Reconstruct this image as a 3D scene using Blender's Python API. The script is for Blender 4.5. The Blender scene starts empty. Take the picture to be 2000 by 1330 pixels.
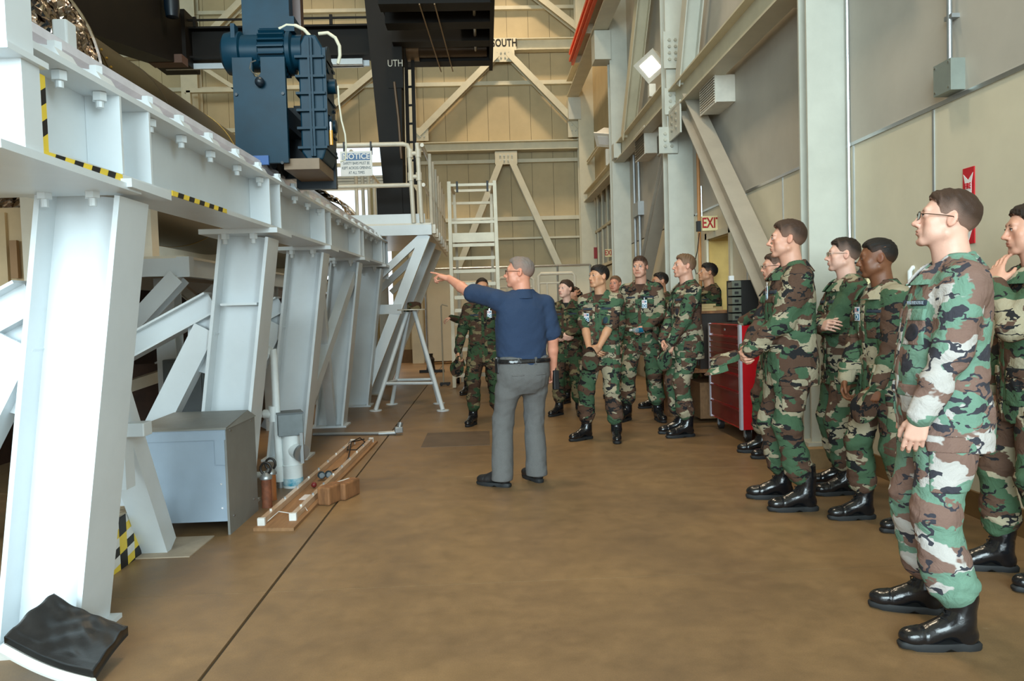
import bpy, math, random
import numpy as np
from mathutils import Matrix, Vector

# ------------------------------------------------------------------ camera
scn = bpy.context.scene
COL = scn.collection
R2D = math.radians


def setup_camera():
    cam = bpy.data.cameras.new('camera')
    cam.lens = 27.0
    cam.sensor_width = 36.0
    cam.clip_start = 0.05
    ob = bpy.data.objects.new('camera', cam)
    COL.objects.link(ob)
    yaw, pit, rol = R2D(1.9), R2D(2.35), 0.030
    F = Vector((math.sin(yaw) * math.cos(pit), math.cos(yaw) * math.cos(pit), -math.sin(pit)))
    R0 = Vector((math.cos(yaw), -math.sin(yaw), 0))
    U0 = R0.cross(F)
    U = U0 * math.cos(rol) + R0 * math.sin(rol)
    R = R0 * math.cos(rol) - U0 * math.sin(rol)
    m = Matrix((R, U, -F)).transposed().to_4x4()
    m.translation = (0, 0, 1.35)
    ob.matrix_world = m
    scn.camera = ob


setup_camera()

# ------------------------------------------------------------------ light
vs = scn.view_settings
vs.view_transform = 'Standard'
vs.look = 'None'
vs.gamma = 1.0
vs.use_curve_mapping = False
vs.exposure = 0.0

world = bpy.data.worlds.new('sky')
scn.world = world
world.use_nodes = True
_bg = world.node_tree.nodes['Background']
_bg.inputs['Color'].default_value = (0.80, 0.93, 1.0, 1)
_bg.inputs['Strength'].default_value = 1.6


def area_light(name, loc, target, sx, sy, power, color, spread=180):
    l = bpy.data.lights.new(name, 'AREA')
    l.shape = 'RECTANGLE'
    l.size, l.size_y = sx, sy
    l.energy = power
    l.color = color
    l.spread = R2D(spread)
    o = bpy.data.objects.new(name, l)
    COL.objects.link(o)
    o.location = loc
    o.rotation_euler = (Vector(target) - Vector(loc)).to_track_quat('-Z', 'Y').to_euler()
    return o


# daylight through the tall hangar door behind the camera
area_light('door_daylight', (-3.0, -12.0, 5.6), (-0.4, 9.0, 1.5), 11.0, 8.0, 4000, (0.76, 0.95, 1.0))
# added fill light behind the camera, through an opening cut into the right wall
area_light('side_fill', (8.5, -6.5, 4.2), (-1.5, 5.5, 1.6), 7.0, 6.0, 2000, (0.74, 0.95, 1.0))
# warm high-bay lamps under the roof
for _i, (_x, _y) in enumerate([(-0.5, 6.0), (-0.5, 11.5)]):
    area_light('high_bay_lamp', (_x, _y, 11.2), (_x, _y, 0), 1.2, 1.2, 170, (1.0, 0.82, 0.58), 125)

for _x, _p in ((0.65, 170), (-4.3, 80)):
    area_light('high_bay_lamp', (_x, 18.3, 11.8), (_x, 18.9, 0.0), 0.5, 0.5, _p, (1.0, 0.78, 0.54), 95)

# ------------------------------------------------------------------ helpers


def tag(o, label=None, cat=None, group=None, kind=None):
    if label:
        o['label'] = label
    if cat:
        o['category'] = cat
    if group:
        o['group'] = group
    if kind:
        o['kind'] = kind
    return o


def wloc(o):
    v = Vector((0, 0, 0))
    while o is not None:
        v += o.location
        o = o.parent
    return v


def empty(name, loc=(0, 0, 0), rz=0.0, label=None, cat=None, group=None, kind=None, parent=None):
    o = bpy.data.objects.new(name, None)
    o.empty_display_size = 0.1
    COL.objects.link(o)
    o.location = loc
    o.rotation_euler = (0, 0, rz)
    if parent:
        o.parent = parent
    return tag(o, label, cat, group, kind)


def frame(axis, up=(0, 0, 1)):
    a = Vector(axis).normalized()
    u = Vector(up)
    if abs(a.dot(u.normalized())) > 0.98:
        u = Vector((0, 1, 0)) if abs(a.y) < 0.9 else Vector((1, 0, 0))
    s = a.cross(u).normalized()
    v = s.cross(a).normalized()
    return a, s, v


class MB:
    """collects polygons; build() links them as one mesh object"""

    def __init__(s):
        s.v, s.f, s.m = [], [], []
        s.mi = 0

    def add(s, vs_, fs_):
        b = len(s.v)
        s.v += [tuple(p) for p in vs_]
        for f in fs_:
            s.f.append(tuple(b + i for i in f))
            s.m.append(s.mi)
        return s

    def box(s, c, size, rot=None, rz=0.0):
        hx, hy, hz = size[0] / 2, size[1] / 2, size[2] / 2
        pts = [Vector((x, y, z)) for x in (-hx, hx) for y in (-hy, hy) for z in (-hz, hz)]
        M = rot if rot is not None else Matrix.Rotation(rz, 3, 'Z')
        c = Vector(c)
        return s.add([M @ p + c for p in pts],
                     [(0, 1, 3, 2), (4, 6, 7, 5), (0, 4, 5, 1), (2, 3, 7, 6), (0, 2, 6, 4), (1, 5, 7, 3)])

    def bx(s, x0, x1, y0, y1, z0, z1):
        return s.box(((x0 + x1) / 2, (y0 + y1) / 2, (z0 + z1) / 2), (abs(x1 - x0), abs(y1 - y0), abs(z1 - z0)))

    def prism(s, prof, p0, p1, up=(0, 0, 1), cap=True):
        """extrude the 2-D outline prof (side, up) from p0 to p1"""
        a, sd, v = frame(Vector(p1) - Vector(p0), up)
        n = len(prof)
        r0 = [Vector(p0) + sd * x + v * y for x, y in prof]
        r1 = [Vector(p1) + sd * x + v * y for x, y in prof]
        fs_ = [(i, (i + 1) % n, n + (i + 1) % n, n + i) for i in range(n)]
        if cap:
            fs_ += [tuple(range(n - 1, -1, -1)), tuple(range(n, 2 * n))]
        return s.add(r0 + r1, fs_)

    def bar(s, p0, p1, w, h, up=(0, 0, 1)):
        return s.prism([(-w / 2, -h / 2), (w / 2, -h / 2), (w / 2, h / 2), (-w / 2, h / 2)], p0, p1, up)

    def ibeam(s, p0, p1, w, h, tf=0.02, tw=0.014, up=(0, 0, 1)):
        a, b, c = w / 2, h / 2, tw / 2
        return s.prism([(-a, -b), (a, -b), (a, -b + tf), (c, -b + tf), (c, b - tf), (a, b - tf), (a, b), (-a, b),
                        (-a, b - tf), (-c, b - tf), (-c, -b + tf), (-a, -b + tf)], p0, p1, up)

    def channel(s, p0, p1, w, h, t=0.012, up=(0, 0, 1)):
        """U section opening towards -side"""
        a, b = w / 2, h / 2
        return s.prism([(-a, -b), (a, -b), (a, b), (-a, b), (-a, b - t), (a - t, b - t), (a - t, -b + t), (-a, -b + t)],
                       p0, p1, up)

    def cyl(s, p0, p1, r, r1=None, n=12, cap=True):
        r1 = r if r1 is None else r1
        a, sd, v = frame(Vector(p1) - Vector(p0))
        cs = [(math.cos(2 * math.pi * i / n), math.sin(2 * math.pi * i / n)) for i in range(n)]
        A = [Vector(p0) + (sd * c + v * d) * r for c, d in cs]
        B = [Vector(p1) + (sd * c + v * d) * r1 for c, d in cs]
        fs_ = [(i, (i + 1) % n, n + (i + 1) % n, n + i) for i in range(n)]
        if cap:
            fs_ += [tuple(range(n - 1, -1, -1)), tuple(range(n, 2 * n))]
        return s.add(A + B, fs_)

    def tube(s, pts, r, n=8, close=False):
        pts = [Vector(p) for p in pts]
        m = len(pts)
        rings = []
        up = None
        for i, p in enumerate(pts):
            if close:
                t = pts[(i + 1) % m] - pts[i - 1]
            else:
                t = pts[min(i + 1, m - 1)] - pts[max(i - 1, 0)]
            t.normalize()
            if up is None:
                _, sd, up = frame(t)
            sd = t.cross(up).normalized()
            up = sd.cross(t).normalized()
            rr = r[i] if isinstance(r, (list, tuple)) else r
            rings.append([p + (sd * math.cos(2 * math.pi * k / n) + up * math.sin(2 * math.pi * k / n)) * rr for k in range(n)])
        vs_ = [q for R_ in rings for q in R_]
        fs_ = []
        for i in range(m if close else m - 1):
            j = (i + 1) % m
            for k in range(n):
                fs_.append((i * n + k, i * n + (k + 1) % n, j * n + (k + 1) % n, j * n + k))
        if not close:
            fs_ += [tuple(range(n - 1, -1, -1)), tuple(range((m - 1) * n, m * n))]
        return s.add(vs_, fs_)

    def lathe(s, prof, c, axis=(0, 0, 1), n=20):
        """prof: list of (radius, height) along axis from c"""
        a, sd, v = frame(axis)
        c = Vector(c)
        vs_ = []
        for r, h in prof:
            for k in range(n):
                t = 2 * math.pi * k / n
                vs_.append(c + a * h + (sd * math.cos(t) + v * math.sin(t)) * max(r, 1e-4))
        fs_ = []
        for i in range(len(prof) - 1):
            for k in range(n):
                fs_.append((i * n + k, i * n + (k + 1) % n, (i + 1) * n + (k + 1) % n, (i + 1) * n + k))
        fs_ += [tuple(range(n - 1, -1, -1)), tuple(range((len(prof) - 1) * n, len(prof) * n))]
        return s.add(vs_, fs_)

    def hexbolt(s, c, axis, r, h):
        return s.cyl(Vector(c), Vector(c) + Vector(axis).normalized() * h, r, n=6)

    def sphere(s, c, r, n=14, m=8, sc=(1, 1, 1)):
        vs_, fs_ = [], []
        for i in range(m + 1):
            ph = math.pi * i / m
            for k in range(n):
                t = 2 * math.pi * k / n
                rr = max(math.sin(ph), 1e-3)
                vs_.append((c[0] + r * sc[0] * rr * math.cos(t), c[1] + r * sc[1] * rr * math.sin(t), c[2] + r * sc[2] * math.cos(ph)))
        for i in range(m):
            for k in range(n):
                fs_.append((i * n + k, (i + 1) * n + k, (i + 1) * n + (k + 1) % n, i * n + (k + 1) % n))
        return s.add(vs_, fs_)

    def build(s, name, mat, parent=None, smooth=False, loc=None, bevel=0.0, local=False):
        me = bpy.data.meshes.new(name)
        base = Vector((0, 0, 0))
        if not local:
            if parent is not None:
                base = wloc(parent)
            elif loc is not None:
                base = Vector(loc)
        me.from_pydata([tuple(Vector(p) - base) for p in s.v], [], s.f)
        mats = mat if isinstance(mat, (list, tuple)) else [mat]
        for m in mats:
            me.materials.append(m)
        if len(mats) > 1:
            me.polygons.foreach_set('material_index', s.m)
        if smooth:
            me.polygons.foreach_set('use_smooth', [True] * len(me.polygons))
            try:
                me.set_sharp_from_angle(angle=R2D(38))
            except Exception:
                pass
        o = bpy.data.objects.new(name, me)
        COL.objects.link(o)
        if parent is not None:
            o.parent = parent
        elif loc is not None:
            o.location = loc
        if bevel > 0:
            b = o.modifiers.new('bevel', 'BEVEL')
            b.width = bevel
            b.segments = 2
            b.limit_method = 'ANGLE'
        return o


def copy_tree(o, parent=None):
    c = o.copy()
    COL.objects.link(c)
    if parent is not None:
        c.parent = parent
    for ch in list(o.children):
        copy_tree(ch, c)
    return c


def text_mesh(name, body, size, mat, parent, loc, right, up, extrude=0.0015, align='CENTER', sx=1.0, local=False, spacing=1.0, bold=0.0):
    """flat lettering built as real geometry; loc is the centre, right/up its directions"""
    cu = bpy.data.curves.new(name, 'FONT')
    cu.body = body
    cu.size = size
    cu.extrude = extrude
    cu.offset = bold * size
    cu.align_x = align
    cu.align_y = 'CENTER'
    cu.resolution_u = 3
    cu.space_character = spacing
    ob = bpy.data.objects.new(name, cu)
    COL.objects.link(ob)
    dg = bpy.context.evaluated_depsgraph_get()
    me = bpy.data.meshes.new_from_object(ob.evaluated_get(dg))
    bpy.data.objects.remove(ob)
    o = bpy.data.objects.new(name, me)
    COL.objects.link(o)
    r = Vector(right).normalized()
    u = Vector(up).normalized()
    nrm = r.cross(u)
    M = Matrix((r * sx, u, nrm)).transposed().to_4x4()
    base = Vector((0, 0, 0)) if (parent is None or local) else wloc(parent)
    M.translation = Vector(loc) - base
    me.transform(M)
    me.materials.clear()
    me.materials.append(mat)
    if parent is not None:
        o.parent = parent
    return o


# ------------------------------------------------------------------ materials
def new_mat(name):
    m = bpy.data.materials.new(name)
    m.use_nodes = True
    nt = m.node_tree
    return m, nt, nt.nodes['Principled BSDF']


def _n(nt, typ, **kw):
    n = nt.nodes.new(typ)
    for k, v in kw.items():
        if k in n.inputs:
            n.inputs[k].default_value = v
        else:
            setattr(n, k, v)
    return n


def mat(name, col, rough=0.5, metal=0.0, var=0.06, scale=6.0, bump=0.0, bscale=60.0, col2=None, spec=0.5, coat=0.0,
        spots=None, stretch=None, emit=0.0):
    m, nt, b = new_mat(name)
    L = nt.links.new
    tc = _n(nt, 'ShaderNodeTexCoord')
    src = tc.outputs['Object']
    if stretch:
        mp = _n(nt, 'ShaderNodeMapping')
        mp.inputs['Scale'].default_value = stretch
        L(src, mp.inputs['Vector'])
        src = mp.outputs['Vector']
    nz = _n(nt, 'ShaderNodeTexNoise', Scale=scale, Detail=5.0, Roughness=0.6)
    L(src, nz.inputs['Vector'])
    rmp = _n(nt, 'ShaderNodeValToRGB')
    c = np.array(col[:3])
    c2 = np.array(col2[:3]) if col2 is not None else c * (1 - var * 2)
    lo, hi = rmp.color_ramp.elements
    lo.position, hi.position = 0.32, 0.68
    lo.color = (*c2, 1)
    hi.color = (*np.clip(c * (1 + (var if col2 is None else 0)), 0, 1), 1)
    L(nz.outputs['Fac'], rmp.inputs['Fac'])
    out = rmp.outputs['Color']
    if spots:
        scol, sscale, thr = spots
        n2 = _n(nt, 'ShaderNodeTexNoise', Scale=sscale, Detail=6.0, Roughness=0.7)
        L(src, n2.inputs['Vector'])
        gt = _n(nt, 'ShaderNodeMapRange')
        gt.inputs['From Min'].default_value = thr
        gt.inputs['From Max'].default_value = thr + 0.04
        L(n2.outputs['Fac'], gt.inputs['Value'])
        mx = _n(nt, 'ShaderNodeMix', data_type='RGBA')
        L(gt.outputs['Result'], mx.inputs['Factor'])
        L(out, mx.inputs[6])
        mx.inputs[7].default_value = (*scol, 1)
        out = mx.outputs[2]
    L(out, b.inputs['Base Color'])
    b.inputs['Roughness'].default_value = rough
    b.inputs['Metallic'].default_value = metal
    b.inputs['Specular IOR Level'].default_value = spec
    if coat:
        b.inputs['Coat Weight'].default_value = coat
    if bump:
        n3 = _n(nt, 'ShaderNodeTexNoise', Scale=bscale, Detail=4.0)
        L(src, n3.inputs['Vector'])
        bp = _n(nt, 'ShaderNodeBump', Strength=bump, Distance=0.01)
        L(n3.outputs['Fac'], bp.inputs['Height'])
        L(bp.outputs['Normal'], b.inputs['Normal'])
    if emit:
        b.inputs['Emission Color'].default_value = (*c, 1)
        b.inputs['Emission Strength'].default_value = emit
    return m


def srgb(r, g, b):
    f = lambda x: (x / 255 / 12.92) if x <= 10 else ((x / 255 + 0.055) / 1.055) ** 2.4
    return (f(r), f(g), f(b))


def camo(name, tan, green, brown, black, scale=1.0, off=(0, 0, 0)):
    """woodland print: ragged blobs of three colours over tan, hard edged"""
    m, nt, b = new_mat(name)
    L = nt.links.new
    tc = _n(nt, 'ShaderNodeTexCoord')
    oi = _n(nt, 'ShaderNodeObjectInfo')
    ad = _n(nt, 'ShaderNodeVectorMath', operation='MULTIPLY_ADD')
    L(oi.outputs['Random'], ad.inputs[0])
    ad.inputs[1].default_value = (31.0, 17.0, 23.0)
    L(tc.outputs['Object'], ad.inputs[2])
    mp = _n(nt, 'ShaderNodeMapping')
    mp.inputs['Scale'].default_value = (scale, scale, scale * 1.55)
    mp.inputs['Rotation'].default_value = (0.35, 0.25, 0.1)
    mp.inputs['Location'].default_value = off
    L(ad.outputs['Vector'], mp.inputs['Vector'])
    # ragged domain warp
    wz = _n(nt, 'ShaderNodeTexNoise', Scale=16.0, Detail=2.0, Roughness=0.6)
    L(mp.outputs['Vector'], wz.inputs['Vector'])
    wm = _n(nt, 'ShaderNodeVectorMath', operation='MULTIPLY_ADD')
    L(wz.outputs['Color'], wm.inputs[0])
    wm.inputs[1].default_value = (0.085, 0.085, 0.085)
    L(mp.outputs['Vector'], wm.inputs[2])
    base = wm.outputs['Vector']

    def layer(prev, colr, sc, thr, loc, stretch):
        mm = _n(nt, 'ShaderNodeMapping')
        mm.inputs['Location'].default_value = loc
        mm.inputs['Scale'].default_value = stretch
        L(base, mm.inputs['Vector'])
        nz = _n(nt, 'ShaderNodeTexNoise', Scale=sc, Detail=1.2, Roughness=0.45)
        L(mm.outputs['Vector'], nz.inputs['Vector'])
        gt = _n(nt, 'ShaderNodeMapRange')
        gt.inputs['From Min'].default_value = thr
        gt.inputs['From Max'].default_value = thr + 0.012
        L(nz.outputs['Fac'], gt.inputs['Value'])
        mx = _n(nt, 'ShaderNodeMix', data_type='RGBA')
        L(gt.outputs['Result'], mx.inputs['Factor'])
        if prev is None:
            mx.inputs[6].default_value = (*tan, 1)
        else:
            L(prev, mx.inputs[6])
        mx.inputs[7].default_value = (*colr, 1)
        return mx.outputs[2]
    c = layer(None, brown, 5.6, 0.455, (3.1, 7.7, 1.3), (1, 1, 1.0))
    c = layer(c, green, 6.0, 0.515, (11.4, 2.9, 6.2), (1, 1, 1.1))
    # black twigs: thin ridges of a noise, broken up by another
    def noise(sc, loc, stretch):
        mm = _n(nt, 'ShaderNodeMapping')
        mm.inputs['Location'].default_value = loc
        mm.inputs['Scale'].default_value = stretch
        L(base, mm.inputs['Vector'])
        nz = _n(nt, 'ShaderNodeTexNoise', Scale=sc, Detail=1.5, Roughness=0.5)
        L(mm.outputs['Vector'], nz.inputs['Vector'])
        return nz.outputs['Fac']
    def math_(op, a, bb):
        q = _n(nt, 'ShaderNodeMath', operation=op)
        for i, w in enumerate((a, bb)):
            if isinstance(w, float):
                q.inputs[i].default_value = w
            else:
                L(w, q.inputs[i])
        return q.outputs[0]
    rid = math_('LESS_THAN', math_('ABSOLUTE', math_('SUBTRACT', noise(6.5, (5.5, 13.1, 9.7), (0.9, 0.9, 1.4)), 0.5), 0.0), 0.024)
    brk = math_('GREATER_THAN', noise(6.0, (1.5, 3.1, 19.7), (1, 1, 1.2)), 0.50)
    fac = math_('MAXIMUM', math_('MULTIPLY', rid, brk), math_('GREATER_THAN', noise(8.0, (8.5, 1.1, 4.7), (0.9, 0.9, 1.5)), 0.645))
    mx = _n(nt, 'ShaderNodeMix', data_type='RGBA')
    L(fac, mx.inputs['Factor'])
    L(c, mx.inputs[6])
    mx.inputs[7].default_value = (*black, 1)
    c = mx.outputs[2]
    # cloth weave and wear
    fn = _n(nt, 'ShaderNodeTexNoise', Scale=420.0, Detail=2.0)
    L(tc.outputs['Object'], fn.inputs['Vector'])
    hs = _n(nt, 'ShaderNodeHueSaturation')
    mr = _n(nt, 'ShaderNodeMapRange')
    mr.inputs['To Min'].default_value = 0.86
    mr.inputs['To Max'].default_value = 1.14
    L(fn.outputs['Fac'], mr.inputs['Value'])
    L(mr.outputs['Result'], hs.inputs['Value'])
    L(c, hs.inputs['Color'])
    L(hs.outputs['Color'], b.inputs['Base Color'])
    b.inputs['Roughness'].default_value = 0.85
    b.inputs['Specular IOR Level'].default_value = 0.2
    wr = _n(nt, 'ShaderNodeTexNoise', Scale=11.0, Detail=4.0, Roughness=0.62, Distortion=0.8)
    L(tc.outputs['Object'], wr.inputs['Vector'])
    bp = _n(nt, 'ShaderNodeBump', Strength=0.55, Distance=0.025)
    L(wr.outputs['Fac'], bp.inputs['Height'])
    L(bp.outputs['Normal'], b.inputs['Normal'])
    return m


def tint_mat(name, col, rough=0.5, bump=0.15, bscale=120.0, spec=0.4, sss=0.0):
    """material whose colour is multiplied by the mesh's own 'tint' colour attribute (lips, brows, stubble)"""
    m, nt, b = new_mat(name)
    L = nt.links.new
    at = _n(nt, 'ShaderNodeAttribute', attribute_name='tint')
    tc = _n(nt, 'ShaderNodeTexCoord')
    nz = _n(nt, 'ShaderNodeTexNoise', Scale=34.0, Detail=4.0)
    L(tc.outputs['Object'], nz.inputs['Vector'])
    mr = _n(nt, 'ShaderNodeMapRange')
    mr.inputs['To Min'].default_value = 0.9
    mr.inputs['To Max'].default_value = 1.08
    L(nz.outputs['Fac'], mr.inputs['Value'])
    mx = _n(nt, 'ShaderNodeMix', data_type='RGBA', blend_type='MULTIPLY')
    mx.inputs['Factor'].default_value = 1.0
    mx.inputs[6].default_value = (*col, 1)
    L(at.outputs['Color'], mx.inputs[7])
    hs = _n(nt, 'ShaderNodeHueSaturation')
    L(mr.outputs['Result'], hs.inputs['Value'])
    L(mx.outputs[2], hs.inputs['Color'])
    L(hs.outputs['Color'], b.inputs['Base Color'])
    b.inputs['Roughness'].default_value = rough
    b.inputs['Specular IOR Level'].default_value = spec
    if sss:
        b.inputs['Subsurface Weight'].default_value = sss
        b.inputs['Subsurface Radius'].default_value = (0.012, 0.005, 0.003)
    n3 = _n(nt, 'ShaderNodeTexNoise', Scale=bscale, Detail=3.0)
    L(tc.outputs['Object'], n3.inputs['Vector'])
    bp = _n(nt, 'ShaderNodeBump', Strength=bump, Distance=0.004)
    L(n3.outputs['Fac'], bp.inputs['Height'])
    L(bp.outputs['Normal'], b.inputs['Normal'])
    return m
# ------------------------------------------------------------------ bodies from distance fields


def smin(a, b, k):
    if k <= 0:
        return np.minimum(a, b)
    h = np.clip(0.5 + 0.5 * (b - a) / k, 0, 1)
    return b + (a - b) * h - k * h * (1 - h)


def smax(a, b, k):
    return -smin(-a, -b, k)


class Field:
    def __init__(s, lo, hi, h):
        s.lo = np.array(lo, np.float32)
        s.h = h
        s.n = np.ceil((np.array(hi) - s.lo) / h).astype(int) + 1
        s.D = np.full(s.n, 0.25, np.float32)
        s.ax = [s.lo[i] + h * np.arange(s.n[i], dtype=np.float32) for i in range(3)]

    def block(s, lo, hi):
        i0 = np.clip(np.floor((np.array(lo) - s.lo) / s.h).astype(int), 0, s.n - 1)
        i1 = np.clip(np.ceil((np.array(hi) - s.lo) / s.h).astype(int) + 1, 1, s.n)
        sl = tuple(slice(a, b) for a, b in zip(i0, i1))
        X = s.ax[0][sl[0]][:, None, None]
        Y = s.ax[1][sl[1]][None, :, None]
        Z = s.ax[2][sl[2]][None, None, :]
        return sl, X, Y, Z

    def put(s, lo, hi, fn, k=0.0, op='u'):
        m = k * 1.2 + 4 * s.h
        sl, X, Y, Z = s.block(np.array(lo) - m, np.array(hi) + m)
        if 0 in s.D[sl].shape:
            return
        d = fn(X, Y, Z)
        if op == 'u':
            s.D[sl] = smin(s.D[sl], d, k)
        elif op == 's':
            s.D[sl] = smax(s.D[sl], -d, k)
        else:
            s.D[sl] = smax(s.D[sl], d, k)

    def cone(s, a, b, ra, rb, k=0.0, op='u', T=None):
        if T is not None:
            a, b = T(a), T(b)
        a = np.array(a, np.float32)
        b = np.array(b, np.float32)
        r = max(ra, rb)
        ab = b - a
        q = float(ab @ ab) + 1e-9

        def fn(X, Y, Z):
            t = np.clip(((X - a[0]) * ab[0] + (Y - a[1]) * ab[1] + (Z - a[2]) * ab[2]) / q, 0, 1)
            return np.sqrt((X - a[0] - t * ab[0]) ** 2 + (Y - a[1] - t * ab[1]) ** 2 + (Z - a[2] - t * ab[2]) ** 2) - (ra + (rb - ra) * t)
        s.put(np.minimum(a, b) - r, np.maximum(a, b) + r, fn, k, op)

    def ell(s, c, r, k=0.0, op='u', M=None, T=None):
        """ellipsoid; M: 3x3 columns are its axes"""
        c = np.array(c, np.float32)
        if T is not None:
            c = T(c)
            M = T.M if M is None else T.M @ M
        R = max(r)

        def fn(X, Y, Z):
            x, y, z = X - c[0], Y - c[1], Z - c[2]
            if M is not None:
                x, y, z = (M[0, 0] * x + M[1, 0] * y + M[2, 0] * z, M[0, 1] * x + M[1, 1] * y + M[2, 1] * z, M[0, 2] * x + M[1, 2] * y + M[2, 2] * z)
            k0 = np.sqrt((x / r[0]) ** 2 + (y / r[1]) ** 2 + (z / r[2]) ** 2)
            k1 = np.sqrt((x / r[0] ** 2) ** 2 + (y / r[1] ** 2) ** 2 + (z / r[2] ** 2) ** 2) + 1e-6
            return k0 * (k0 - 1) / k1
        s.put(c - R, c + R, fn, k, op)

    def chain(s, pts, rad, k=0.0, T=None):
        for i in range(len(pts) - 1):
            s.cone(pts[i], pts[i + 1], rad[i], rad[i + 1], k, T=T)

    def trunk(s, rows, k=0.0, e=2.3, op='u'):
        """elliptic trunk: rows of (z, cx, cy, rx, ry), bottom to top"""
        A = np.array(rows, float)
        zz = np.linspace(A[0, 0], A[-1, 0], 90)
        sm = [catmull(A[:, 0], A[:, i], zz) for i in range(1, 5)]
        cx0 = A[:, 1]
        R = max(A[:, 3].max(), A[:, 4].max())

        def fn(X, Y, Z):
            z = Z.ravel()
            cx, cy, rx, ry = [np.interp(z, zz, q).astype(np.float32)[None, None, :] for q in sm]
            u = np.abs((X - cx) / rx)
            v = np.abs((Y - cy) / ry)
            d = ((u ** e + v ** e) ** (1 / e) - 1) * np.minimum(rx, ry)
            return np.maximum(d, np.maximum(A[0, 0] - Z, Z - A[-1, 0]))
        s.put((cx0.min() - R, A[:, 2].min() - R, A[0, 0]), (cx0.max() + R, A[:, 2].max() + R, A[-1, 0]), fn, k, op)

    def wrinkle(s, seed, amp, freq, zone=None, sl=None):
        """folds: push the surface by a few warped waves"""
        idx = np.nonzero(np.abs(s.D) < 0.03)
        if len(idx[0]) == 0:
            return
        P = np.stack([s.ax[i][idx[i]] for i in range(3)], 1)
        rg = np.random.RandomState(seed)
        w = np.zeros(len(P), np.float32)
        warp = np.sin(P @ rg.normal(0, 9, (3, 3)) + rg.uniform(0, 6, 3)) * 0.03
        Q = P + warp
        for _ in range(5):
            d = rg.normal(0, 1, 3) * np.array([0.7, 0.7, 1.25])
            d = d / np.linalg.norm(d) * freq * rg.uniform(0.6, 1.5)
            w += np.sin(Q @ d + rg.uniform(0, 6)) ** 3
        g = amp if zone is None else amp * zone(P)
        s.D[idx] += (w / 2.2 * g).astype(np.float32)

    def mesh(s, D=None, lo=None):
        return surface_nets(s.D if D is None else D, s.lo if lo is None else lo, s.h)

    def piece(s, lo, hi, off, cut=None, thick=0.008):
        """shell lying on this surface inside the box lo..hi"""
        sl, X, Y, Z = s.block(np.array(lo) - 2 * s.h, np.array(hi) + 2 * s.h)
        d = s.D[sl]
        b = np.maximum(np.maximum(np.maximum(lo[0] - X, X - hi[0]), np.maximum(lo[1] - Y, Y - hi[1])), np.maximum(lo[2] - Z, Z - hi[2]))
        e = np.maximum(np.maximum(d - off, -(d + thick)), b)
        if cut is not None:
            e = np.maximum(e, cut(X, Y, Z))
        o = np.array([s.ax[i][sl[i].start] for i in range(3)])
        return surface_nets(e.astype(np.float32), o, s.h)


def catmull(x, y, xs):
    m = np.gradient(y, x)
    i = np.clip(np.searchsorted(x, xs) - 1, 0, len(x) - 2)
    h = x[i + 1] - x[i]
    t = (xs - x[i]) / h
    return ((2 * t ** 3 - 3 * t ** 2 + 1) * y[i] + (t ** 3 - 2 * t ** 2 + t) * h * m[i] + (-2 * t ** 3 + 3 * t ** 2) * y[i + 1] + (t ** 3 - t ** 2) * h * m[i + 1])


_EDGES = [(0, 1), (2, 3), (4, 5), (6, 7), (0, 2), (1, 3), (4, 6), (5, 7), (0, 4), (1, 5), (2, 6), (3, 7)]
_CO = np.array([[(c >> 2) & 1, (c >> 1) & 1, c & 1] for c in range(8)], np.float32)


def surface_nets(D, lo, h):
    D = np.pad(D, 1, constant_values=0.2)
    S = D < 0
    n = D.shape
    cnt = np.zeros((n[0] - 1, n[1] - 1, n[2] - 1), np.uint8)
    for c in range(8):
        a, b, d = (c >> 2) & 1, (c >> 1) & 1, c & 1
        cnt += S[a:n[0] - 1 + a, b:n[1] - 1 + b, d:n[2] - 1 + d]
    act = np.nonzero((cnt > 0) & (cnt < 8))
    N = len(act[0])
    if N == 0:
        return np.zeros((0, 3)), np.zeros((0, 4), int)
    idx = np.full(cnt.shape, -1, np.int32)
    idx[act] = np.arange(N)
    val = np.stack([D[act[0] + ((c >> 2) & 1), act[1] + ((c >> 1) & 1), act[2] + (c & 1)] for c in range(8)], 1)
    acc = np.zeros((N, 3), np.float32)
    num = np.zeros(N, np.float32)
    for a, b in _EDGES:
        va, vb = val[:, a], val[:, b]
        x = (va < 0) != (vb < 0)
        t = np.where(x, va / np.where(x, va - vb, 1), 0)
        p = _CO[a] + (_CO[b] - _CO[a]) * t[:, None]
        acc += np.where(x[:, None], p, 0)
        num += x
    V = (np.stack(act, 1) + acc / num[:, None] - 1) * h + np.array(lo)
    quads = []
    for ax in range(3):
        o1, o2 = [(1, 2), (2, 0), (0, 1)][ax]
        a = [slice(None)] * 3
        b = [slice(None)] * 3
        a[ax] = slice(0, n[ax] - 1)
        b[ax] = slice(1, n[ax])
        e = np.nonzero(S[tuple(a)] != S[tuple(b)])
        e = np.stack(e, 1)
        ok = (e[:, o1] > 0) & (e[:, o2] > 0) & (e[:, o1] < n[o1] - 1) & (e[:, o2] < n[o2] - 1)
        e = e[ok]
        inside = S[tuple(e.T)]
        u = np.zeros(3, int)
        v = np.zeros(3, int)
        u[o1] = 1
        v[o2] = 1
        q = np.stack([idx[tuple((e - u - v).T)], idx[tuple((e - v).T)], idx[tuple(e.T)], idx[tuple((e - u).T)]], 1)
        q[~inside] = q[~inside][:, ::-1]
        quads.append(q)
    Q = np.concatenate(quads)
    return V, Q[(Q >= 0).all(1)]


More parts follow.
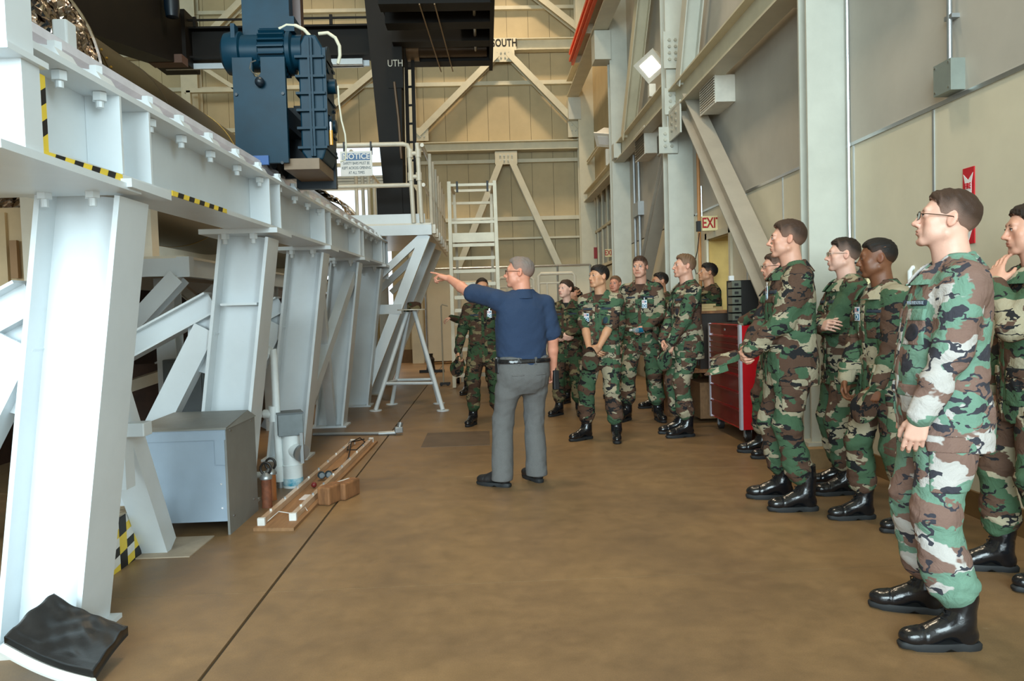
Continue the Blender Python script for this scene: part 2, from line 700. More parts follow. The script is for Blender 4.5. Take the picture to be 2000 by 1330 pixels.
def np_mesh(name, V, Q, mats, parent=None, smooth=True, tint=None, relax=0):
    V = np.asarray(V, np.float32)
    if relax and len(V):
        e = np.concatenate([Q[:, [0, 1]], Q[:, [1, 2]], Q[:, [2, 3]], Q[:, [3, 0]]])
        deg = np.bincount(e[:, 0], minlength=len(V)).astype(np.float32)
        for _ in range(relax):
            acc = np.stack([np.bincount(e[:, 0], V[e[:, 1], i], len(V)) for i in range(3)], 1)
            V = V * 0.45 + 0.55 * acc / np.maximum(deg, 1)[:, None]
        V = V.astype(np.float32)
    me = bpy.data.meshes.new(name)
    me.vertices.add(len(V))
    me.vertices.foreach_set('co', V.ravel())
    me.loops.add(Q.size)
    me.loops.foreach_set('vertex_index', Q.ravel().astype(np.int32))
    me.polygons.add(len(Q))
    me.polygons.foreach_set('loop_start', np.arange(0, Q.size, 4, dtype=np.int32))
    me.polygons.foreach_set('loop_total', np.full(len(Q), 4, np.int32))
    me.polygons.foreach_set('use_smooth', np.full(len(Q), smooth))
    me.update(calc_edges=True)
    for m in (mats if isinstance(mats, (list, tuple)) else [mats]):
        me.materials.append(m)
    if tint is not None:
        at = me.color_attributes.new('tint', 'FLOAT_COLOR', 'POINT')
        C = np.ones((len(V), 4), np.float32)
        C[:, :3] = tint
        at.data.foreach_set('color', C.ravel())
    o = bpy.data.objects.new(name, me)
    COL.objects.link(o)
    if parent is not None:
        o.parent = parent
    return o


class Tf:
    """local frame: columns of M are right, forward, up"""

    def __init__(s, M, o, sc=1.0):
        s.M = np.array(M, np.float32)
        s.o = np.array(o, np.float32)
        s.sc = sc

    def __call__(s, p):
        return s.M @ (np.array(p, np.float32) * s.sc) + s.o

    def inv(s, P):
        return (P - s.o) @ s.M / s.sc


def rot(yaw, pitch=0.0, roll=0.0):
    """yaw to the left (+), pitch up (+), roll to the right (+), degrees; columns right/forward/up"""
    y, p, r = R2D(yaw), R2D(pitch), R2D(roll)
    return np.array((Matrix.Rotation(y, 3, 'Z') @ Matrix.Rotation(p, 3, 'X') @ Matrix.Rotation(r, 3, 'Y')))


def nrm(v):
    v = np.array(v, float)
    return v / (np.linalg.norm(v) + 1e-9)


def ik(S, W, l1, l2, pole):
    S, W = np.array(S, float), np.array(W, float)
    d = W - S
    L = min(np.linalg.norm(d), (l1 + l2) * 0.995)
    u = nrm(d)
    W = S + u * L
    a = (l1 ** 2 - l2 ** 2 + L ** 2) / (2 * L)
    h = math.sqrt(max(l1 ** 2 - a ** 2, 0))
    p = np.array(pole, float)
    p = nrm(p - u * (p @ u))
    return S + u * a + p * h, W


FN = ((0.029, 0.088, 0.043, 0.026, 0.021), (0.010, 0.093, 0.047, 0.029, 0.022), (-0.010, 0.089, 0.044, 0.027, 0.021), (-0.028, 0.081, 0.034, 0.021, 0.018))


def hand(F, W, u, n, side, curl=(25, 25, 25, 25), thumb=0.5, s=1.0, spread=2.5):
    """palm, four jointed fingers and a thumb; u along the fingers, n out of the palm, side +1 right / -1 left"""
    u = nrm(u)
    n = nrm(np.array(n) - u * (np.array(n) @ u))
    l = np.cross(u, n) * side

    def P(a, b, c):
        return W + (l * a + u * b + n * c) * s
    for (a, b, *_r) in FN:
        F.cone(P(a * 0.55, 0.012, 0), P(a, b - 0.004, -0.001), 0.0150 * s, 0.0112 * s, 0.012)
    F.cone(P(0.018, 0.02, 0.008), P(0.024, 0.055, 0.010), 0.016 * s, 0.013 * s, 0.012)
    F.cone(P(-0.02, 0.02, 0.008), P(-0.024, 0.06, 0.006), 0.015 * s, 0.012 * s, 0.012)
    for i, (a, b, l1, l2, l3) in enumerate(FN):
        p = P(a, b, 0)
        ang = 0.0
        sp = R2D((1.5 - i) * spread)
        for j, (L, r) in enumerate(((l1, 0.0090), (l2, 0.0082), (l3, 0.0072))):
            c = curl[i]
            ang += R2D(c if j else c * 0.9)
            d = (u * math.cos(ang) + n * math.sin(ang)) * math.cos(sp) + l * math.sin(sp) * math.cos(ang)
            q = p + d * L * s
            rr = r * s * (0.9 if i == 3 else 1)
            F.cone(p, q, rr * 1.03, rr * 0.96, 0.0025)
            p = q
    t0 = P(0.022, 0.020, 0.010)
    t1 = P(0.044, 0.048, 0.016 + 0.012 * thumb)
    d2 = nrm(l * (0.55 - 0.5 * thumb) + u * 0.85 + n * (0.15 + 0.6 * thumb))
    t2 = t1 + d2 * 0.034 * s
    d3 = nrm(l * (0.3 - 0.6 * thumb) + u * 0.9 + n * (0.1 + 0.5 * thumb))
    t3 = t2 + d3 * 0.026 * s
    F.cone(t0, t1, 0.0155 * s, 0.0125 * s, 0.010)
    F.cone(t1, t2, 0.0112 * s, 0.0100 * s, 0.003)
    F.cone(t2, t3, 0.0100 * s, 0.0085 * s, 0.003)


def head_field(F, T, o):
    """skull, jaw, brow, sockets, nose, lips, ears in the head frame T"""
    w = o.get('jaw', 1.0)
    nl = o.get('nose', 1.0)
    F.ell((0, -0.020, 0.030), (0.0755, 0.0965, 0.084), 0.0, T=T)
    F.ell((0, 0.028, -0.020), (0.063, 0.060, 0.088), 0.025, T=T)
    for sx in (-1, 1):
        F.cone((sx * 0.054 * w, -0.002, -0.058), (sx * 0.022 * w, 0.068, -0.094), 0.020, 0.019, 0.02, T=T)
        F.ell((sx * 0.046, 0.055, -0.022), (0.021, 0.022, 0.020), 0.016, T=T)
        F.ell((sx * 0.040, 0.045, -0.055), (0.024, 0.030, 0.030), 0.02, T=T)
    F.ell((0, 0.076, -0.096), (0.020 * w, 0.017, 0.017), 0.014, T=T)
    F.cone((-0.036, 0.076, 0.027), (0.036, 0.076, 0.027), 0.0115, 0.0115, 0.016, T=T)
    for sx in (-1, 1):
        F.ell((sx * 0.0325, 0.104, 0.006), (0.020, 0.020, 0.0125), 0.010, 's', T=T)
        F.ell((sx * 0.0315, 0.0765, 0.0055), (0.0165, 0.0135, 0.0125), 0.004, T=T)
    F.cone((0, 0.083, 0.018), (0, 0.1055 * (0.93 + 0.07 * nl), -0.026), 0.0085, 0.0108, 0.010, T=T)
    F.ell((0, 0.1085 * (0.95 + 0.05 * nl), -0.030), (0.0115, 0.0125, 0.010), 0.006, T=T)
    for sx in (-1, 1):
        F.ell((sx * 0.0125, 0.098, -0.034), (0.008, 0.0115, 0.0078), 0.005, T=T)
    F.ell((0, 0.080, -0.060), (0.030, 0.016, 0.022), 0.014, T=T)
    F.ell((0, 0.0925, -0.0575), (0.023, 0.0085, 0.0058), 0.004, T=T)
    F.ell((0, 0.0905, -0.0685), (0.020, 0.0090, 0.0066), 0.004, T=T)
    F.cone((-0.024, 0.0945, -0.0630), (0.024, 0.0945, -0.0630), 0.0022, 0.0022, 0.003, 's', T=T)
    F.ell((0, 0.094, -0.083), (0.020, 0.008, 0.006), 0.010, 's', T=T)
    for sx in (-1, 1):
        M = rot(0) @ np.array(Matrix.Rotation(R2D(12), 3, 'X') @ Matrix.Rotation(R2D(sx * 18), 3, 'Z'))
        F.ell((sx * 0.0785, -0.012, -0.004), (0.0065, 0.019, 0.031), 0.004, M=M, T=T)
        F.ell((sx * 0.0850, -0.004, -0.003), (0.005, 0.010, 0.017), 0.004, 's', M=M, T=T)


def skin_tint(V, T, o):
    C = np.ones((len(V), 3), np.float32)
    q = T.inv(V)
    x, y, z = q[:, 0], q[:, 1], q[:, 2]
    near = (np.abs(z) < 0.14) & (np.abs(y) < 0.15) & (np.abs(x) < 0.11)

    def blend(wt, col):
        wt = np.clip(wt, 0, 1)[:, None] * near[:, None]
        C[:] = C * (1 - wt) + np.array(col, np.float32) * wt
    lips = np.exp(-((x / 0.021) ** 4 + ((z + 0.0630) / 0.0085) ** 4)) * (y > 0.078)
    cheek = np.exp(-(((np.abs(x) - 0.043) / 0.02) ** 2 + ((z + 0.03) / 0.02) ** 2)) * (y > 0.02)
    ear = (np.abs(x) > 0.078) * 0.6
    nose = np.exp(-((x / 0.014) ** 2 + ((z + 0.03) / 0.013) ** 2)) * (y > 0.095)
    beard = np.exp(-((z + 0.088) / 0.03) ** 2) * (y > 0.0)
    blend(cheek * 0.5, (1.05, 0.84, 0.80))
    blend(ear, (1.05, 0.80, 0.74))
    blend(nose * 0.5, (1.06, 0.84, 0.80))
    blend(beard * o.get('beard', 0.25), (0.72, 0.72, 0.74))
    blend(lips * 0.85, o.get('lips', (0.86, 0.52, 0.48)))
    return C


def hairline(x, y, z, o):
    """signed height above the hair's lower edge, head frame"""
    st = o.get('style', 'fade')
    front = o.get('front', 0.078)
    ky = [-0.13, -0.085, -0.045, -0.012, 0.012, 0.032, 0.052, 0.075, 0.13]
    kz = [-0.062, -0.052, -0.030, 0.020, 0.004, 0.010, front - 0.018, front, front + 0.004]
    if st == 'long':
        kz = [-0.080, -0.070, -0.050, 0.0, 0.010, 0.022, 0.048, front, front + 0.004]
    return z - np.interp(y, ky, kz)


def make_hair(root, T, o, m, h):
    F = Field((-0.11, -0.15, -0.11), (0.11, 0.13, 0.145), h)
    top = o.get('hair_top', 0.0095)
    side = o.get('side', 0.0042)
    F.ell((0, -0.020, 0.030), (0.0755 + side, 0.0965 + side * 1.3, 0.084 + top))
    F.ell((0, 0.028, -0.020), (0.063 + side, 0.060 + side, 0.088), 0.025)
    F.ell((0, 0.020, 0.060), (0.058 + top * 0.5, 0.066 + top * 0.35, 0.048 + top), 0.02)
    if o.get('style') == 'long':
        F.ell((0, -0.135, 0.000), (0.026, 0.024, 0.040), 0.012)
        if o.get('tail'):
            F.cone((0, -0.13, 0.0), (0, -0.125, -0.10), 0.022, 0.012, 0.01)
    sl, X, Y, Z = F.block((-1, -1, -1), (1, 1, 1))
    y = np.broadcast_to(Y, F.D.shape)
    ky = hairline(0, y, np.broadcast_to(Z, F.D.shape), o)
    jag = 0.003 * np.sin(X * 260 + Z * 140) * np.sin(Y * 230 + 1.0)
    thin = (0.0075 if o.get('style') != 'long' else 0.0025) * np.exp(-np.clip(ky, 0, 1) / 0.013)
    F.D = np.maximum(F.D + np.minimum(thin, top * 0.6), -(ky + jag)).astype(np.float32)
    rg = np.random.RandomState(int(o.get('seed', 1)))
    idx = np.nonzero(np.abs(F.D) < 0.01)
    P = np.stack([F.ax[i][idx[i]] for i in range(3)], 1)
    w = sum(np.sin(P @ rg.normal(0, 170, 3) + rg.uniform(0, 6)) for _ in range(4))
    F.D[idx] += (w * 0.0007 * np.clip(P[:, 2] * 18, 0.15, 1.6)).astype(np.float32)
    V, Q = F.mesh()
    hz = hairline(V[:, 0], V[:, 1], V[:, 2], o)
    f = np.clip(hz / o.get('fade', 0.095), 0, 1) ** 0.8
    fr_ = np.clip((V[:, 1] - 0.02) / 0.03, 0, 1) * np.clip((V[:, 2] - 0.035) / 0.02, 0, 1)
    f = np.maximum(f, fr_ * np.clip(hz / 0.004 + 0.3, 0, 1))
    f = np.clip(f + o.get('dense', 0.22), 0, 1)
    sk, hc = np.array(o['skin_rgb']), np.array(o['hair_rgb'])
    tint = sk[None] * np.array((0.94, 1.0, 1.02)) * (1 - f[:, None]) * 0.50 + hc[None] * f[:, None] + hc[None] * (1 - f[:, None]) * 0.30
    ob = np_mesh('hair', T(np.zeros(3)) + (V * T.sc) @ T.M.T, Q, m, root, tint=tint)
    return ob


def brows(root, T, o, m):
    mb = MB()
    for sx in (-1, 1):
        pts = [T((sx * x, y, z)) for x, y, z in ((0.013, 0.0890, 0.0235), (0.024, 0.0875, 0.0260), (0.036, 0.0815, 0.0262), (0.046, 0.0715, 0.0215))]
        mb.tube(pts, [0.0018, 0.0024, 0.0021, 0.0010], 6)
    return mb.build('eyebrows', m, root, smooth=True, local=True)


def eyes(root, T, mw, mi, mp, look=(0, 0)):
    for sx in (-1, 1):
        mb = MB()
        c = np.array((sx * 0.0316, 0.0798, 0.0052))
        d = nrm((math.sin(R2D(look[0])), 1, math.sin(R2D(look[1]))))
        a, s_, v_ = frame(tuple(d))
        n, R = 14, 0.0109
        rings = [(0, 2), (14, 2), (28, 1), (33, 0), (60, 0), (95, 0)]
        for i in range(len(rings) - 1):
            mb.mi = [2, 1, 1, 0, 0][i]
            t0, t1 = R2D(rings[i][0]), R2D(rings[i + 1][0])
            q = []
            for t in (t0, t1):
                for k in range(n):
                    ph = 2 * math.pi * k / n
                    p = Vector(c) + (a * math.cos(t) + (s_ * math.cos(ph) + v_ * math.sin(ph)) * math.sin(t)) * R
                    q.append(T(p))
            mb.add(q, [(k, (k + 1) % n, n + (k + 1) % n, n + k) for k in range(n)])
        mb.build('eye', [mw, mi, mp], root, smooth=True, local=True)
        ml = MB()
        pts = []
        for k in range(9):
            t = R2D(-62 + 124 * k / 8)
            pts.append(T(c + np.array((math.sin(t) * 0.0138, math.cos(t) * 0.0122 - 0.0005, 0.0050 - 0.0046 * abs(math.sin(t)) ** 2))))
        ml.tube(pts, 0.0021, 6)
        ml.build('eyelid', mp, root, smooth=True, local=True)


def glasses(root, T, m, mg, thick=0.0014):
    fr = MB()
    ln = MB()
    for sx in (-1, 1):
        c = np.array((sx * 0.0335, 0.1035, 0.001))
        ring = []
        for k in range(18):
            t = 2 * math.pi * k / 18
            x, z = math.cos(t), math.sin(t)
            ring.append(c + np.array((0.0255 * np.sign(x) * abs(x) ** 0.75, -0.0035 * abs(x * sx + 0.4), 0.0165 * np.sign(z) * abs(z) ** 0.75)))
        fr.tube([T(p) for p in ring], thick, 6, close=True)
        ln.add([T(p) for p in ring], [tuple(range(18))])
        e = c + np.array((sx * 0.0255, -0.005, 0.006))
        fr.tube([T(p) for p in (e, (sx * 0.074, 0.080, 0.008), (sx * 0.0815, 0.02, 0.008), (sx * 0.0835, -0.012, 0.006), (sx * 0.083, -0.03, -0.012))], thick * 1.15, 6)
    fr.tube([T(p) for p in ((-0.009, 0.103, 0.007), (0, 0.106, 0.009), (0.009, 0.103, 0.007))], thick, 6)
    g = fr.build('glasses', m, root, smooth=True, local=True)
    ln.build('lens', mg, g, local=True)
    return g


# ------------------------------------------------------------------ boots (one pair of meshes, shared by all)
def boot_meshes(mu, ms, ml, h=0.0055):
    F = Field((-0.07, -0.03, -0.01), (0.07, 0.31, 0.30), h)
    F.chain([(0, 0.055, 0.29), (0, 0.052, 0.20), (0, 0.055, 0.115)], [0.056, 0.054, 0.052], 0.02)
    F.cone((0, 0.038, 0.060), (0, 0.060, 0.115), 0.040, 0.050, 0.02)
    F.ell((0, 0.040, 0.050), (0.037, 0.045, 0.045), 0.02)
    F.cone((0, 0.075, 0.095), (0, 0.185, 0.055), 0.047, 0.038, 0.03)
    F.ell((0, 0.205, 0.048), (0.046, 0.075, 0.036), 0.02)
    F.ell((0, 0.235, 0.046), (0.041, 0.050, 0.034), 0.012)
    sl, X, Y, Z = F.block((-1, -1, -1), (1, 1, 1))
    F.D = np.maximum(F.D, np.maximum(0.020 - Z, Z - 0.285)).astype(np.float32)
    F.wrinkle(5, 0.0022, 60, lambda P: np.exp(-((P[:, 2] - 0.13) / 0.06) ** 2))
    # toe-cap seam
    r = np.abs(Y - 0.205 + (Z - 0.05) * 0.15 + 40 * X ** 2 * 0.05)
    F.D = np.where(np.abs(F.D) < 0.02, F.D + 0.0035 * np.exp(-(r / 0.005) ** 2) * (Z > 0.03), F.D).astype(np.float32)
    V, Q = F.mesh()
    up = np_mesh('boot', V, Q, mu)
    outline = []
    for k in range(36):
        t = 2 * math.pi * k / 36
        y = 0.136 - 0.150 * math.cos(t)
        wv = 0.0435 * (0.80 + 0.20 * math.sin((y - 0.06) / 0.25 * math.pi * 0.9)) if y > 0.06 else 0.041
        x = math.sin(t)
        outline.append((np.sign(x) * abs(x) ** 0.55 * wv, y))
    mb = MB()
    rows = [(1.0, 0.0), (1.02, 0.004), (1.03, 0.022), (0.98, 0.030)]
    n = len(outline)
    vs_ = []
    for sc, z in rows:
        for x, y in outline:
            zz = z
            if z < 0.01 and 0.085 < y < 0.115:
                zz = 0.012
            vs_.append((x * sc, 0.135 + (y - 0.135) * sc, zz + (0.006 if y > 0.25 and z < 0.01 else 0)))
    fs_ = [(i * n + k, i * n + (k + 1) % n, (i + 1) * n + (k + 1) % n, (i + 1) * n + k) for i in range(len(rows) - 1) for k in range(n)]
    fs_ += [tuple(range(n - 1, -1, -1)), tuple(range(3 * n, 4 * n))]
    mb.add(vs_, fs_)
    so = mb.build('sole', ms, None, smooth=True, local=True)
    la = MB()
    for i in range(8):
        z = 0.100 + 0.021 * i
        y = 0.155 - 0.028 * i if i < 2 else 0.112 - 0.001 * i
        yy = {0: 0.150, 1: 0.131, 2: 0.119}.get(i, 0.110)
        s_ = 1 if i % 2 else -1
        la.tube([(-0.026, yy - 0.010, z), (-0.010, yy + 0.001, z + 0.004 * s_), (0.010, yy + 0.001, z - 0.004 * s_), (0.026, yy - 0.010, z)], 0.0028, 5)
    lo = la.build('laces', ml, None, smooth=True, local=True)
    so.parent = up
    lo.parent = up
    return up


# ------------------------------------------------------------------ a whole person
def person(name, loc, yaw, label, o):
    """yaw: facing direction, degrees anticlockwise from +Y seen from above"""
    root = empty('person', loc, R2D(yaw), label, 'person', group=o.get('group'))
    s = o.get('H', 1.78) / 1.78
    h = o.get('h', 0.0055)
    wd = o.get('wide', 1.0)
    lean = o.get('lean', 0.0)          # forward shift of the shoulders
    sway = o.get('sway', 0.0)
    belly = o.get('belly', 0.0)
    MT = o['mats']

    def sh(z):
        t = max(0.0, min(1.0, (z - 0.95) / 0.5))
        return np.array((sway * t, lean * t, 0))
    # head frame
    hy, hp, hr = o.get('head', (0, 0, 0))
    hM = rot(hy, hp, hr)
    neck0 = (np.array((0, -0.025, 1.455)) + sh(1.45)) * s
    hc = (np.array((0, 0.0, 1.585)) + sh(1.5)) * s
    HT = Tf(hM, hc + hM @ np.array((0, 0.018, 0.072)) * s * 0.97, s * o.get('hs', 1.0))
    # arms
    arms = {}
    for sd, nm in ((1, 'R'), (-1, 'L')):
        a = o[nm]
        S = (np.array((sd * 0.172 * wd, -0.012, 1.425)) + sh(1.43) + np.array(a.get('sh', (0, 0, 0)))) * s
        W = np.array(a['w']) * s
        E, W = ik(S, W, 0.295 * s, 0.262 * s, a.get('pole', (sd * 0.6, -1, -0.2)))
        arms[nm] = (sd, S, E, W, a)
    # ---- skin: head, neck, shoulders and arms in one surface
    pts = [HT((0, 0, 0))] + [q for v in arms.values() for q in v[1:4]]
    lo = np.min(pts, 0) - 0.22
    hi = np.max(pts, 0) + 0.22
    lo[2] = min(lo[2], 1.2 * s)
    F = Field(lo, hi, h)
    head_field(F, HT, o)
    F.cone(neck0 - np.array((0, 0, 0.03)), HT((0, -0.022, -0.055)), 0.064 * s * o.get('neck', 1), 0.053 * s * o.get('neck', 1), 0.022)
    F.cone(HT((0, 0.02, -0.06)), neck0 + np.array((0, 0.02, -0.01)) * s, 0.034 * s, 0.045 * s, 0.025)
    for sd, S, E, W, a in arms.values():
        F.cone(neck0 - np.array((0, 0, 0.05)), S, 0.055 * s, 0.048 * s, 0.02)
        b = o.get('arm', 1.0)
        F.cone(S, E, 0.046 * s * b, 0.041 * s * b, 0.01)
        F.cone(E, E + (W - E) * 0.35, 0.040 * s * b, 0.040 * s * b, 0.012)
        F.cone(E + (W - E) * 0.35, W, 0.040 * s * b, 0.026 * s * b, 0.012)
        u = a.get('u', W - E)
        hand(F, W, u, a['n'], sd, a.get('curl', (22, 26, 30, 34)), a.get('thumb', 0.45), s * o.get('hand', 1.0))
    V, Q = F.mesh()
    body = np_mesh('body', V, Q, MT['skin'], root, tint=skin_tint(V, HT, o), relax=1)
    eyes(root, HT, MT['eye_white'], MT['iris'], MT['dark'], o.get('look', (0, 0)))
    if o.get('hair', True):
        make_hair(root, HT, o, MT['hair'], max(h * 0.9, 0.0042))
    brows(root, HT, o, MT['brow'])
    if o.get('glasses'):
        glasses(root, HT, MT[o['glasses']], MT['lens'], 0.0016)
    # ---- upper garment
    civ = o.get('civ')
    hem = (0.93 if civ else o.get('hem', 0.755)) * s
    bx = 1.0 + o.get('bulk', 0.0)
    rows = [(hem / s, 0.190, 0.142), (0.85, 0.189, 0.142), (0.95, 0.183, 0.138), (1.05, 0.178, 0.132), (1.20, 0.184, 0.130), (1.32, 0.190, 0.126), (1.40, 0.178, 0.110), (1.45, 0.135, 0.090), (1.485, 0.088, 0.074), (1.505, 0.070, 0.066)]
    if civ:
        rows = [(hem / s, 0.178, 0.128), (1.00, 0.182, 0.134), (1.08, 0.188, 0.138), (1.20, 0.192, 0.134), (1.32, 0.195, 0.126), (1.40, 0.180, 0.110), (1.45, 0.135, 0.090), (1.485, 0.086, 0.074), (1.51, 0.069, 0.066)]
    cyz = lambda z: np.interp(z, [0.7, 0.95, 1.15, 1.3, 1.4, 1.5], [0.0, 0.0, 0.006, 0.004, -0.006, -0.02]) + belly * np.exp(-((z - 1.05) / 0.16) ** 2)
    tr = []
    for z, rx, ry in rows:
        q = sh(z)
        g = belly * math.exp(-((z - 1.05) / 0.16) ** 2) * 0.6
        tr.append((z * s, q[0] * s, (q[1] + cyz(z)) * s, rx * wd * bx * s, (ry + g) * wd * bx * s))
    lo = np.min([v[1] for v in arms.values()] + [v[2] for v in arms.values()] + [v[3] for v in arms.values()], 0) - 0.17
    hi = np.max([v[1] for v in arms.values()] + [v[2] for v in arms.values()] + [v[3] for v in arms.values()], 0) + 0.17
    lo = np.minimum(lo, (-0.27 * wd, -0.24, hem - 0.02))
    hi = np.maximum(hi, (0.27 * wd, 0.27, 1.56 * s))
    hj = o.get('hj', h * 1.25)
    J = Field(lo, hi, hj)
    J.trunk(tr)
    rolled = o.get('rolled')
    for sd, S, E, W, a in arms.values():
        nb = np.array((sd * 0.05, -0.02, 1.462)) * s + sh(1.45) * s
        J.cone(nb, S + np.array((0, 0, -0.012)), 0.050 * s, 0.062 * s, 0.05)
        lift = max(0.0, nrm(E - S)[2] + 0.5)
        J.cone(S + (E - S) * 0.06, S + (E - S) * 0.5, 0.070 * s * bx, 0.067 * s * bx, 0.035)
        if civ:
            J.cone(S + (E - S) * 0.4, S + (E - S) * 0.80, 0.070 * s, 0.074 * s, 0.02)
        elif rolled:
            J.cone(S + (E - S) * 0.5, S + (E - S) * 0.82, 0.068 * s, 0.070 * s, 0.02)
            J.cone(S + (E - S) * 0.78, S + (E - S) * 0.92, 0.076 * s, 0.076 * s, 0.006)
        else:
            J.cone(S + (E - S) * 0.5, E, 0.068 * s * bx, 0.062 * s * bx, 0.03)
            J.cone(E, E + (W - E) * 0.45, 0.061 * s * bx, 0.058 * s * bx, 0.02)
            J.cone(E + (W - E) * 0.45, E + (W - E) * 0.86, 0.058 * s * bx, 0.049 * s * bx, 0.02)
            J.cone(E + (W - E) * 0.84, E + (W - E) * 0.97, 0.047 * s, 0.047 * s, 0.004)
    elb = [v[2] for v in arms.values()]
    arm_sh = [v[1] for v in arms.values()]

    def zone(P):
        g = np.full(len(P), 0.45 if civ else 0.6)
        for e in elb:
            g = g + 0.9 * np.exp(-(((P - e) ** 2).sum(1)) / 0.11 ** 2)
        for e in arm_sh:
            g = g + 0.4 * np.exp(-(((P - e) ** 2).sum(1)) / 0.12 ** 2)
        g = g + (0.5 * np.exp(-((P[:, 2] - 1.0 * s) / 0.09) ** 2))
        return g
    seed = o.get('seed', 1)
    J.wrinkle(seed, 0.0060 if civ else 0.0056, 30, zone)
    J.wrinkle(seed + 50, 0.0022, 75, zone)
    sl, X, Y, Z = J.block((-9, -9, -9), (9, 9, 9))
    nsh = sh(1.45) * s
    # neck opening: a cut around the neck and an open V in front
    vz = o.get('vneck', 1.375)
    wedge = np.maximum(np.abs(X - nsh[0]) - (Z - vz * s) * 0.50, 0.02 + nsh[1] - Y)
    neckcut = np.sqrt((X - neck0[0]) ** 2 + (Y - neck0[1] - 0.01) ** 2) - np.where(Z > 1.46 * s, 0.068 * s, 0.03)
    neckcut = np.maximum(neckcut, 1.45 * s - Z)
    hemcut = np.maximum(hem - Z, -1.0)
    core = J.D.copy()
    J.D = np.maximum(J.D, -np.maximum(wedge, -(J.D + 0.05))).astype(np.float32)
    J.D = np.maximum(J.D, -neckcut).astype(np.float32)
    V, Q = J.mesh()
    jk = np_mesh('polo_shirt' if civ else 'jacket', V, Q, MT['top'], root, relax=1)
    # undershirt in the V
    US = J
    keep = J.D
    J.D = core + 0.009
    V, Q = J.piece((nsh[0] - 0.075, 0.0 + nsh[1], (vz - 0.03) * s), (nsh[0] + 0.075, 0.20 + nsh[1], 1.475 * s), 0.0, thick=0.014)
    if len(V) and not civ:
        np_mesh('undershirt', V, Q, MT['undershirt'], root, relax=1)
    J.D = keep
    # collar
    C = Field((nsh[0] - 0.13, neck0[1] - 0.14, 1.40 * s), (nsh[0] + 0.13, neck0[1] + 0.17, 1.56 * s), min(hj, 0.006))
    sl, X, Y, Z = C.block((-9, -9, -9), (9, 9, 9))
    xr, yr = X - neck0[0], Y - neck0[1] - 0.012
    fwd = np.clip((yr + 0.06) / 0.15, 0, 1)
    flare = 0.072 * s + (1.525 * s - Z) * (0.66 if not civ else 0.35)
    q = np.sqrt(xr ** 2 + (yr * 0.95) ** 2)
    ztop = 1.527 * s - fwd * 0.045 * s
    zbot = 1.450 * s - fwd * 0.062 * s
    C.D = np.maximum(np.maximum(np.abs(q - flare) - 0.0062, Z - ztop), zbot - Z)
    C.D = np.maximum(C.D, -np.maximum(np.abs(xr) - 0.022 - np.clip(Z - 1.40 * s, 0, 1) * 0.55, -yr)).astype(np.float32)
    V, Q = C.mesh()
    np_mesh('collar', V, Q, MT['top'], root, relax=1)
    det = o.get('detail', 1)
    xc = nsh[0] * 0.8

    def stick(nm, x0, x1, z0, z1, off, m, parent=root, back=False, thick=0.007, cut=None):
        y0, y1 = (0.0, 0.35) if not back else (-0.35, 0.0)
        V, Q = J.piece((x0 * s + xc, y0 + nsh[1] * 0.6, z0 * s), (x1 * s + xc, y1, z1 * s), off, cut, thick)
        if len(V):
            return np_mesh(nm, V, Q, m, parent, relax=1)
    if not civ and det:
        stick('placket', -0.020, 0.020, hem / s + 0.004, vz - 0.005, 0.0035, MT['top'])
        for sx in (-1, 1):
            lims = sorted((sx * 0.045, sx * 0.150))
            p = stick('chest_pocket', lims[0], lims[1], 1.165, 1.285, 0.0045, MT['top'])
            stick('pocket_flap', lims[0] - 0.003, lims[1] + 0.003, 1.262, 1.308, 0.0085, MT['top'], p or root)
            lims = sorted((sx * 0.050, sx * 0.165))
            p = stick('hip_pocket', lims[0], lims[1], 0.835, 0.985, 0.005, MT['top'])
            stick('pocket_flap', lims[0] - 0.003, lims[1] + 0.003, 0.965, 1.012, 0.0095, MT['top'], p or root)
            stick('name_tape', *sorted((sx * 0.045, sx * 0.150)), 1.318, 1.342, 0.0045, MT['tape'])
        if o.get('patch'):
            sx = o['patch']
            cz, cxp = 1.215 * s, sx * 0.098 * s + xc
            rr = 0.036
            stick('squadron_patch', sx * 0.098 - 0.05, sx * 0.098 + 0.05, 1.16, 1.27, 0.0095, MT[o.get('patch_mat', 'patch')],
                  cut=lambda X, Y, Z: np.sqrt((X - cxp) ** 2 + (Z - cz) ** 2) - rr)
    if o.get('badge'):
        bxx, bz = o['badge']
        # where the cloth lies under the badge
        yy = 0.2
        ix = int((bxx * s - J.lo[0]) / J.h)
        for z_ in (bz,):
            iz = int((z_ * s - J.lo[2]) / J.h)
            colm = J.D[ix, :, iz]
            ins = np.nonzero(colm < 0)[0]
            if len(ins):
                yy = J.ax[1][ins[-1]]
        mb = MB()
        w_, t_ = 0.054 * s, 0.086 * s
        cx_, cz_ = bxx * s, bz * s
        yb = yy + 0.016
        mb.box((cx_, yb, cz_), (w_, 0.003, t_))
        bd = mb.build('visitor_badge', MT['badge_white'], root, local=True)
        m2 = MB().box((cx_, yb + 0.002, cz_ - t_ * 0.22), (w_ * 0.86, 0.002, t_ * 0.42))
        m2.build('blue_panel', MT['badge_blue'], bd, local=True)
        m3 = MB().cyl((cx_, yb + 0.002, cz_ - t_ * 0.22), (cx_, yb + 0.0045, cz_ - t_ * 0.22), w_ * 0.30, n=18)
        m3.build('emblem_ring', MT['badge_white'], bd, local=True)
        m3 = MB().cyl((cx_, yb + 0.002, cz_ - t_ * 0.22), (cx_, yb + 0.0055, cz_ - t_ * 0.22), w_ * 0.17, n=16)
        m3.build('emblem', MT['badge_blue'], bd, local=True)
        m4 = MB().box((cx_ - w_ * 0.22, yb + 0.002, cz_ + t_ * 0.30), (w_ * 0.36, 0.002, t_ * 0.2))
        m4.build('flag_canton', MT['badge_blue'], bd, local=True)
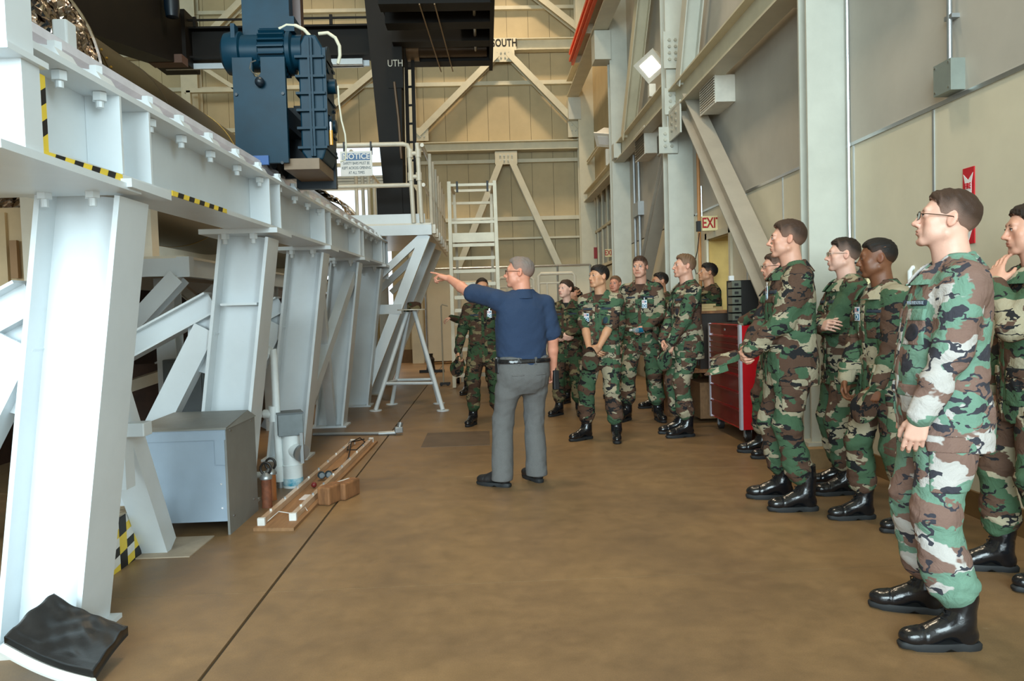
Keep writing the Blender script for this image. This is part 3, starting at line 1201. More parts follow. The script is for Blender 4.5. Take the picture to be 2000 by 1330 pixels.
        m5 = MB()
        for i in range(3):
            m5.box((cx_ + w_ * 0.08, yb + 0.0018, cz_ + t_ * (0.37 - 0.09 * i)), (w_ * 0.7, 0.0018, t_ * 0.04))
        m5.build('flag_stripes', MT['red'], bd, local=True)
        m6 = MB().box((cx_, yb - 0.002, cz_ + t_ * 0.62), (0.012, 0.006, 0.03))
        m6.build('badge_clip', MT['chrome'], bd, local=True)
    # ---- trousers
    lg = o.get('legs', {})
    fts = {}
    for sd, nm in ((1, 'R'), (-1, 'L')):
        fx, fy, fa = lg.get(nm, (sd * 0.11, 0.0, -sd * 12))
        hip = np.array((sd * 0.092 * wd, 0.0, 0.925)) * s
        A = Matrix.Rotation(R2D(fa), 3, 'Z')
        heel = np.array((fx, fy, 0.0))
        up = lg.get(nm + 'z', 0.0)
        ank = heel + np.array(A @ Vector((0, 0.055 * s, 0.10 * s))) + np.array((0, 0, up))
        kn, _ = ik(hip, ank, 0.425 * s, 0.420 * s, (0.12 * sd, 1, 0))
        fts[nm] = (sd, hip, kn, ank, heel, fa, up)
    ht = h * 1.35
    P = Field((-0.36, -0.40, 0.02), (0.36, 0.40, 1.03 * s), o.get('ht', ht))
    if lg:
        q = [v[3] for v in fts.values()]
        P = Field((min(-0.3, min(v[0] for v in q) - 0.14), min(-0.25, min(v[1] for v in q) - 0.2), 0.0), (max(0.3, max(v[0] for v in q) + 0.14), max(0.25, max(v[1] for v in q) + 0.2), 1.03 * s), o.get('ht', ht))
    if civ:
        P.trunk([(0.72 * s, 0, -0.01, 0.09 * wd * s, 0.06 * s), (0.77 * s, 0, -0.015, 0.135 * wd * s, 0.095 * s), (0.83 * s, 0, -0.018, 0.165 * wd * s, 0.122 * s), (0.90 * s, 0, -0.008, 0.178 * wd * s, 0.135 * s), (0.96 * s, 0, 0, 0.172 * wd * s, 0.128 * s), (1.005 * s, 0, 0.004, 0.172 * wd * s, 0.128 * s)])
    else:
        P.trunk([(0.74 * s, 0, 0.0, 0.11 * wd * s, 0.08 * s), (0.82 * s, 0, 0.0, 0.166 * wd * s, 0.118 * s), (0.90 * s, 0, 0, 0.172 * wd * s, 0.126 * s), (1.0 * s, 0, 0, 0.165 * wd * s, 0.120 * s)])
    for sd, hip, kn, ank, heel, fa, up in fts.values():
        b = o.get('leg', 1.0)
        P.cone(hip + np.array((0, 0, 0.02)), hip + (kn - hip) * 0.45, 0.097 * s * b, 0.096 * s * b, 0.05)
        P.cone(hip + (kn - hip) * 0.45, kn, 0.094 * s * b, 0.080 * s * b, 0.03)
        c1 = kn + (ank - kn) * 0.45
        if civ:
            P.cone(kn, ank + np.array((0, 0, -0.02)), 0.082 * s * b, 0.074 * s * b, 0.03)
            P.cone(c1, ank + np.array((0, 0.012, -0.045)), 0.074 * s * b, 0.080 * s * b, 0.03)
        else:
            P.cone(kn, c1, 0.080 * s * b, 0.080 * s * b, 0.03)
            bl = ank + (kn - ank) * 0.36
            P.cone(c1, bl, 0.080 * s * b, 0.084 * s * b, 0.02)
            P.cone(bl, ank + (kn - ank) * 0.27, 0.082 * s * b, 0.060 * s * b, 0.012)

    kz = 0.5 * s

    def zl(Pp):
        g = 0.5 + 0.7 * np.exp(-((Pp[:, 2] - kz) / 0.10) ** 2) + (1.0 if not civ else 0.5) * np.exp(-((Pp[:, 2] - (0.26 if not civ else 0.16) * s) / 0.09) ** 2) + 0.4 * np.exp(-((Pp[:, 2] - 0.8 * s) / 0.07) ** 2)
        return g
    P.wrinkle(seed + 7, 0.0055 if not civ else 0.0042, 34, zl)
    P.wrinkle(seed + 77, 0.0022, 80, zl)
    if civ:
        sl, X, Y, Z = P.block((-9, -9, -9), (9, 9, 9))
        zc = 0.048 * s
        P.D = np.maximum(P.D, zc - Z).astype(np.float32)
    V, Q = P.mesh()
    tz = np_mesh('trousers', V, Q, MT['bottom'], root, relax=1)
    if not civ and det:
        for sd, hip, kn, ank, heel, fa, up in fts.values():
            c = hip + (kn - hip) * 0.52
            lim = sorted((c[0] + sd * 0.035, c[0] + sd * 0.16))
            V, Q = P.piece((lim[0], c[1] - 0.085, c[2] - 0.10 * s), (lim[1], c[1] + 0.075, c[2] + 0.10 * s), 0.006)
            if len(V):
                cp = np_mesh('cargo_pocket', V, Q, MT['bottom'], root, relax=1)
                V, Q = P.piece((lim[0], c[1] - 0.090, c[2] + 0.055 * s), (lim[1], c[1] + 0.080, c[2] + 0.115 * s), 0.011)
                if len(V):
                    np_mesh('pocket_flap', V, Q, MT['bottom'], cp, relax=1)
    # ---- footwear
    src = MT['shoe' if civ else 'boot']
    for sd, hip, kn, ank, heel, fa, up in fts.values():
        b = copy_tree(src, root)
        b.location = (heel[0], heel[1], up)
        b.rotation_euler = (R2D(lg.get('toe', 0.0)) if up > 0.01 else 0, 0, R2D(fa))
        b.scale = (s, s, s)
    if civ:
        # belt with loops
        V, Q = P.piece((-0.3, -0.3, 0.962 * s), (0.3, 0.3, 0.997 * s), 0.012, thick=0.006)
        bl = np_mesh('belt', V, Q, MT['leather'], root, relax=1)
        for ang in (-150, -115, -75, -40, 10, 60, 120):
            t = R2D(ang)
            px, py = math.cos(t) * 0.172 * wd * s, math.sin(t) * 0.128 * s
            sc = 1.085
            MB().box((px * sc, py * sc + 0.003, 0.979 * s), (0.014, 0.016, 0.056), rz=t).build('belt_loop', MT['bottom'], bl, local=True)
        for sx in (-1, 1):
            lim = sorted((sx * 0.045 * s, sx * 0.140 * s))
            V, Q = P.piece((lim[0], -0.3, 0.868 * s), (lim[1], -0.03, 0.884 * s), 0.006, thick=0.006)
            if len(V):
                np_mesh('back_pocket', V, Q, MT['bottom'], tz, relax=1)
    return root, HT, arms, J, P
# ------------------------------------------------------------------ people's materials
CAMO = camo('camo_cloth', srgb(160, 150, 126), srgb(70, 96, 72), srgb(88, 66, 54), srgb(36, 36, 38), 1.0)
CAMO_LIT = camo('camo_lit_cloth', srgb(190, 186, 182), srgb(112, 146, 128), srgb(128, 102, 92), srgb(62, 62, 70), 0.92)  # same print painted paler, washed out by daylight on the nearest airman
CAMO_SHADE = camo('camo_shade_cloth', srgb(116, 104, 76), srgb(54, 74, 50), srgb(74, 54, 42), srgb(28, 28, 26), 1.15)  # same print painted darker for the weaker light on the far group

SKIN = {'pale': srgb(226, 178, 158), 'fair': srgb(214, 160, 136), 'tan': srgb(196, 140, 108), 'asian': srgb(205, 152, 118), 'brown': srgb(122, 78, 54), 'ruddy': srgb(212, 146, 120)}
HAIR = {'black': srgb(26, 22, 20), 'brown': srgb(62, 44, 34), 'light': srgb(110, 84, 62), 'grey': srgb(118, 108, 102), 'dark': srgb(40, 30, 24)}
SKIN_M = {k: tint_mat('skin_' + k, v, 0.48, 0.12, 160.0, 0.45, 0.06) for k, v in SKIN.items()}
HAIR_M = tint_mat('hair_strands', (1, 1, 1), 0.6, 0.5, 260.0, 0.3)
BROW_M = {k: mat('brow_' + k, tuple(c * 0.8 for c in v), 0.8) for k, v in HAIR.items()}
EYE_W = mat('eye_white', srgb(225, 220, 214), 0.15, var=0.02)
IRIS = {'dark': mat('iris_brown', srgb(52, 34, 24), 0.1), 'blue': mat('iris_grey', srgb(96, 116, 128), 0.1)}
PUPIL = mat('pupil_black', srgb(24, 17, 15), 0.3)
LEATHER = mat('black_leather', srgb(24, 24, 27), 0.22, var=0.15, bump=0.12, bscale=90, coat=0.3)
LEATHER_DULL = mat('worn_leather', srgb(34, 33, 34), 0.42, var=0.15, bump=0.12, bscale=90)
SOLE = mat('rubber_sole', srgb(30, 32, 34), 0.65)
LACE = mat('lace_cord', srgb(22, 22, 24), 0.8)
UNDER = mat('brown_undershirt', srgb(72, 48, 36), 0.9)
UNDER_B = mat('black_undershirt', srgb(24, 22, 22), 0.9)
TAPE = mat('tape_blue', srgb(44, 54, 66), 0.9)
PATCH = mat('patch_blue', srgb(32, 46, 72), 0.9, col2=srgb(40, 74, 78), scale=60)
PATCH_D = mat('patch_dark', srgb(24, 27, 34), 0.9, col2=srgb(50, 44, 52), scale=50)
BADGE_W = mat('badge_card', srgb(222, 224, 230), 0.3, var=0.02)
BADGE_B = mat('badge_teal', srgb(32, 110, 140), 0.3, var=0.02)
RED_P = mat('red_print', srgb(186, 60, 70), 0.4, var=0.02)
CHROME = mat('bright_chrome', srgb(225, 226, 230), 0.16, 1.0, var=0.02)
LENS = bpy.data.materials.new('spectacle_lens')
LENS.use_nodes = True
_b = LENS.node_tree.nodes['Principled BSDF']
_b.inputs['Transmission Weight'].default_value = 1.0
_b.inputs['Roughness'].default_value = 0.0
_b.inputs['IOR'].default_value = 1.05
_b.inputs['Base Color'].default_value = (0.97, 0.98, 0.98, 1)
WIRE = mat('wire_frame', srgb(96, 84, 74), 0.3, 0.9)
WIRE_W = mat('silver_frame', srgb(220, 220, 222), 0.25, 0.9)
NAVY = mat('navy_pique', srgb(38, 56, 84), 0.9, var=0.10, scale=300, bump=0.5, bscale=9)
GREY_T = mat('grey_tweed', srgb(104, 103, 102), 0.95, var=0.22, scale=700, bump=0.4, bscale=12)

BOOT = boot_meshes(LEATHER, SOLE, LACE)
SHOE = boot_meshes(LEATHER_DULL, SOLE, LACE, 0.006)


def mats(skin='fair', hair='brown', iris='dark', top=None, bottom=None, under=UNDER):
    top = top or CAMO
    if top is NAVY:
        bottom = GREY_T
    return dict(skin=SKIN_M[skin], hair=HAIR_M, brow=BROW_M[hair], eye_white=EYE_W, iris=IRIS[iris], dark=PUPIL, top=top, bottom=bottom or top,
                undershirt=under, tape=TAPE, patch=PATCH, patch_dark=PATCH_D, badge_white=BADGE_W, badge_blue=BADGE_B, red=RED_P, chrome=CHROME, lens=LENS,
                wire=WIRE, silver=WIRE_W, boot=BOOT, shoe=SHOE, leather=LEATHER)


def look(skin='fair', hair='brown', iris='dark', top=None, under=UNDER, **k):
    o = dict(mats=mats(skin, hair, iris, top, under=under), skin_rgb=SKIN[skin], hair_rgb=HAIR[hair])
    o.update(k)
    return o


# hanging and folded arm poses (wrist positions in the person's own frame: x right, y forward)
def hang(sd, y=0.03, out=0.0, **k):
    d = dict(w=(sd * (0.245 + out), y, 0.885), pole=(sd * 0.3, -1, 0), n=(-sd, 0.25, 0), u=(0, 0.12, -1), curl=(18, 22, 26, 30), thumb=0.4)
    d.update(k)
    return d
# ------------------------------------------------------------------ surveying: pixel of the 2000x1330 photo -> point of the hall
_m = scn.camera.matrix_world
_R, _U, _B = [np.array(_m.col[i][:3]) for i in range(3)]
_C = np.array((0, 0, 1.35))


def ray(px, py):
    return -_B + _R * (px - 1000) / 1500 + _U * (665 - py) / 1500


def at(px, py, Y=None, X=None, Z=None):
    d = ray(px, py)
    i, v = (1, Y) if Y is not None else ((0, X) if X is not None else (2, Z))
    return Vector(_C + d * (v - _C[i]) / d[i])


# ------------------------------------------------------------------ colours of the hall
STEEL = mat('painted_steel', srgb(206, 198, 172), 0.45, var=0.05, scale=3, bump=0.04)
STEEL_G = mat('painted_steel_grey', srgb(196, 196, 184), 0.42, var=0.05, scale=3, bump=0.04)
SIDING = mat('wall_siding', srgb(186, 168, 130), 0.6, var=0.06, scale=1.2)
WALL_GREY = mat('wall_grey', srgb(186, 180, 168), 0.55, var=0.05, scale=1.5, bump=0.03, bscale=200)
WALL_CREAM = mat('wall_cream', srgb(216, 207, 182), 0.5, var=0.04, scale=1.5, bump=0.03, bscale=200)
DARKGAP = mat('seam_dark', srgb(84, 74, 58), 0.9)
ALU = mat('aluminium_trim', srgb(200, 204, 206), 0.3, 0.9, var=0.04)
BASEB = mat('baseboard_brown', srgb(112, 84, 48), 0.6, var=0.1)
CEIL = mat('ceiling_deck', srgb(190, 180, 150), 0.8)
WHITE = mat('white_gloss_paint', srgb(215, 222, 226), 0.32, var=0.03, scale=2.5, bump=0.05, bscale=25, spots=(srgb(120, 112, 100), 22.0, 0.735))
WHITE2 = mat('white_rail_paint', srgb(222, 214, 196), 0.32, var=0.04)
BLACK_ST = mat('black_crane_steel', srgb(20, 15, 10), 0.6, var=0.15, scale=2, spec=0.25)
CONC = mat('concrete_plinth', srgb(150, 124, 88), 0.8, var=0.12, scale=9, bump=0.1)
GLASS_D = mat('dark_pane', srgb(44, 42, 34), 0.12)
DOORIN = mat('inner_room_yellow', srgb(196, 160, 88), 0.7)

# floor: sealed concrete, warm brown, cloudy, slightly glossy
FLOOR, nt, b = new_mat('sealed_concrete_floor')
L = nt.links.new
tc = _n(nt, 'ShaderNodeTexCoord')
n1 = _n(nt, 'ShaderNodeTexNoise', Scale=0.75, Detail=6.0, Roughness=0.62, Distortion=0.4)
n2 = _n(nt, 'ShaderNodeTexNoise', Scale=7.0, Detail=8.0, Roughness=0.7)
n3 = _n(nt, 'ShaderNodeTexNoise', Scale=160.0, Detail=3.0)
for q in (n1, n2, n3):
    L(tc.outputs['Object'], q.inputs['Vector'])
r1 = _n(nt, 'ShaderNodeValToRGB')
e = r1.color_ramp.elements
e[0].position, e[0].color = 0.30, (*srgb(114, 91, 67), 1)
e[1].position, e[1].color = 0.72, (*srgb(149, 119, 83), 1)
L(n1.outputs['Fac'], r1.inputs['Fac'])
mr = _n(nt, 'ShaderNodeMapRange')
mr.inputs['To Min'].default_value, mr.inputs['To Max'].default_value = 0.58, 1.38
L(n2.outputs['Fac'], mr.inputs['Value'])
h1 = _n(nt, 'ShaderNodeHueSaturation')
L(mr.outputs['Result'], h1.inputs['Value'])
L(r1.outputs['Color'], h1.inputs['Color'])
m2 = _n(nt, 'ShaderNodeMapRange')
m2.inputs['To Min'].default_value, m2.inputs['To Max'].default_value = 0.78, 1.22
L(n3.outputs['Fac'], m2.inputs['Value'])
h2 = _n(nt, 'ShaderNodeHueSaturation')
L(m2.outputs['Result'], h2.inputs['Value'])
L(h1.outputs['Color'], h2.inputs['Color'])
# scuffs and old paint marks
n4 = _n(nt, 'ShaderNodeTexNoise', Scale=3.2, Detail=10.0, Roughness=0.8)
L(tc.outputs['Object'], n4.inputs['Vector'])
m4 = _n(nt, 'ShaderNodeMapRange')
m4.inputs['From Min'].default_value, m4.inputs['From Max'].default_value = 0.655, 0.71
m4.inputs['To Max'].default_value = 0.5
L(n4.outputs['Fac'], m4.inputs['Value'])
mx = _n(nt, 'ShaderNodeMix', data_type='RGBA')
L(m4.outputs['Result'], mx.inputs['Factor'])
L(h2.outputs['Color'], mx.inputs[6])
mx.inputs[7].default_value = (*srgb(196, 184, 160), 1)
L(mx.outputs[2], b.inputs['Base Color'])
mr2 = _n(nt, 'ShaderNodeMapRange')
mr2.inputs['To Min'].default_value, mr2.inputs['To Max'].default_value = 0.30, 0.52
L(n2.outputs['Fac'], mr2.inputs['Value'])
L(mr2.outputs['Result'], b.inputs['Roughness'])
b.inputs['Specular IOR Level'].default_value = 0.35

# ------------------------------------------------------------------ floor slabs
fl = MB().bx(-14, 3.4, -7, 20.75, -0.30, -0.012).build('floor', mat('joint_filler', srgb(70, 62, 50), 0.9), None)
fl['kind'] = 'structure'
xs_ = [(-14, -7.6), (-7.594, -4.4), (-4.394, -1.118), (-1.102, 3.4)]
ys_ = [-7, -1.15, 1.3, 3.75, 6.2, 8.65, 11.1, 13.55, 16.0, 18.45, 20.75]
for i, (x0, x1) in enumerate(xs_):
    for y0, y1 in zip(ys_[:-1], ys_[1:]):
        MB().bx(x0, x1, y0 + 0.002, y1 - 0.002, -0.012, 0.0).build('slab', FLOOR, fl)
# steel cover plate and grout pads let into the floor
p = at(890, 857, Z=0)
MB().bx(p.x - 0.33, p.x + 0.36, p.y - 0.45, p.y + 0.45, -0.002, 0.002).build('cover_plate', mat('floor_plate', srgb(96, 78, 62), 0.5, var=0.1), fl)

# ------------------------------------------------------------------ back wall, one siding panel after another
YB = 20.6
wb = MB()
for x0, x1, z0, z1 in ((-14, -4.5, 0, 12.2), (-2.45, 3.4, 0, 12.2), (-4.5, -2.45, 5.75, 12.2)):
    wb.bx(x0, x1, YB + 0.03, YB + 0.15, z0, z1)
wb = wb.build('wall_back', DARKGAP)
wb['kind'] = 'structure'
PW = 0.565
x = -13.9
while x < 3.3:
    a, c = x + 0.004, min(x + PW - 0.004, 3.38)
    if c <= -4.5 or a >= -2.45:
        MB().bx(a, c, YB, YB + 0.035, 0.0, 12.2).build('siding_panel', SIDING, wb)
    else:
        if a < -4.5:
            MB().bx(a, -4.5, YB, YB + 0.035, 0, 12.2).build('siding_panel', SIDING, wb)
            a = -4.5
        if c > -2.45:
            MB().bx(-2.45, c, YB, YB + 0.035, 0, 12.2).build('siding_panel', SIDING, wb)
            c = -2.45
        MB().bx(a, c, YB, YB + 0.035, 5.75, 12.2).build('siding_panel', SIDING, wb)
    x += PW
MB().bx(-14, -4.5, YB - 0.02, YB, 0, 0.35).build('baseboard_back', BASEB)['kind'] = 'structure'
MB().bx(-2.45, 2.95, YB - 0.02, YB, 0, 0.35).build('baseboard_back', BASEB)['kind'] = 'structure'

# half-raised roller curtain and its post in the bright opening
rc = MB().bx(-4.5, -2.45, YB + 0.10, YB + 0.12, 4.62, 5.0).build('trim_9', WHITE2)
rc['kind'] = 'structure'
for i in range(5):
    MB().bx(-4.5, -2.45, YB + 0.02, YB + 0.10, 4.62 + 0.08 * i, 4.675 + 0.08 * i).build('slat', WHITE2, rc)
MB().bx(-2.98, -2.80, YB - 0.05, YB + 0.15, 0.0, 4.7).build('trim_10', mat('olive_post', srgb(130, 120, 80), 0.6))['kind'] = 'structure'

# ------------------------------------------------------------------ right wall: grey sheets above, cream boards below
XW = 2.95
wr = MB().bx(XW + 0.03, XW + 0.15, -1.2, 9.12, 0, 12.2).bx(XW + 0.03, XW + 0.15, 10.02, 20.7, 0, 12.2).bx(XW + 0.03, XW + 0.15, 9.12, 10.02, 2.18, 12.2).build('wall_right', DARKGAP)  # wall stops short behind the camera to let the added side light in
wr['kind'] = 'structure'
seams = [-1.2, -1.1, -1.0, 0.2, 2.4, at(1824, 219, X=XW).y, at(1668, 285, X=XW).y, at(1529, 345, X=XW).y, at(1457, 375, X=XW).y, 10.02, 11.3, 13.3, 15.7, 18.4, 20.6]
for y0, y1 in zip(seams[:-1], seams[1:]):
    a, c = y0 + 0.004, y1 - 0.004
    if y1 > 15.71 or y1 < -0.9:
        continue
    if y0 < 9.0 < y1 or abs(y1 - 10.02) < 0.01:
        MB().bx(XW, XW + 0.03, a, 9.12, 0, 2.565).build('cream_board', WALL_CREAM, wr)
        MB().bx(XW, XW + 0.03, 9.12, c, 2.20, 2.565).build('cream_board', WALL_CREAM, wr)
    else:
        MB().bx(XW, XW + 0.03, a, c, 0, 2.565).build('cream_board', WALL_CREAM, wr)
for y0, y1 in ((-1.2, 6.1), (6.1, 10.7), (10.7, 15.7)):
    MB().bx(XW, XW + 0.03, y0 + 0.003, y1 - 0.003, 2.585, 12.2).build('grey_sheet', WALL_GREY, wr)
MB().bx(XW - 0.012, XW + 0.01, -1.2, 10.6, 2.562, 2.588).build('trim_1', ALU)['kind'] = 'structure'
for i, y in enumerate(seams[5:9]):
    MB().bx(XW - 0.008, XW + 0.01, y - 0.010, y + 0.010, 0.16, 2.56).build('trim_%d' % (i + 2), ALU)['kind'] = 'structure'
MB().bx(XW - 0.02, XW, -1.2, 6.0, 0, 0.157).build('baseboard_right', BASEB)['kind'] = 'structure'
MB().bx(XW - 0.02, XW, 6.6, 9.1, 0, 0.157).build('baseboard_right', BASEB)['kind'] = 'structure'
# far bay: siding above, tall framed window, cream board below
y = 15.72
while y < 20.5:
    y1 = min(y + 0.56, 20.55)
    MB().bx(XW, XW + 0.03, y + 0.003, y1 - 0.003, 4.3, 12.2).build('siding_panel', SIDING, wr)
    MB().bx(XW, XW + 0.03, y + 0.003, y1 - 0.003, 0, 2.3).build('cream_board', WALL_CREAM, wr)
    y = y1
wn = MB().bx(XW + 0.012, XW + 0.02, 15.75, 20.5, 2.35, 4.25).build('window_1', DARKGAP)
wn['kind'] = 'structure'
for k in range(6):
    for z0, z1 in ((2.40, 3.25), (3.31, 4.2)):
        MB().bx(XW + 0.002, XW + 0.010, 15.80 + 0.78 * k, 16.52 + 0.78 * k, z0, z1).build('pane', GLASS_D, wn)
for z in (2.36, 3.28, 4.24):
    MB().bx(XW - 0.04, XW + 0.01, 15.75, 20.5, z - 0.03, z + 0.03).build('window_frame', STEEL, wn)
for k in range(7):
    MB().bx(XW - 0.035, XW + 0.01, 15.74 + 0.78 * k, 15.80 + 0.78 * k, 2.36, 4.24).build('mullion', STEEL, wn)

# left wall and roof close the hall
MB().bx(-14.15, -14, -7, 20.75, 0, 12.2).build('wall_left', SIDING)['kind'] = 'structure'
MB().bx(-14.15, 3.4, -7, 20.75, 12.2, 12.35).build('ceiling', CEIL)['kind'] = 'structure'
# lintel and jambs of the big door behind the camera
wf = MB().bx(-14, 3.4, -7.1, -7, 8.6, 12.2).bx(-14, -9.5, -7.1, -7, 0, 8.6).bx(2.2, 3.4, -7.1, -7, 0, 8.6).build('wall_front', SIDING)
wf['kind'] = 'structure'

# inner room seen through the door, and the door frame
dr = MB()
dr.bx(XW + 0.0, XW + 0.30, 9.10, 9.14, 0, 2.20).bx(XW, XW + 0.30, 10.00, 10.05, 0, 2.20).bx(XW, XW + 0.30, 9.10, 10.05, 2.16, 2.21)
dr = dr.build('door_1', DOORIN)
dr['kind'] = 'structure'
MB().bx(XW - 0.03, XW + 0.02, 9.05, 9.12, 0, 2.26).build('door_jamb', WALL_CREAM, dr)
MB().bx(XW - 0.03, XW + 0.02, 10.02, 10.09, 0, 2.26).build('door_jamb', WALL_CREAM, dr)
MB().bx(XW - 0.03, XW + 0.02, 9.05, 10.09, 2.18, 2.26).build('door_head', WALL_CREAM, dr)
MB().bx(XW + 0.9, XW + 0.94, 8.4, 11.6, 0, 2.5).build('room_wall', DOORIN, dr)
MB().bx(XW + 0.15, XW + 0.94, 11.5, 11.54, 0, 2.5).build('room_wall', DOORIN, dr)
MB().bx(XW + 0.32, XW + 0.36, 10.06, 10.9, 0.02, 2.14).build('door_leaf', WALL_CREAM, dr)
MB().bx(XW + 0.15, XW + 0.94, 8.4, 11.54, 2.5, 2.54).build('room_ceiling', WALL_CREAM, dr)
MB().bx(XW + 0.15, XW + 0.94, 8.4, 11.54, -0.04, 0.0).build('room_floor', FLOOR, dr)

# ------------------------------------------------------------------ building steel
BOLT = mat('zinc_bolt', srgb(176, 172, 156), 0.4, 0.5)


def gusset(parent, c, w, h, nbx=2, nbz=2, m=STEEL, axis='y', s=-1):
    c = Vector(c)
    if axis == 'y':
        g = MB().box(c, (w, 0.02, h)).build('gusset_plate', m, parent)
        for i in range(nbx):
            for j in range(nbz):
                p = c + Vector(((i + .5) / nbx * w * .7 - w * .35, s * 0.01, (j + .5) / nbz * h * .7 - h * .35))
                MB().hexbolt(p, (0, s, 0), 0.022, 0.022).build('bolt', BOLT, g)
    else:
        g = MB().box(c, (0.02, w, h)).build('gusset_plate', m, parent)
        for i in range(nbx):
            for j in range(nbz):
                p = c + Vector((s * 0.01, (i + .5) / nbx * w * .7 - w * .35, (j + .5) / nbz * h * .7 - h * .35))
                MB().hexbolt(p, (s, 0, 0), 0.022, 0.022).build('bolt', BOLT, g)
    return g


def column(x0, x1, y, d, z0, label, m, grp=None):
    t = empty('steel_column', ((x0 + x1) / 2, y, z0), 0, label, 'column', grp)
    cx = (x0 + x1) / 2
    MB().ibeam((cx, y, z0), (cx, y, 12.2), x1 - x0, d, 0.022, 0.30 * (x1 - x0), up=(0, 1, 0)).build('shaft', m, t)
    MB().bx(x0 - 0.05, x1, y - d / 2 - 0.05, y + d / 2 + 0.05, z0, z0 + 0.03).build('base_plate', m, t)
    return t


GB = 'steel columns along the right wall'
c1 = column(2.625, 2.965, 6.22, 0.17, 0.165, 'pale grey steel column on a concrete plinth, behind the crew-cut glasses wearer', STEEL_G)
MB().bx(2.52, 2.98, 5.98, 6.45, 0, 0.165).build('column_plinth', CONC, c1)
MB().cyl((2.985 - 0.05, 6.09, 0.2), (2.935, 6.09, 9.5), 0.014, n=8).build('conduit', ALU, c1)
c2 = column(2.60, 2.95, 10.85, 0.30, 0.0, 'pale steel column with bolted joint plates, left of the large exit sign', STEEL_G)
c3 = column(2.60, 2.95, 15.45, 0.30, 0.0, 'pale steel column behind the tall airman with the water bottle', STEEL_G)
c4 = column(2.55, 2.95, 20.2, 0.36, 0.0, 'steel column in the far right corner with a red placard', STEEL)
MB().box(at(1163, 494, Y=20.0) + Vector((0, -0.012, 0)), (0.085, 0.02, 0.29)).build('red_placard', mat('placard_red', srgb(150, 30, 30), 0.5), c4)
cb = empty('steel_column', (-1.80, 20.3, 0), 0, 'pale steel column at the back wall behind the stair railing', 'column')
MB().ibeam((-1.80, 20.35, 0), (-1.80, 20.35, 12.2), 0.30, 0.34, 0.03, 0.03, up=(0, 1, 0)).build('shaft', STEEL, cb)
cb = empty('steel_column', (-7.4, 20.3, 0), 0, 'pale steel column at the back wall, top left behind the crane', 'column')
MB().ibeam((-7.4, 20.35, 0), (-7.4, 20.35, 12.2), 0.42, 0.34, 0.03, 0.03, up=(0, 1, 0)).build('shaft', STEEL, cb)


def beam(name, p0, p1, w, h, label, cat, m=STEEL, up=(0, 0, 1), tf=0.022, tw=0.016):
    mid = (Vector(p0) + Vector(p1)) / 2
    t = empty(name, mid, 0, label, cat)
    MB().ibeam(p0, p1, w, h, tf, tw, up).build('web_and_flanges', m, t)
    return t


ZB = 4.25
b1 = beam('wall_beam', (2.72, 5.2, 4.13), (2.72, 10.7, 4.13), 0.22, 0.34, 'horizontal steel beam from the bolted column up to the near column', 'beam')
b2 = beam('wall_beam', (2.74, 11.0, 4.36), (2.74, 15.3, 4.36), 0.20, 0.34, 'horizontal steel beam carrying the lit floodlight on the right wall', 'beam')
b3 = beam('wall_beam', (2.74, 15.6, 4.18), (2.74, 20.0, 4.18), 0.20, 0.24, 'horizontal steel beam above the dark framed window', 'beam')
b4 = beam('wall_beam', (2.76, 15.6, 5.08), (2.76, 20.0, 5.08), 0.05, 0.10, 'thin steel rail under the unlit floodlight near the far corner', 'rail')
MB().bx(2.58, 2.72, 14.95, 15.2, 4.22, 4.5).build('joint_plate', STEEL_G, b2)
gusset(c2, (2.60, 10.66, 3.62), 0.26, 0.36, 2, 3, STEEL_G, 'y')
gusset(c2, (2.68, 10.66, 4.15), 0.24, 0.36, 2, 3, STEEL_G, 'y')
gusset(c2, (2.68, 10.66, 4.85), 0.24, 0.5, 2, 4, STEEL_G, 'y')
gusset(c2, (2.62, 10.35, 3.80), 0.62, 0.42, 2, 3, STEEL_G, 'x')
gusset(c2, (2.80, 10.5, 4.75), 0.30, 0.50, 2, 3, STEEL_G, 'x')


def brace(p0, p1, w, h, label, up, m=STEEL):
    return beam('diagonal_brace', p0, p1, w, h, label, 'brace', m, up, 0.016, 0.014)


RX = (1, 0, 0)
STEEL_B = mat('brace_grey', srgb(168, 160, 146), 0.42, var=0.05, scale=3, bump=0.04)
brace((2.74, 10.1, 3.98), (2.74, 6.22, 0.55), 0.20, 0.26, 'diagonal steel brace in front of the door, rising left to the bolted column', (0, 0, 1), STEEL_B)
brace((2.74, 11.1, 3.55), (2.74, 15.2, 0.1), 0.20, 0.22, 'diagonal steel brace behind the profile airman, rising right to the bolted column', (0, 0, 1), STEEL_B)
brace(at(1338, 165, X=2.74), at(1362, -90, X=2.74), 0.24, 0.22, 'steep steel brace rising from the bolted column above the near beam', RX, STEEL_G)
brace(at(1226, 268, X=2.74), at(1262, -60, X=2.74), 0.24, 0.22, 'steep steel brace rising left of the lit floodlight', RX)
brace((2.76, 6.4, 6.9), (2.76, 10.4, 9.5), 0.2, 0.22, 'upper diagonal steel brace over the near wall bay', RX)

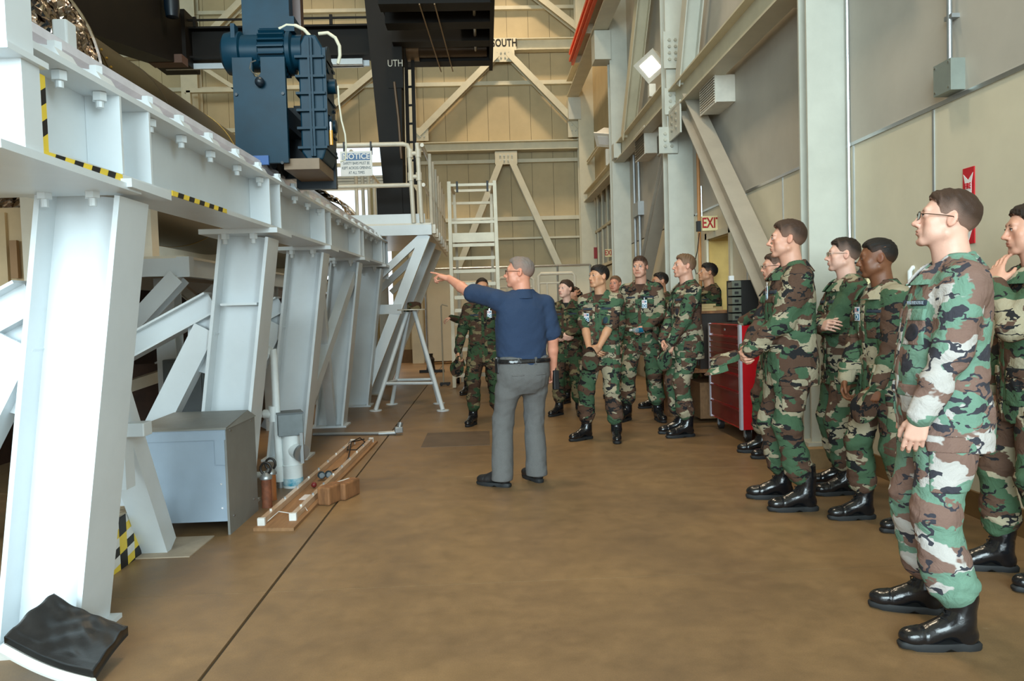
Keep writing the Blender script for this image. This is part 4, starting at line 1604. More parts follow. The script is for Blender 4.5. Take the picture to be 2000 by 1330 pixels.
# girts, beams and braces of the back wall
for z, h, lab in ((9.25, 0.09, 'top thin girt across the back wall, above the stencilled beam'),
                  (7.30, 0.10, 'thin girt across the back wall below the stencilled beam'),
                  (5.26, 0.09, 'thin girt under the deep beam of the back wall'),
                  (3.74, 0.10, 'thin girt across the back wall behind the ladder platform'),
                  (3.22, 0.05, 'lowest thin conduit rail across the back wall')):
    g = empty('wall_girt', (-5.3, YB - 0.08, z), 0, lab, 'girt')
    MB().channel((-13.9, YB - 0.07, z), (2.6, YB - 0.07, z), 0.13, h, 0.012).build('web_and_flanges', STEEL, g)
sb = beam('back_beam', (-13.9, YB - 0.2, 8.24), (2.6, YB - 0.2, 8.24), 0.26, 0.30, 'steel beam across the back wall stencilled SOUTH', 'beam')
pS = at(985, 84, Y=YB - 0.345)
text_mesh('stencil_lettering', 'SOUTH', 0.27, mat('stencil_black', srgb(28, 24, 18), 0.8), sb, (pS.x, YB - 0.336, 8.26), (1, 0, 0), (0, 0, 1), sx=0.72, spacing=1.05, bold=0.03)
MB().bx(pS.x - 0.31, pS.x + 0.31, YB - 0.333, YB - 0.30, 8.08, 8.40).build('stencil_plate', STEEL, sb)
gusset(sb, (0.66, YB - 0.34, 7.95), 0.60, 0.34, 4, 2)
db = beam('back_beam', (-1.7, YB - 0.22, 5.62), (2.55, YB - 0.22, 5.62), 0.34, 0.24, 'deep plain steel beam across the back wall under the inverted V', 'beam')
gusset(db, (0.66, YB - 0.36, 5.30), 0.58, 0.34, 4, 2)
YV = YB - 0.28
FR = (0, 1, 0)
v = brace((0.52, YV, 7.98), (-1.62, YV, 5.95), 0.16, 0.27, 'left leg of the upper inverted V brace on the back wall', FR)
gusset(v, (-1.50, YV - 0.1, 5.95), 0.32, 0.34, 2, 2)
v = brace((0.80, YV, 7.98), (2.62, YV, 6.05), 0.16, 0.27, 'right leg of the upper inverted V brace on the back wall', FR)
gusset(v, (2.50, YV - 0.1, 6.1), 0.40, 0.62, 3, 3)
brace((0.52, YV, 5.22), (-1.45, YV, 0.7), 0.16, 0.25, 'left leg of the lower inverted V brace, behind the rolling ladder', FR)
brace((0.80, YV, 5.22), (2.62, YV, 0.9), 0.16, 0.25, 'right leg of the lower inverted V brace, above the women', FR)
brace((0.9, YV, 10.0), (2.62, YV, 8.62), 0.16, 0.25, 'brace running down to the far corner above the stencilled beam', FR)
brace((-6.2, YV, 4.85), (-1.95, YV, 8.15), 0.16, 0.27, 'brace on the back wall behind the blue gearbox, rising right', FR)
brace((-7.2, YV, 8.3), (-4.8, YV, 10.6), 0.16, 0.27, 'brace on the back wall left of the blue leg, rising right', FR)

# overhead crane runway on the right, its brackets and the orange conductor bars
rg_ = beam('crane_runway_beam', (2.42, 5.0, 6.98), (2.42, 20.0, 6.98), 0.30, 0.42, 'high crane runway beam on brackets beside the orange bars', 'beam')
for y in (15.45, 20.2):
    MB().bx(2.30, 2.62, y - 0.22, y + 0.22, 6.2, 6.76).build('bracket', STEEL_G, rg_)
bus = empty('conductor_bar_set', (2.16, 12, 7.15), 0, 'orange conductor bars high beside the crane runway beam', 'conductor bar')
OR = mat('orange_bar', srgb(232, 84, 40), 0.45)
for k in range(4):
    MB().bar((2.20 - 0.05 * (k % 2), 6.0, 7.00 + 0.08 * k), (2.20 - 0.05 * (k % 2), 18.05, 7.00 + 0.08 * k), 0.06, 0.062).build('orange_bar', OR, bus)
for k in range(7):
    MB().bx(2.17, 2.40, 6.5 + 1.9 * k, 6.54 + 1.9 * k, 6.98, 7.30).build('hanger', STEEL, bus)
# ------------------------------------------------------------------ white crane-rail runway on leaning legs
HAZ_Y = mat('hazard_yellow', srgb(236, 206, 70), 0.5)
HAZ_K = mat('hazard_black', srgb(26, 26, 28), 0.5)
RAILTOP = mat('worn_rail_head', srgb(222, 220, 228), 0.4, var=0.08)


def zb(y):
    return 1.905 + 0.016 * (y - 3.5)


def hazard(name, p0, p1, w, up, parent, n=8, t=0.003, slant=0.6):
    """striped tape: slanted yellow and black cells along p0-p1"""
    p0, p1 = Vector(p0), Vector(p1)
    a, sd, v = frame(p1 - p0, up)
    L_ = (p1 - p0).length
    mb = MB()
    c = L_ / n
    for i in range(n):
        mb.mi = i % 2
        q0, q1 = p0 + a * (i * c), p0 + a * ((i + 1) * c)
        sl = a * (w * slant / 2)
        pts = []
        for h in (0, t):
            o_ = sd * h
            f0 = 0 if i == 0 else 1
            f1 = 0 if i == n - 1 else 1
            pts += [q0 - v * w / 2 - sl * f0 + o_, q1 - v * w / 2 - sl * f1 + o_, q1 + v * w / 2 + sl * f1 + o_, q0 + v * w / 2 + sl * f0 + o_]
        mb.add(pts, [(0, 1, 2, 3), (7, 6, 5, 4), (0, 4, 5, 1), (2, 6, 7, 3), (1, 5, 6, 2), (3, 7, 4, 0)])
    return mb.build(name, [HAZ_Y, HAZ_K], parent)


rw = empty('crane_runway', (-1.65, 3.35, 0), 0, 'long white steel rail runway on leaning I-section legs', 'runway')
YF = [3.485, 5.64, 7.46, 9.45, 11.40]
bm = MB()
XB = -1.60
for (za, hh, ww) in ((0.017, 0, 0),):
    bm.ibeam((XB, 2.5, zb(2.5) + 0.20), (XB, 11.75, zb(11.75) + 0.20), 0.30, 0.365, 0.024, 0.018)
bm = bm.build('girder', WHITE, rw)
rl = MB()
rl.prism([(-0.10, 0), (0.10, 0), (0.10, 0.02), (0.018, 0.04), (0.018, 0.115), (0.055, 0.13), (0.055, 0.165), (-0.055, 0.165), (-0.055, 0.13), (-0.018, 0.115), (-0.018, 0.04), (-0.10, 0.02)],
         (-1.665, 2.5, zb(2.5) + 0.383), (-1.665, 11.6, zb(11.6) + 0.383))
rl = rl.build('rail', RAILTOP, rw)
LEGS = []
for k, yf in enumerate(YF):
    yc = yf - 0.135
    zt = zb(yc) - 0.018
    p0, p1 = Vector((-1.917, yc, 0)), Vector((-1.648, yc, zt))
    cl = MB().ibeam(p0, p1, 0.27, 0.34, 0.022, 0.02, up=(1, 0, 0)).build('leg', WHITE, rw)
    MB().bx(-1.93, -1.40, yc - 0.20, yc + 0.19, zt, zt + 0.034).build('cap_plate', WHITE, cl)
    MB().bx(-2.13, -1.70, yc - 0.16, yc + 0.16, 0, 0.02).build('base_plate', WHITE, cl)
    for x in (-1.765, -1.575):
        MB().hexbolt((x, yc - 0.165, zt), (0, 0, -1), 0.030, 0.036).cyl((x, yc - 0.165, zt - 0.03), (x, yc - 0.165, zt - 0.068), 0.016, n=10).build('bolt', WHITE, cl)
    if k == 1:
        MB().bar((-1.83, yc - 0.07, 1.44), (-1.58, yc - 0.07, 1.44), 0.12, 0.016).build('web_stiffener', WHITE, cl)
    for dy in (-0.15, 0.12):
        MB().bx(XB + 0.01, XB + 0.148, yc + dy - 0.008, yc + dy + 0.008, zb(yc) + 0.042, zb(yc) + 0.36).build('stiffener', WHITE, rw)
    # inner struts and gusset running back under the platform
    ym = yc - 0.02
    pa = p0 + (p1 - p0) * 0.78 + Vector((-0.16, 0, 0))
    MB().ibeam((-1.915, ym, 1.46), (-3.05, ym, 0.88), 0.16, 0.16, 0.014, 0.012).build('strut', WHITE, cl)
    MB().channel((-1.955, ym - 0.01, 1.28), (-2.66, ym - 0.01, 0.0), 0.16, 0.13, 0.014, up=(0, 1, 0)).build('strut', WHITE, cl)
    gp = [(-1.885, 1.42), (-2.09, 1.32), (-2.11, 1.10), (-2.05, 0.98), (-1.955, 0.95)]
    gm = MB().add([(x, ym - 0.01, z) for x, z in gp] + [(x, ym + 0.01, z) for x, z in gp],
                  [(0, 1, 2, 3, 4), (9, 8, 7, 6, 5)] + [(i, 5 + i, 5 + (i + 1) % 5, (i + 1) % 5) for i in range(5)])
    gm.build('gusset', WHITE, cl)
# cross bracing between the third and fourth legs
MB().channel((-1.58, 9.2, 1.80), (-1.80, 7.62, 0.45), 0.13, 0.10, 0.014, up=(1, 0, 0)).build('cross_brace', WHITE, rw)
MB().channel((-1.66, 7.75, 1.62), (-1.88, 9.22, 0.05), 0.13, 0.10, 0.014, up=(1, 0, 0)).build('cross_brace', WHITE, rw)
# short raking leg behind the first column, with its bracket
rk = MB().channel((-1.90, 3.85, 1.10), (-1.955, 4.52, 0.02), 0.14, 0.15, 0.014, up=(1, 0, 0)).build('raking_leg', WHITE, rw)
MB().bx(-2.12, -1.72, 4.36, 4.76, 0, 0.006).build('grout_pad', mat('grout_grey', srgb(176, 160, 140), 0.85, var=0.08), rw)
p = at(262, 838, Y=3.95)
MB().box(p, (0.14, 0.10, 0.07)).build('square_tube_end', WHITE, rw, bevel=0.006)
MB().bx(p.x - 0.10, p.x - 0.03, 3.9, 4.0, p.z - 0.30, p.z + 0.02).build('square_tube', WHITE, rw)
# rail clips, nuts and studs
ys = [2.83, 3.12, 3.58, 3.94, 4.35, 4.81, 5.28, 5.76, 6.24, 6.69]
while ys[-1] < 11.3:
    ys.append(ys[-1] + 0.46)
for y in ys:
    z = zb(y) + 0.383
    cl = MB()
    cl.add([(-1.555, y - 0.06, z), (-1.455, y - 0.06, z), (-1.455, y + 0.06, z), (-1.555, y + 0.06, z),
            (-1.555, y - 0.06, z + 0.052), (-1.475, y - 0.06, z + 0.036), (-1.475, y + 0.06, z + 0.036), (-1.555, y + 0.06, z + 0.052)],
           [(3, 2, 1, 0), (4, 5, 6, 7), (0, 1, 5, 4), (1, 2, 6, 5), (2, 3, 7, 6), (3, 0, 4, 7)])
    cl = cl.build('rail_clip', WHITE, rw)
    MB().hexbolt((-1.505, y, z + 0.04), (0, 0, 1), 0.026, 0.030).build('bolt', WHITE, cl)
    MB().hexbolt((-1.505, y + 0.02, z - 0.026), (0, 0, -1), 0.028, 0.034).cyl((-1.505, y + 0.02, z - 0.055), (-1.505, y + 0.02, z - 0.085), 0.015, n=10).build('nut', WHITE, cl)
# heavy end post with its shelf plate at the near end
ep = MB().bx(-2.9, -1.435, 2.50, 2.60, zb(2.5) + 0.0, zb(2.5) + 0.30).build('end_plate', WHITE, rw)
MB().bx(-2.9, -1.415, 2.40, 2.62, zb(2.5) + 0.295, zb(2.5) + 0.315).build('end_shelf', WHITE, rw)
MB().bx(-2.9, -1.44, 2.44, 2.58, zb(2.5) + 0.315, 3.2).build('end_post', WHITE, rw)
MB().bx(-2.9, -1.42, 2.35, 3.28, zb(2.5) - 0.015, zb(2.5) + 0.012).build('soffit_plate', WHITE, rw)
hazard('hazard_tape', (-1.447, 2.63, zb(2.5) + 0.03), (-1.447, 2.63, zb(2.5) + 0.285), 0.045, (0, 1, 0), rw, 5)
hazard('hazard_tape', (-1.446, 2.62, zb(2.5) + 0.018), (-1.446, 3.17, zb(3.1) + 0.026), 0.026, (0, 0, 1), rw, 9)
hazard('hazard_tape', (-1.446, 3.66, zb(3.7) + 0.03), (-1.446, 4.42, zb(4.4) + 0.03), 0.024, (0, 0, 1), rw, 11)
MB().bx(-1.72, -1.66, 3.22, 3.30, zb(3.2) + 0.5, zb(3.2) + 0.68).build('rail_stop', WHITE, rw, bevel=0.008)

# ------------------------------------------------------------------ dark tank and crinkled foil between the rails
TANK = mat('olive_tank', srgb(70, 58, 32), 0.34, 0.55, var=0.16, scale=1.6, stretch=(1, 0.4, 1))
TANK_D = mat('tank_band', srgb(66, 52, 30), 0.34, 0.5)
GOLD = mat('brass_seam', srgb(190, 150, 70), 0.3, 0.8)
FOIL = mat('crinkled_foil', srgb(190, 176, 164), 0.2, 1.0, var=0.3, scale=4, bump=0.8, bscale=7)
tk = empty('storage_tank', (-3.8, 6.3, 2.25), 0, 'long dark olive horizontal tank behind the white runway', 'tank')
CX, CZ, CR = -3.8, 3.1, 0.865
n = 56


def ring_tube(y0, y1, r, n=n):
    mb = MB()
    mb.cyl((CX, y0, CZ), (CX, y1, CZ), r, n=n)
    return mb


ring_tube(5.2, 18.2, CR).build('shell', TANK, tk, smooth=True)
for y in (6.4, 7.6, 11.2):
    ring_tube(y, y + 0.10, CR + 0.006).build('band', TANK_D, tk, smooth=True)
ring_tube(9.6, 9.612, CR + 0.004).build('seam', GOLD, tk, smooth=True)
for i in range(26):
    a = R2D(-10 + 5.2 * i)
    for y in (6.45,):
        MB().sphere((CX + (CR + 0.008) * math.cos(a), y, CZ + (CR + 0.008) * math.sin(a)), 0.012, 6, 4).build('rivet', GOLD, tk)
er = MB()
pts = [(CX + 0.98 * math.cos(2 * math.pi * i / 48), 18.25, CZ + 0.98 * math.sin(2 * math.pi * i / 48)) for i in range(48)]
er.tube(pts, 0.05, 8, close=True)
er.build('end_ring', ALU, tk, smooth=True)
for y in (7.6, 11.0, 14.6):
    MB().bx(CX - 0.8, CX + 0.62, y - 0.08, y + 0.08, 1.86, 2.42).build('saddle', WHITE2, tk)


def foil_sheet(name, y0, y1, a0, a1, r, seed, parent, ny=60, na=70, amp=0.06):
    rg = np.random.RandomState(seed)
    A, Yg = np.meshgrid(np.linspace(R2D(a0), R2D(a1), na), np.linspace(y0, y1, ny))
    rr = np.full(A.shape, r)
    for s_ in range(40):
        d = rg.normal(0, 1, 2) * np.array((9, 9))
        rr += amp * 0.16 * np.abs(np.sin(A * d[0] + Yg * d[1] + rg.uniform(0, 6))) - amp * 0.08
    rr += rg.normal(0, amp * 0.07, A.shape)
    V = np.stack([CX + rr * np.cos(A), Yg + rg.normal(0, 0.012, A.shape), CZ + rr * np.sin(A)], -1).reshape(-1, 3)
    I = np.arange(ny * na).reshape(ny, na)
    Q = np.stack([I[:-1, :-1], I[:-1, 1:], I[1:, 1:], I[1:, :-1]], -1).reshape(-1, 4)
    ob = np_mesh(name, V - np.array(wloc(parent)) if parent else V, Q, FOIL, parent, smooth=False)
    sm = ob.modifiers.new('thickness', 'SOLIDIFY')
    sm.thickness = 0.004
    return ob


fo = empty('foil_blanket', (-3.8, 4.6, 2.25), 0, 'crinkled silver foil blanket wrapped over the near end of the tank', 'foil')
foil_sheet('foil', 2.2, 5.85, -75, 150, 0.97, 3, fo, 190, 160, 0.055)
er = MB()
er.tube([(CX + 1.02 * math.cos(R2D(a)), 5.87, CZ + 1.02 * math.sin(R2D(a))) for a in range(-60, 150, 6)], 0.018, 6)
er.build('foil_edge_roll', FOIL, fo, smooth=True)
f2 = empty('foil_cuff', (-3.8, 17.3, 2.2), 0, 'small crumpled foil cuff round the far end of the tank', 'foil')
foil_sheet('foil', 16.6, 18.1, -60, 130, 0.93, 8, f2, 24, 60, 0.06)

# ------------------------------------------------------------------ inner platform under the tank
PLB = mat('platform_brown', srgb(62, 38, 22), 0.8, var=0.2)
BEIGE = mat('beige_locker', srgb(196, 170, 130), 0.5, var=0.06)
pl = empty('tank_platform', (-3.6, 9, 0), 0, 'white framed low platform carrying the tank behind the runway', 'platform')
zp = 1.85
MB().bx(-5.4, -2.37, 6.18, 18.6, zp - 0.02, zp).build('deck', WHITE2, pl)
for p0, p1 in (((-5.4, 6.2, zp - 0.09), (-2.36, 6.2, zp - 0.09)), ((-2.42, 6.2, zp - 0.09), (-2.42, 18.6, zp - 0.09)), ((-5.4, 18.5, zp - 0.09), (-2.36, 18.5, zp - 0.09)), ((-3.9, 6.25, zp - 0.09), (-3.9, 18.6, zp - 0.09))):
    MB().channel(p0, p1, 0.08, 0.14, 0.012).build('edge_beam', WHITE, pl)
MB().box((-2.37, 6.2, zp - 0.09), (0.10, 0.10, 0.16)).build('corner_block', WHITE, pl)
st = at(245, 668, Y=6.1)
MB().ibeam((-2.40, 6.15, zp - 0.17), (-2.95, 6.15, 1.12), 0.13, 0.15, 0.012, 0.012, up=(0, 1, 0)).build('strut', WHITE, pl)
MB().ibeam((-2.72, 6.7, 0), (-2.72, 6.7, 1.70), 0.16, 0.18, 0.014, 0.012).build('post', WHITE, pl)
MB().box((-2.75, 6.68, 1.30), (0.26, 0.2, 0.02)).build('post_cap', WHITE, pl)
for y in (9.2, 11.7, 14.2, 16.7):
    MB().ibeam((-2.55, y, 0), (-2.55, y, 1.70), 0.16, 0.18, 0.014, 0.012).build('post', WHITE, pl)
    MB().ibeam((-2.55, y + 0.05, 0.75), (-3.6, y + 0.05, 1.72), 0.12, 0.12, 0.012, 0.012).build('strut', WHITE2, pl)
MB().prism([(0, 0), (0.30, 0), (0.30, 0.62), (0.14, 0.74), (0.0, 0.62)], (-2.66, 7.2, 0.92), (-2.66, 7.22, 0.92)).build('gusset', WHITE, pl)
MB().bar((-3.6, 6.5, 0.62), (-2.7, 7.6, 0.95), 0.08, 0.10).build('strut', WHITE2, pl)
MB().bar((-3.7, 6.9, 0.18), (-2.7, 7.9, 0.50), 0.08, 0.10).build('strut', WHITE2, pl)
MB().bx(-4.8, -4.7, 2.0, 18.6, 0, 1.80).build('shade_panel', PLB, pl)  # both dark brown panels are added to stand for shade under the platform
MB().bx(-4.8, -2.9, 7.95, 8.0, 0.0, 0.9).build('shade_panel', PLB, pl)

lk = empty('beige_locker', (-3.1, 4.6, 0), 0, 'beige panelled locker with a slot handle behind the first white leg', 'locker')
MB().bx(-3.9, -2.66, 4.62, 5.6, 1.02, 2.03).build('body', BEIGE, lk)
for x0, x1 in ((-3.85, -3.30), (-3.28, -2.78)):
    MB().bx(x0, x1, 4.595, 4.62, 1.05, 2.0).build('door_panel', BEIGE, lk)
p = at(30, 510, Y=4.59)
MB().bx(p.x - 0.02, p.x + 0.02, 4.575, 4.60, p.z - 0.10, p.z + 0.12).build('slot_handle', mat('tan_handle', srgb(150, 112, 70), 0.5), lk)
MB().bx(-2.68, -2.58, 4.58, 4.68, 0.0, 2.25).build('corner_post', WHITE2, lk)
MB().bx(-2.58, -2.54, 4.60, 4.66, 1.72, 1.98).build('hinge', WHITE2, lk)
MB().bx(-3.9, -2.6, 4.64, 5.5, 0.86, 1.02).build('plinth', PLB, lk)
for x in (-3.8, -3.2):
    MB().bx(x, x + 0.08, 4.7, 4.78, 0, 0.86).build('leg', WHITE2, lk)

# grey switch box under the platform
p0, p1 = at(316, 703, Y=6.4), at(402, 806, Y=6.4)
sw = empty('switch_box', ((p0.x + p1.x) / 2, 6.45, p1.z), 0, 'dark grey electrical switch box with a red label under the platform', 'switch box')
GREYBOX = mat('grey_enamel', srgb(88, 96, 100), 0.45, var=0.06)
MB().bx(p0.x, p1.x, 6.40, 6.58, p1.z, p0.z).build('case', GREYBOX, sw, bevel=0.01)
MB().bx(p0.x + 0.03, p1.x - 0.02, 6.388, 6.40, p1.z + 0.03, p0.z - 0.03).build('lid', GREYBOX, sw)
q = at(357, 708, Y=6.386)
MB().bx(q.x - 0.035, q.x + 0.03, 6.380, 6.389, q.z - 0.015, q.z + 0.014).build('red_label', mat('label_red', srgb(176, 32, 34), 0.5), sw)
MB().bx(p0.x + 0.19, p0.x + 0.21, 6.365, 6.39, p1.z + 0.16, p1.z + 0.22).build('latch', CHROME, sw)
MB().bx(p0.x + 0.05, p0.x + 0.10, 6.42, 6.5, 0.0, p1.z).bx(p1.x - 0.1, p1.x - 0.05, 6.42, 6.5, 0.0, p1.z).build('stand', mat('rust_stand', srgb(140, 92, 60), 0.7), sw)

# ------------------------------------------------------------------ blue crane drive unit riding on the rail
BLUE = mat('machine_blue', srgb(6, 48, 66), 0.42, var=0.12, scale=4, spec=0.22, spots=(srgb(34, 56, 66), 30.0, 0.74))
BLUE_D = mat('machine_blue_dark', srgb(12, 28, 40), 0.4, var=0.1)
dv = empty('crane_drive', (-1.62, 6.0, 2.45), 0, 'dark blue motor and gearbox bogie standing on the white rail', 'drive unit')
zr = zb(5.9) + 0.55
x0, x1 = -1.79, -1.41
pts = [(x0, zr - 0.02), (x1, zr - 0.02), (x1, 3.24), (-1.585, 3.24), (-1.585, 3.13), (-1.605, 3.10), (-1.63, 3.10), (-1.645, 3.13), (-1.645, 3.24), (x0, 3.24)]
m = len(pts)
MB().add([(x, 5.74, z) for x, z in pts] + [(x, 5.78, z) for x, z in pts], [tuple(range(m)), tuple(range(2 * m - 1, m - 1, -1))] + [(i, m + i, m + (i + 1) % m, (i + 1) % m) for i in range(m)]).build('front_plate', BLUE, dv)
MB().bx(x0, x1, 6.42, 6.46, zr - 0.02, 3.05).build('rear_plate', BLUE_D, dv)
MB().bx(-1.76, -1.44, 5.78, 6.42, zr + 0.28, zr + 0.42).build('cross_tie', BLUE_D, dv)
for dy in (5.95, 6.28):
    MB().lathe([(0.05, -0.08), (0.17, -0.08), (0.17, -0.055), (0.145, -0.05), (0.145, 0.05), (0.17, 0.055), (0.17, 0.08), (0.05, 0.08)], (-1.665, dy + 0.02, zr + 0.145), (1, 0, 0), 28).build('wheel', mat('wheel_steel', srgb(60, 52, 44), 0.35, 0.8), dv, smooth=True)
MB().bx(-1.50, -1.18, 6.34, 6.40, zr - 0.12, zr + 0.55).build('end_plate', BLUE_D, dv)
for (px, py) in ((562, 155), (553, 158)):
    pass
for (px, py) in ((553, 183), (505, 160), (462, 185), (552, 318), (497, 308), (520, 307)):
    q = at(px, py, Y=5.74)
    MB().hexbolt((q.x, 5.74, q.z), (0, -1, 0), 0.012, 0.012).build('bolt', BLUE_D, dv)
q0, q1 = at(488, 305, Y=5.735), at(526, 322, Y=5.735)
MB().bx(q0.x, q1.x, 5.72, 5.745, q1.z, q0.z).build('small_bracket', mat('bright_blue', srgb(30, 84, 150), 0.4), dv)
# motor along the plates' top
mx_ = MB()
zc, yc = 3.34, 5.97
mx_.lathe([(0.02, 0.0), (0.11, 0.0), (0.150, 0.025), (0.160, 0.07), (0.160, 0.14), (0.135, 0.15), (0.135, 0.28), (0.15, 0.29), (0.15, 0.48), (0.165, 0.49), (0.165, 0.52), (0.13, 0.53), (0.13, 0.60)], (-1.915, yc, zc), (1, 0, 0), 32)
mo = mx_.build('motor', BLUE, dv, smooth=True)
for i in range(22):
    a = 2 * math.pi * i / 22
    cy_, cz_ = yc + 0.163 * math.cos(a), zc + 0.163 * math.sin(a)
    MB().box((-1.915 + 0.385, cy_, cz_), (0.19, 0.035, 0.010), rot=Matrix.Rotation(a, 3, 'X')).build('cooling_fin', BLUE, mo)
MB().bx(-1.82, -1.79, yc - 0.14, yc - 0.05, zc + 0.02, zc + 0.18).build('lifting_lug', BLUE, mo)
MB().bx(-1.46, -1.36, yc - 0.10, yc + 0.10, zc + 0.13, zc + 0.24).build('terminal_box', BLUE, mo)
# ribbed gearbox
gx0, gx1, gy0, gy1, gz0, gz1 = -1.34, -1.155, 5.86, 6.26, zr + 0.02, 3.44
gb = MB()
pr = [(gx0, gz0 + 0.06), (gx0 + 0.04, gz0), (gx1 - 0.03, gz0), (gx1, gz0 + 0.08), (gx1, gz1 - 0.10), (gx1 - 0.05, gz1), (gx0 + 0.05, gz1), (gx0, gz1 - 0.10)]
m = len(pr)
gb.add([(x, gy0, z) for x, z in pr] + [(x, gy1, z) for x, z in pr], [tuple(range(m)), tuple(range(2 * m - 1, m - 1, -1))] + [(i, m + i, m + (i + 1) % m, (i + 1) % m) for i in range(m)])
gb = gb.build('gearbox', BLUE, dv, bevel=0.012)
for py in (112, 150, 183, 216, 251, 289):
    z = at(618, py, Y=gy0).z
    MB().bx(gx0 - 0.02, gx1 + 0.012, gy0 - 0.03, gy1 + 0.0, z - 0.009, z + 0.009).build('rib', BLUE, gb)
for x in (gx0 + 0.085, gx0 + 0.105):
    MB().bx(x - 0.008, x + 0.008, gy0 - 0.035, gy0, gz0 + 0.02, gz1 - 0.03).build('rib', BLUE, gb)
MB().bx(gx1 - 0.004, gx1 + 0.02, gy0 - 0.005, gy0 + 0.02, gz0 + 0.1, gz1 - 0.1).build('flange', BLUE, gb)
MB().cyl((gx1 - 0.02, 6.03, zr + 0.30), (gx1 + 0.03, 6.03, zr + 0.30), 0.085, n=24).cyl((gx1 + 0.02, 6.03, zr + 0.30), (gx1 + 0.05, 6.03, zr + 0.30), 0.05, n=20).build('bearing_cover', BLUE, gb, smooth=True)
MB().cyl((gx1 - 0.02, 6.03, 3.10), (gx1 + 0.06, 6.03, 3.10), 0.055, n=20).build('bearing_cover', BLUE, gb, smooth=True)
MB().cyl((gx1 + 0.0, 6.03, 3.30), (gx1 + 0.012, 6.03, 3.30), 0.10, n=24).build('bearing_cover', BLUE, gb, smooth=True)
for z in (2.62, 2.78, 2.95, 3.2):
    MB().hexbolt((gx1, 5.90, z), (1, 0, 0), 0.014, 0.016).build('bolt', BLUE_D, gb)
    MB().hexbolt((gx1, 6.2, z), (1, 0, 0), 0.014, 0.016).build('bolt', BLUE_D, gb)
MB().cyl((gx1 + 0.035, 5.88, zr + 0.13), (gx1 + 0.035, 5.88, zr + 0.24), 0.013, n=10).build('sight_glass', mat('sight_yellow', srgb(220, 160, 60), 0.2), gb)
MB().cyl((gx1 + 0.035, 5.88, zr + 0.24), (gx1 + 0.035, 5.88, zr + 0.30), 0.012, n=10).build('glass_cap', CHROME, gb)
HOSE = mat('cream_hose', srgb(206, 200, 178), 0.5)
h = [at(x, y, Y=5.88) for x, y in ((545, 57), (560, 49), (578, 50), (594, 58), (605, 70))]
MB().tube(h, 0.013, 8).build('cable', HOSE, dv, smooth=True)
h = [at(x, y, Y=5.92) for x, y in ((622, 66), (640, 64), (655, 74), (663, 90), (664, 108), (660, 125))]
MB().tube(h, 0.013, 8).build('cable', HOSE, dv, smooth=True)
h = [at(x, y, Y=5.83) for x, y in ((660, 168), (662, 200), (667, 235), (674, 262), (676, 285), (674, 312), (664, 316))]
MB().tube(h, 0.007, 6).build('cable', HOSE, dv, smooth=True)
h = [at(x, y, Y=5.70) for x, y in ((500, 118), (490, 122), (488, 134), (494, 142), (503, 146), (509, 158))]
MB().tube(h, 0.005, 6).build('pendant_chain', mat('dull_metal', srgb(110, 112, 110), 0.4, 0.7), dv)
q = at(507, 160, Y=5.71)
MB().sphere((q.x, q.y, q.z), 0.035, 12, 8).build('pendant_knob', BLUE_D, dv, smooth=True)
MB().bx(-1.46, -1.20, 5.80, 6.38, zr - 0.06, zr + 0.02).build('bumper_tray', mat('tray_tan', srgb(130, 108, 84), 0.5), dv)
# gantry leg rising out of the drive
MB().bx(-1.775, -1.42, 5.98, 6.40, 3.42, 6.2).build('gantry_leg', BLUE, dv)
MB().bx(-1.42, -1.36, 6.10, 6.20, 3.42, 6.2).build('conduit_cover', mat('brown_edge', srgb(70, 48, 40), 0.4), dv)

# ------------------------------------------------------------------ grey transformer cabinet
CABF = mat('cabinet_blue_grey', srgb(150, 166, 182), 0.45, var=0.03)
CABS = mat('cabinet_grey', srgb(128, 128, 124), 0.5, var=0.05)
cb = empty('transformer_cabinet', (-1.92, 5.1, 0), 0, 'grey sheet-metal cabinet with sloping lid beside the white legs', 'cabinet')
MB().bx(-2.22, -1.632, 4.80, 5.36, 0.10, 0.655).build('case', CABS, cb)
MB().bx(-1.642, -1.628, 4.782, 5.37, 0.0, 0.66).build('side_panel', CABS, cb)
MB().bx(-2.24, -2.225, 4.782, 5.37, 0.0, 0.66).build('side_panel', CABS, cb)
MB().bx(-2.215, -1.642, 4.785, 4.80, 0.085, 0.60).build('front_panel', CABF, cb)
MB().bx(-2.225, -1.632, 4.775, 4.80, 0.595, 0.665).build('front_lip', CABF, cb)
MB().bx(-1.70, -1.64, 4.776, 4.79, 0.44, 0.60).build('corner_flange', CABF, cb)
ld = MB().add([(-2.25, 4.765, 0.66), (-1.622, 4.765, 0.66), (-1.622, 5.385, 0.66), (-2.25, 5.385, 0.66), (-2.20, 4.82, 0.685), (-1.622, 4.77, 0.672), (-1.66, 5.33, 0.71), (-2.16, 5.33, 0.71)],
              [(3, 2, 1, 0), (4, 5, 6, 7), (0, 1, 5, 4), (1, 2, 6, 5), (2, 3, 7, 6), (3, 0, 4, 7)]).build('lid', CABS, cb)
for z in (0.17, 0.32, 0.58):
    MB().hexbolt((-1.67, 4.785, z), (0, -1, 0), 0.007, 0.006).build('screw', CHROME, cb)
for y in (4.86, 5.28):
    for z in (0.1, 0.64):
        MB().hexbolt((-1.628, y, z), (1, 0, 0), 0.007, 0.006).build('screw', CHROME, cb)

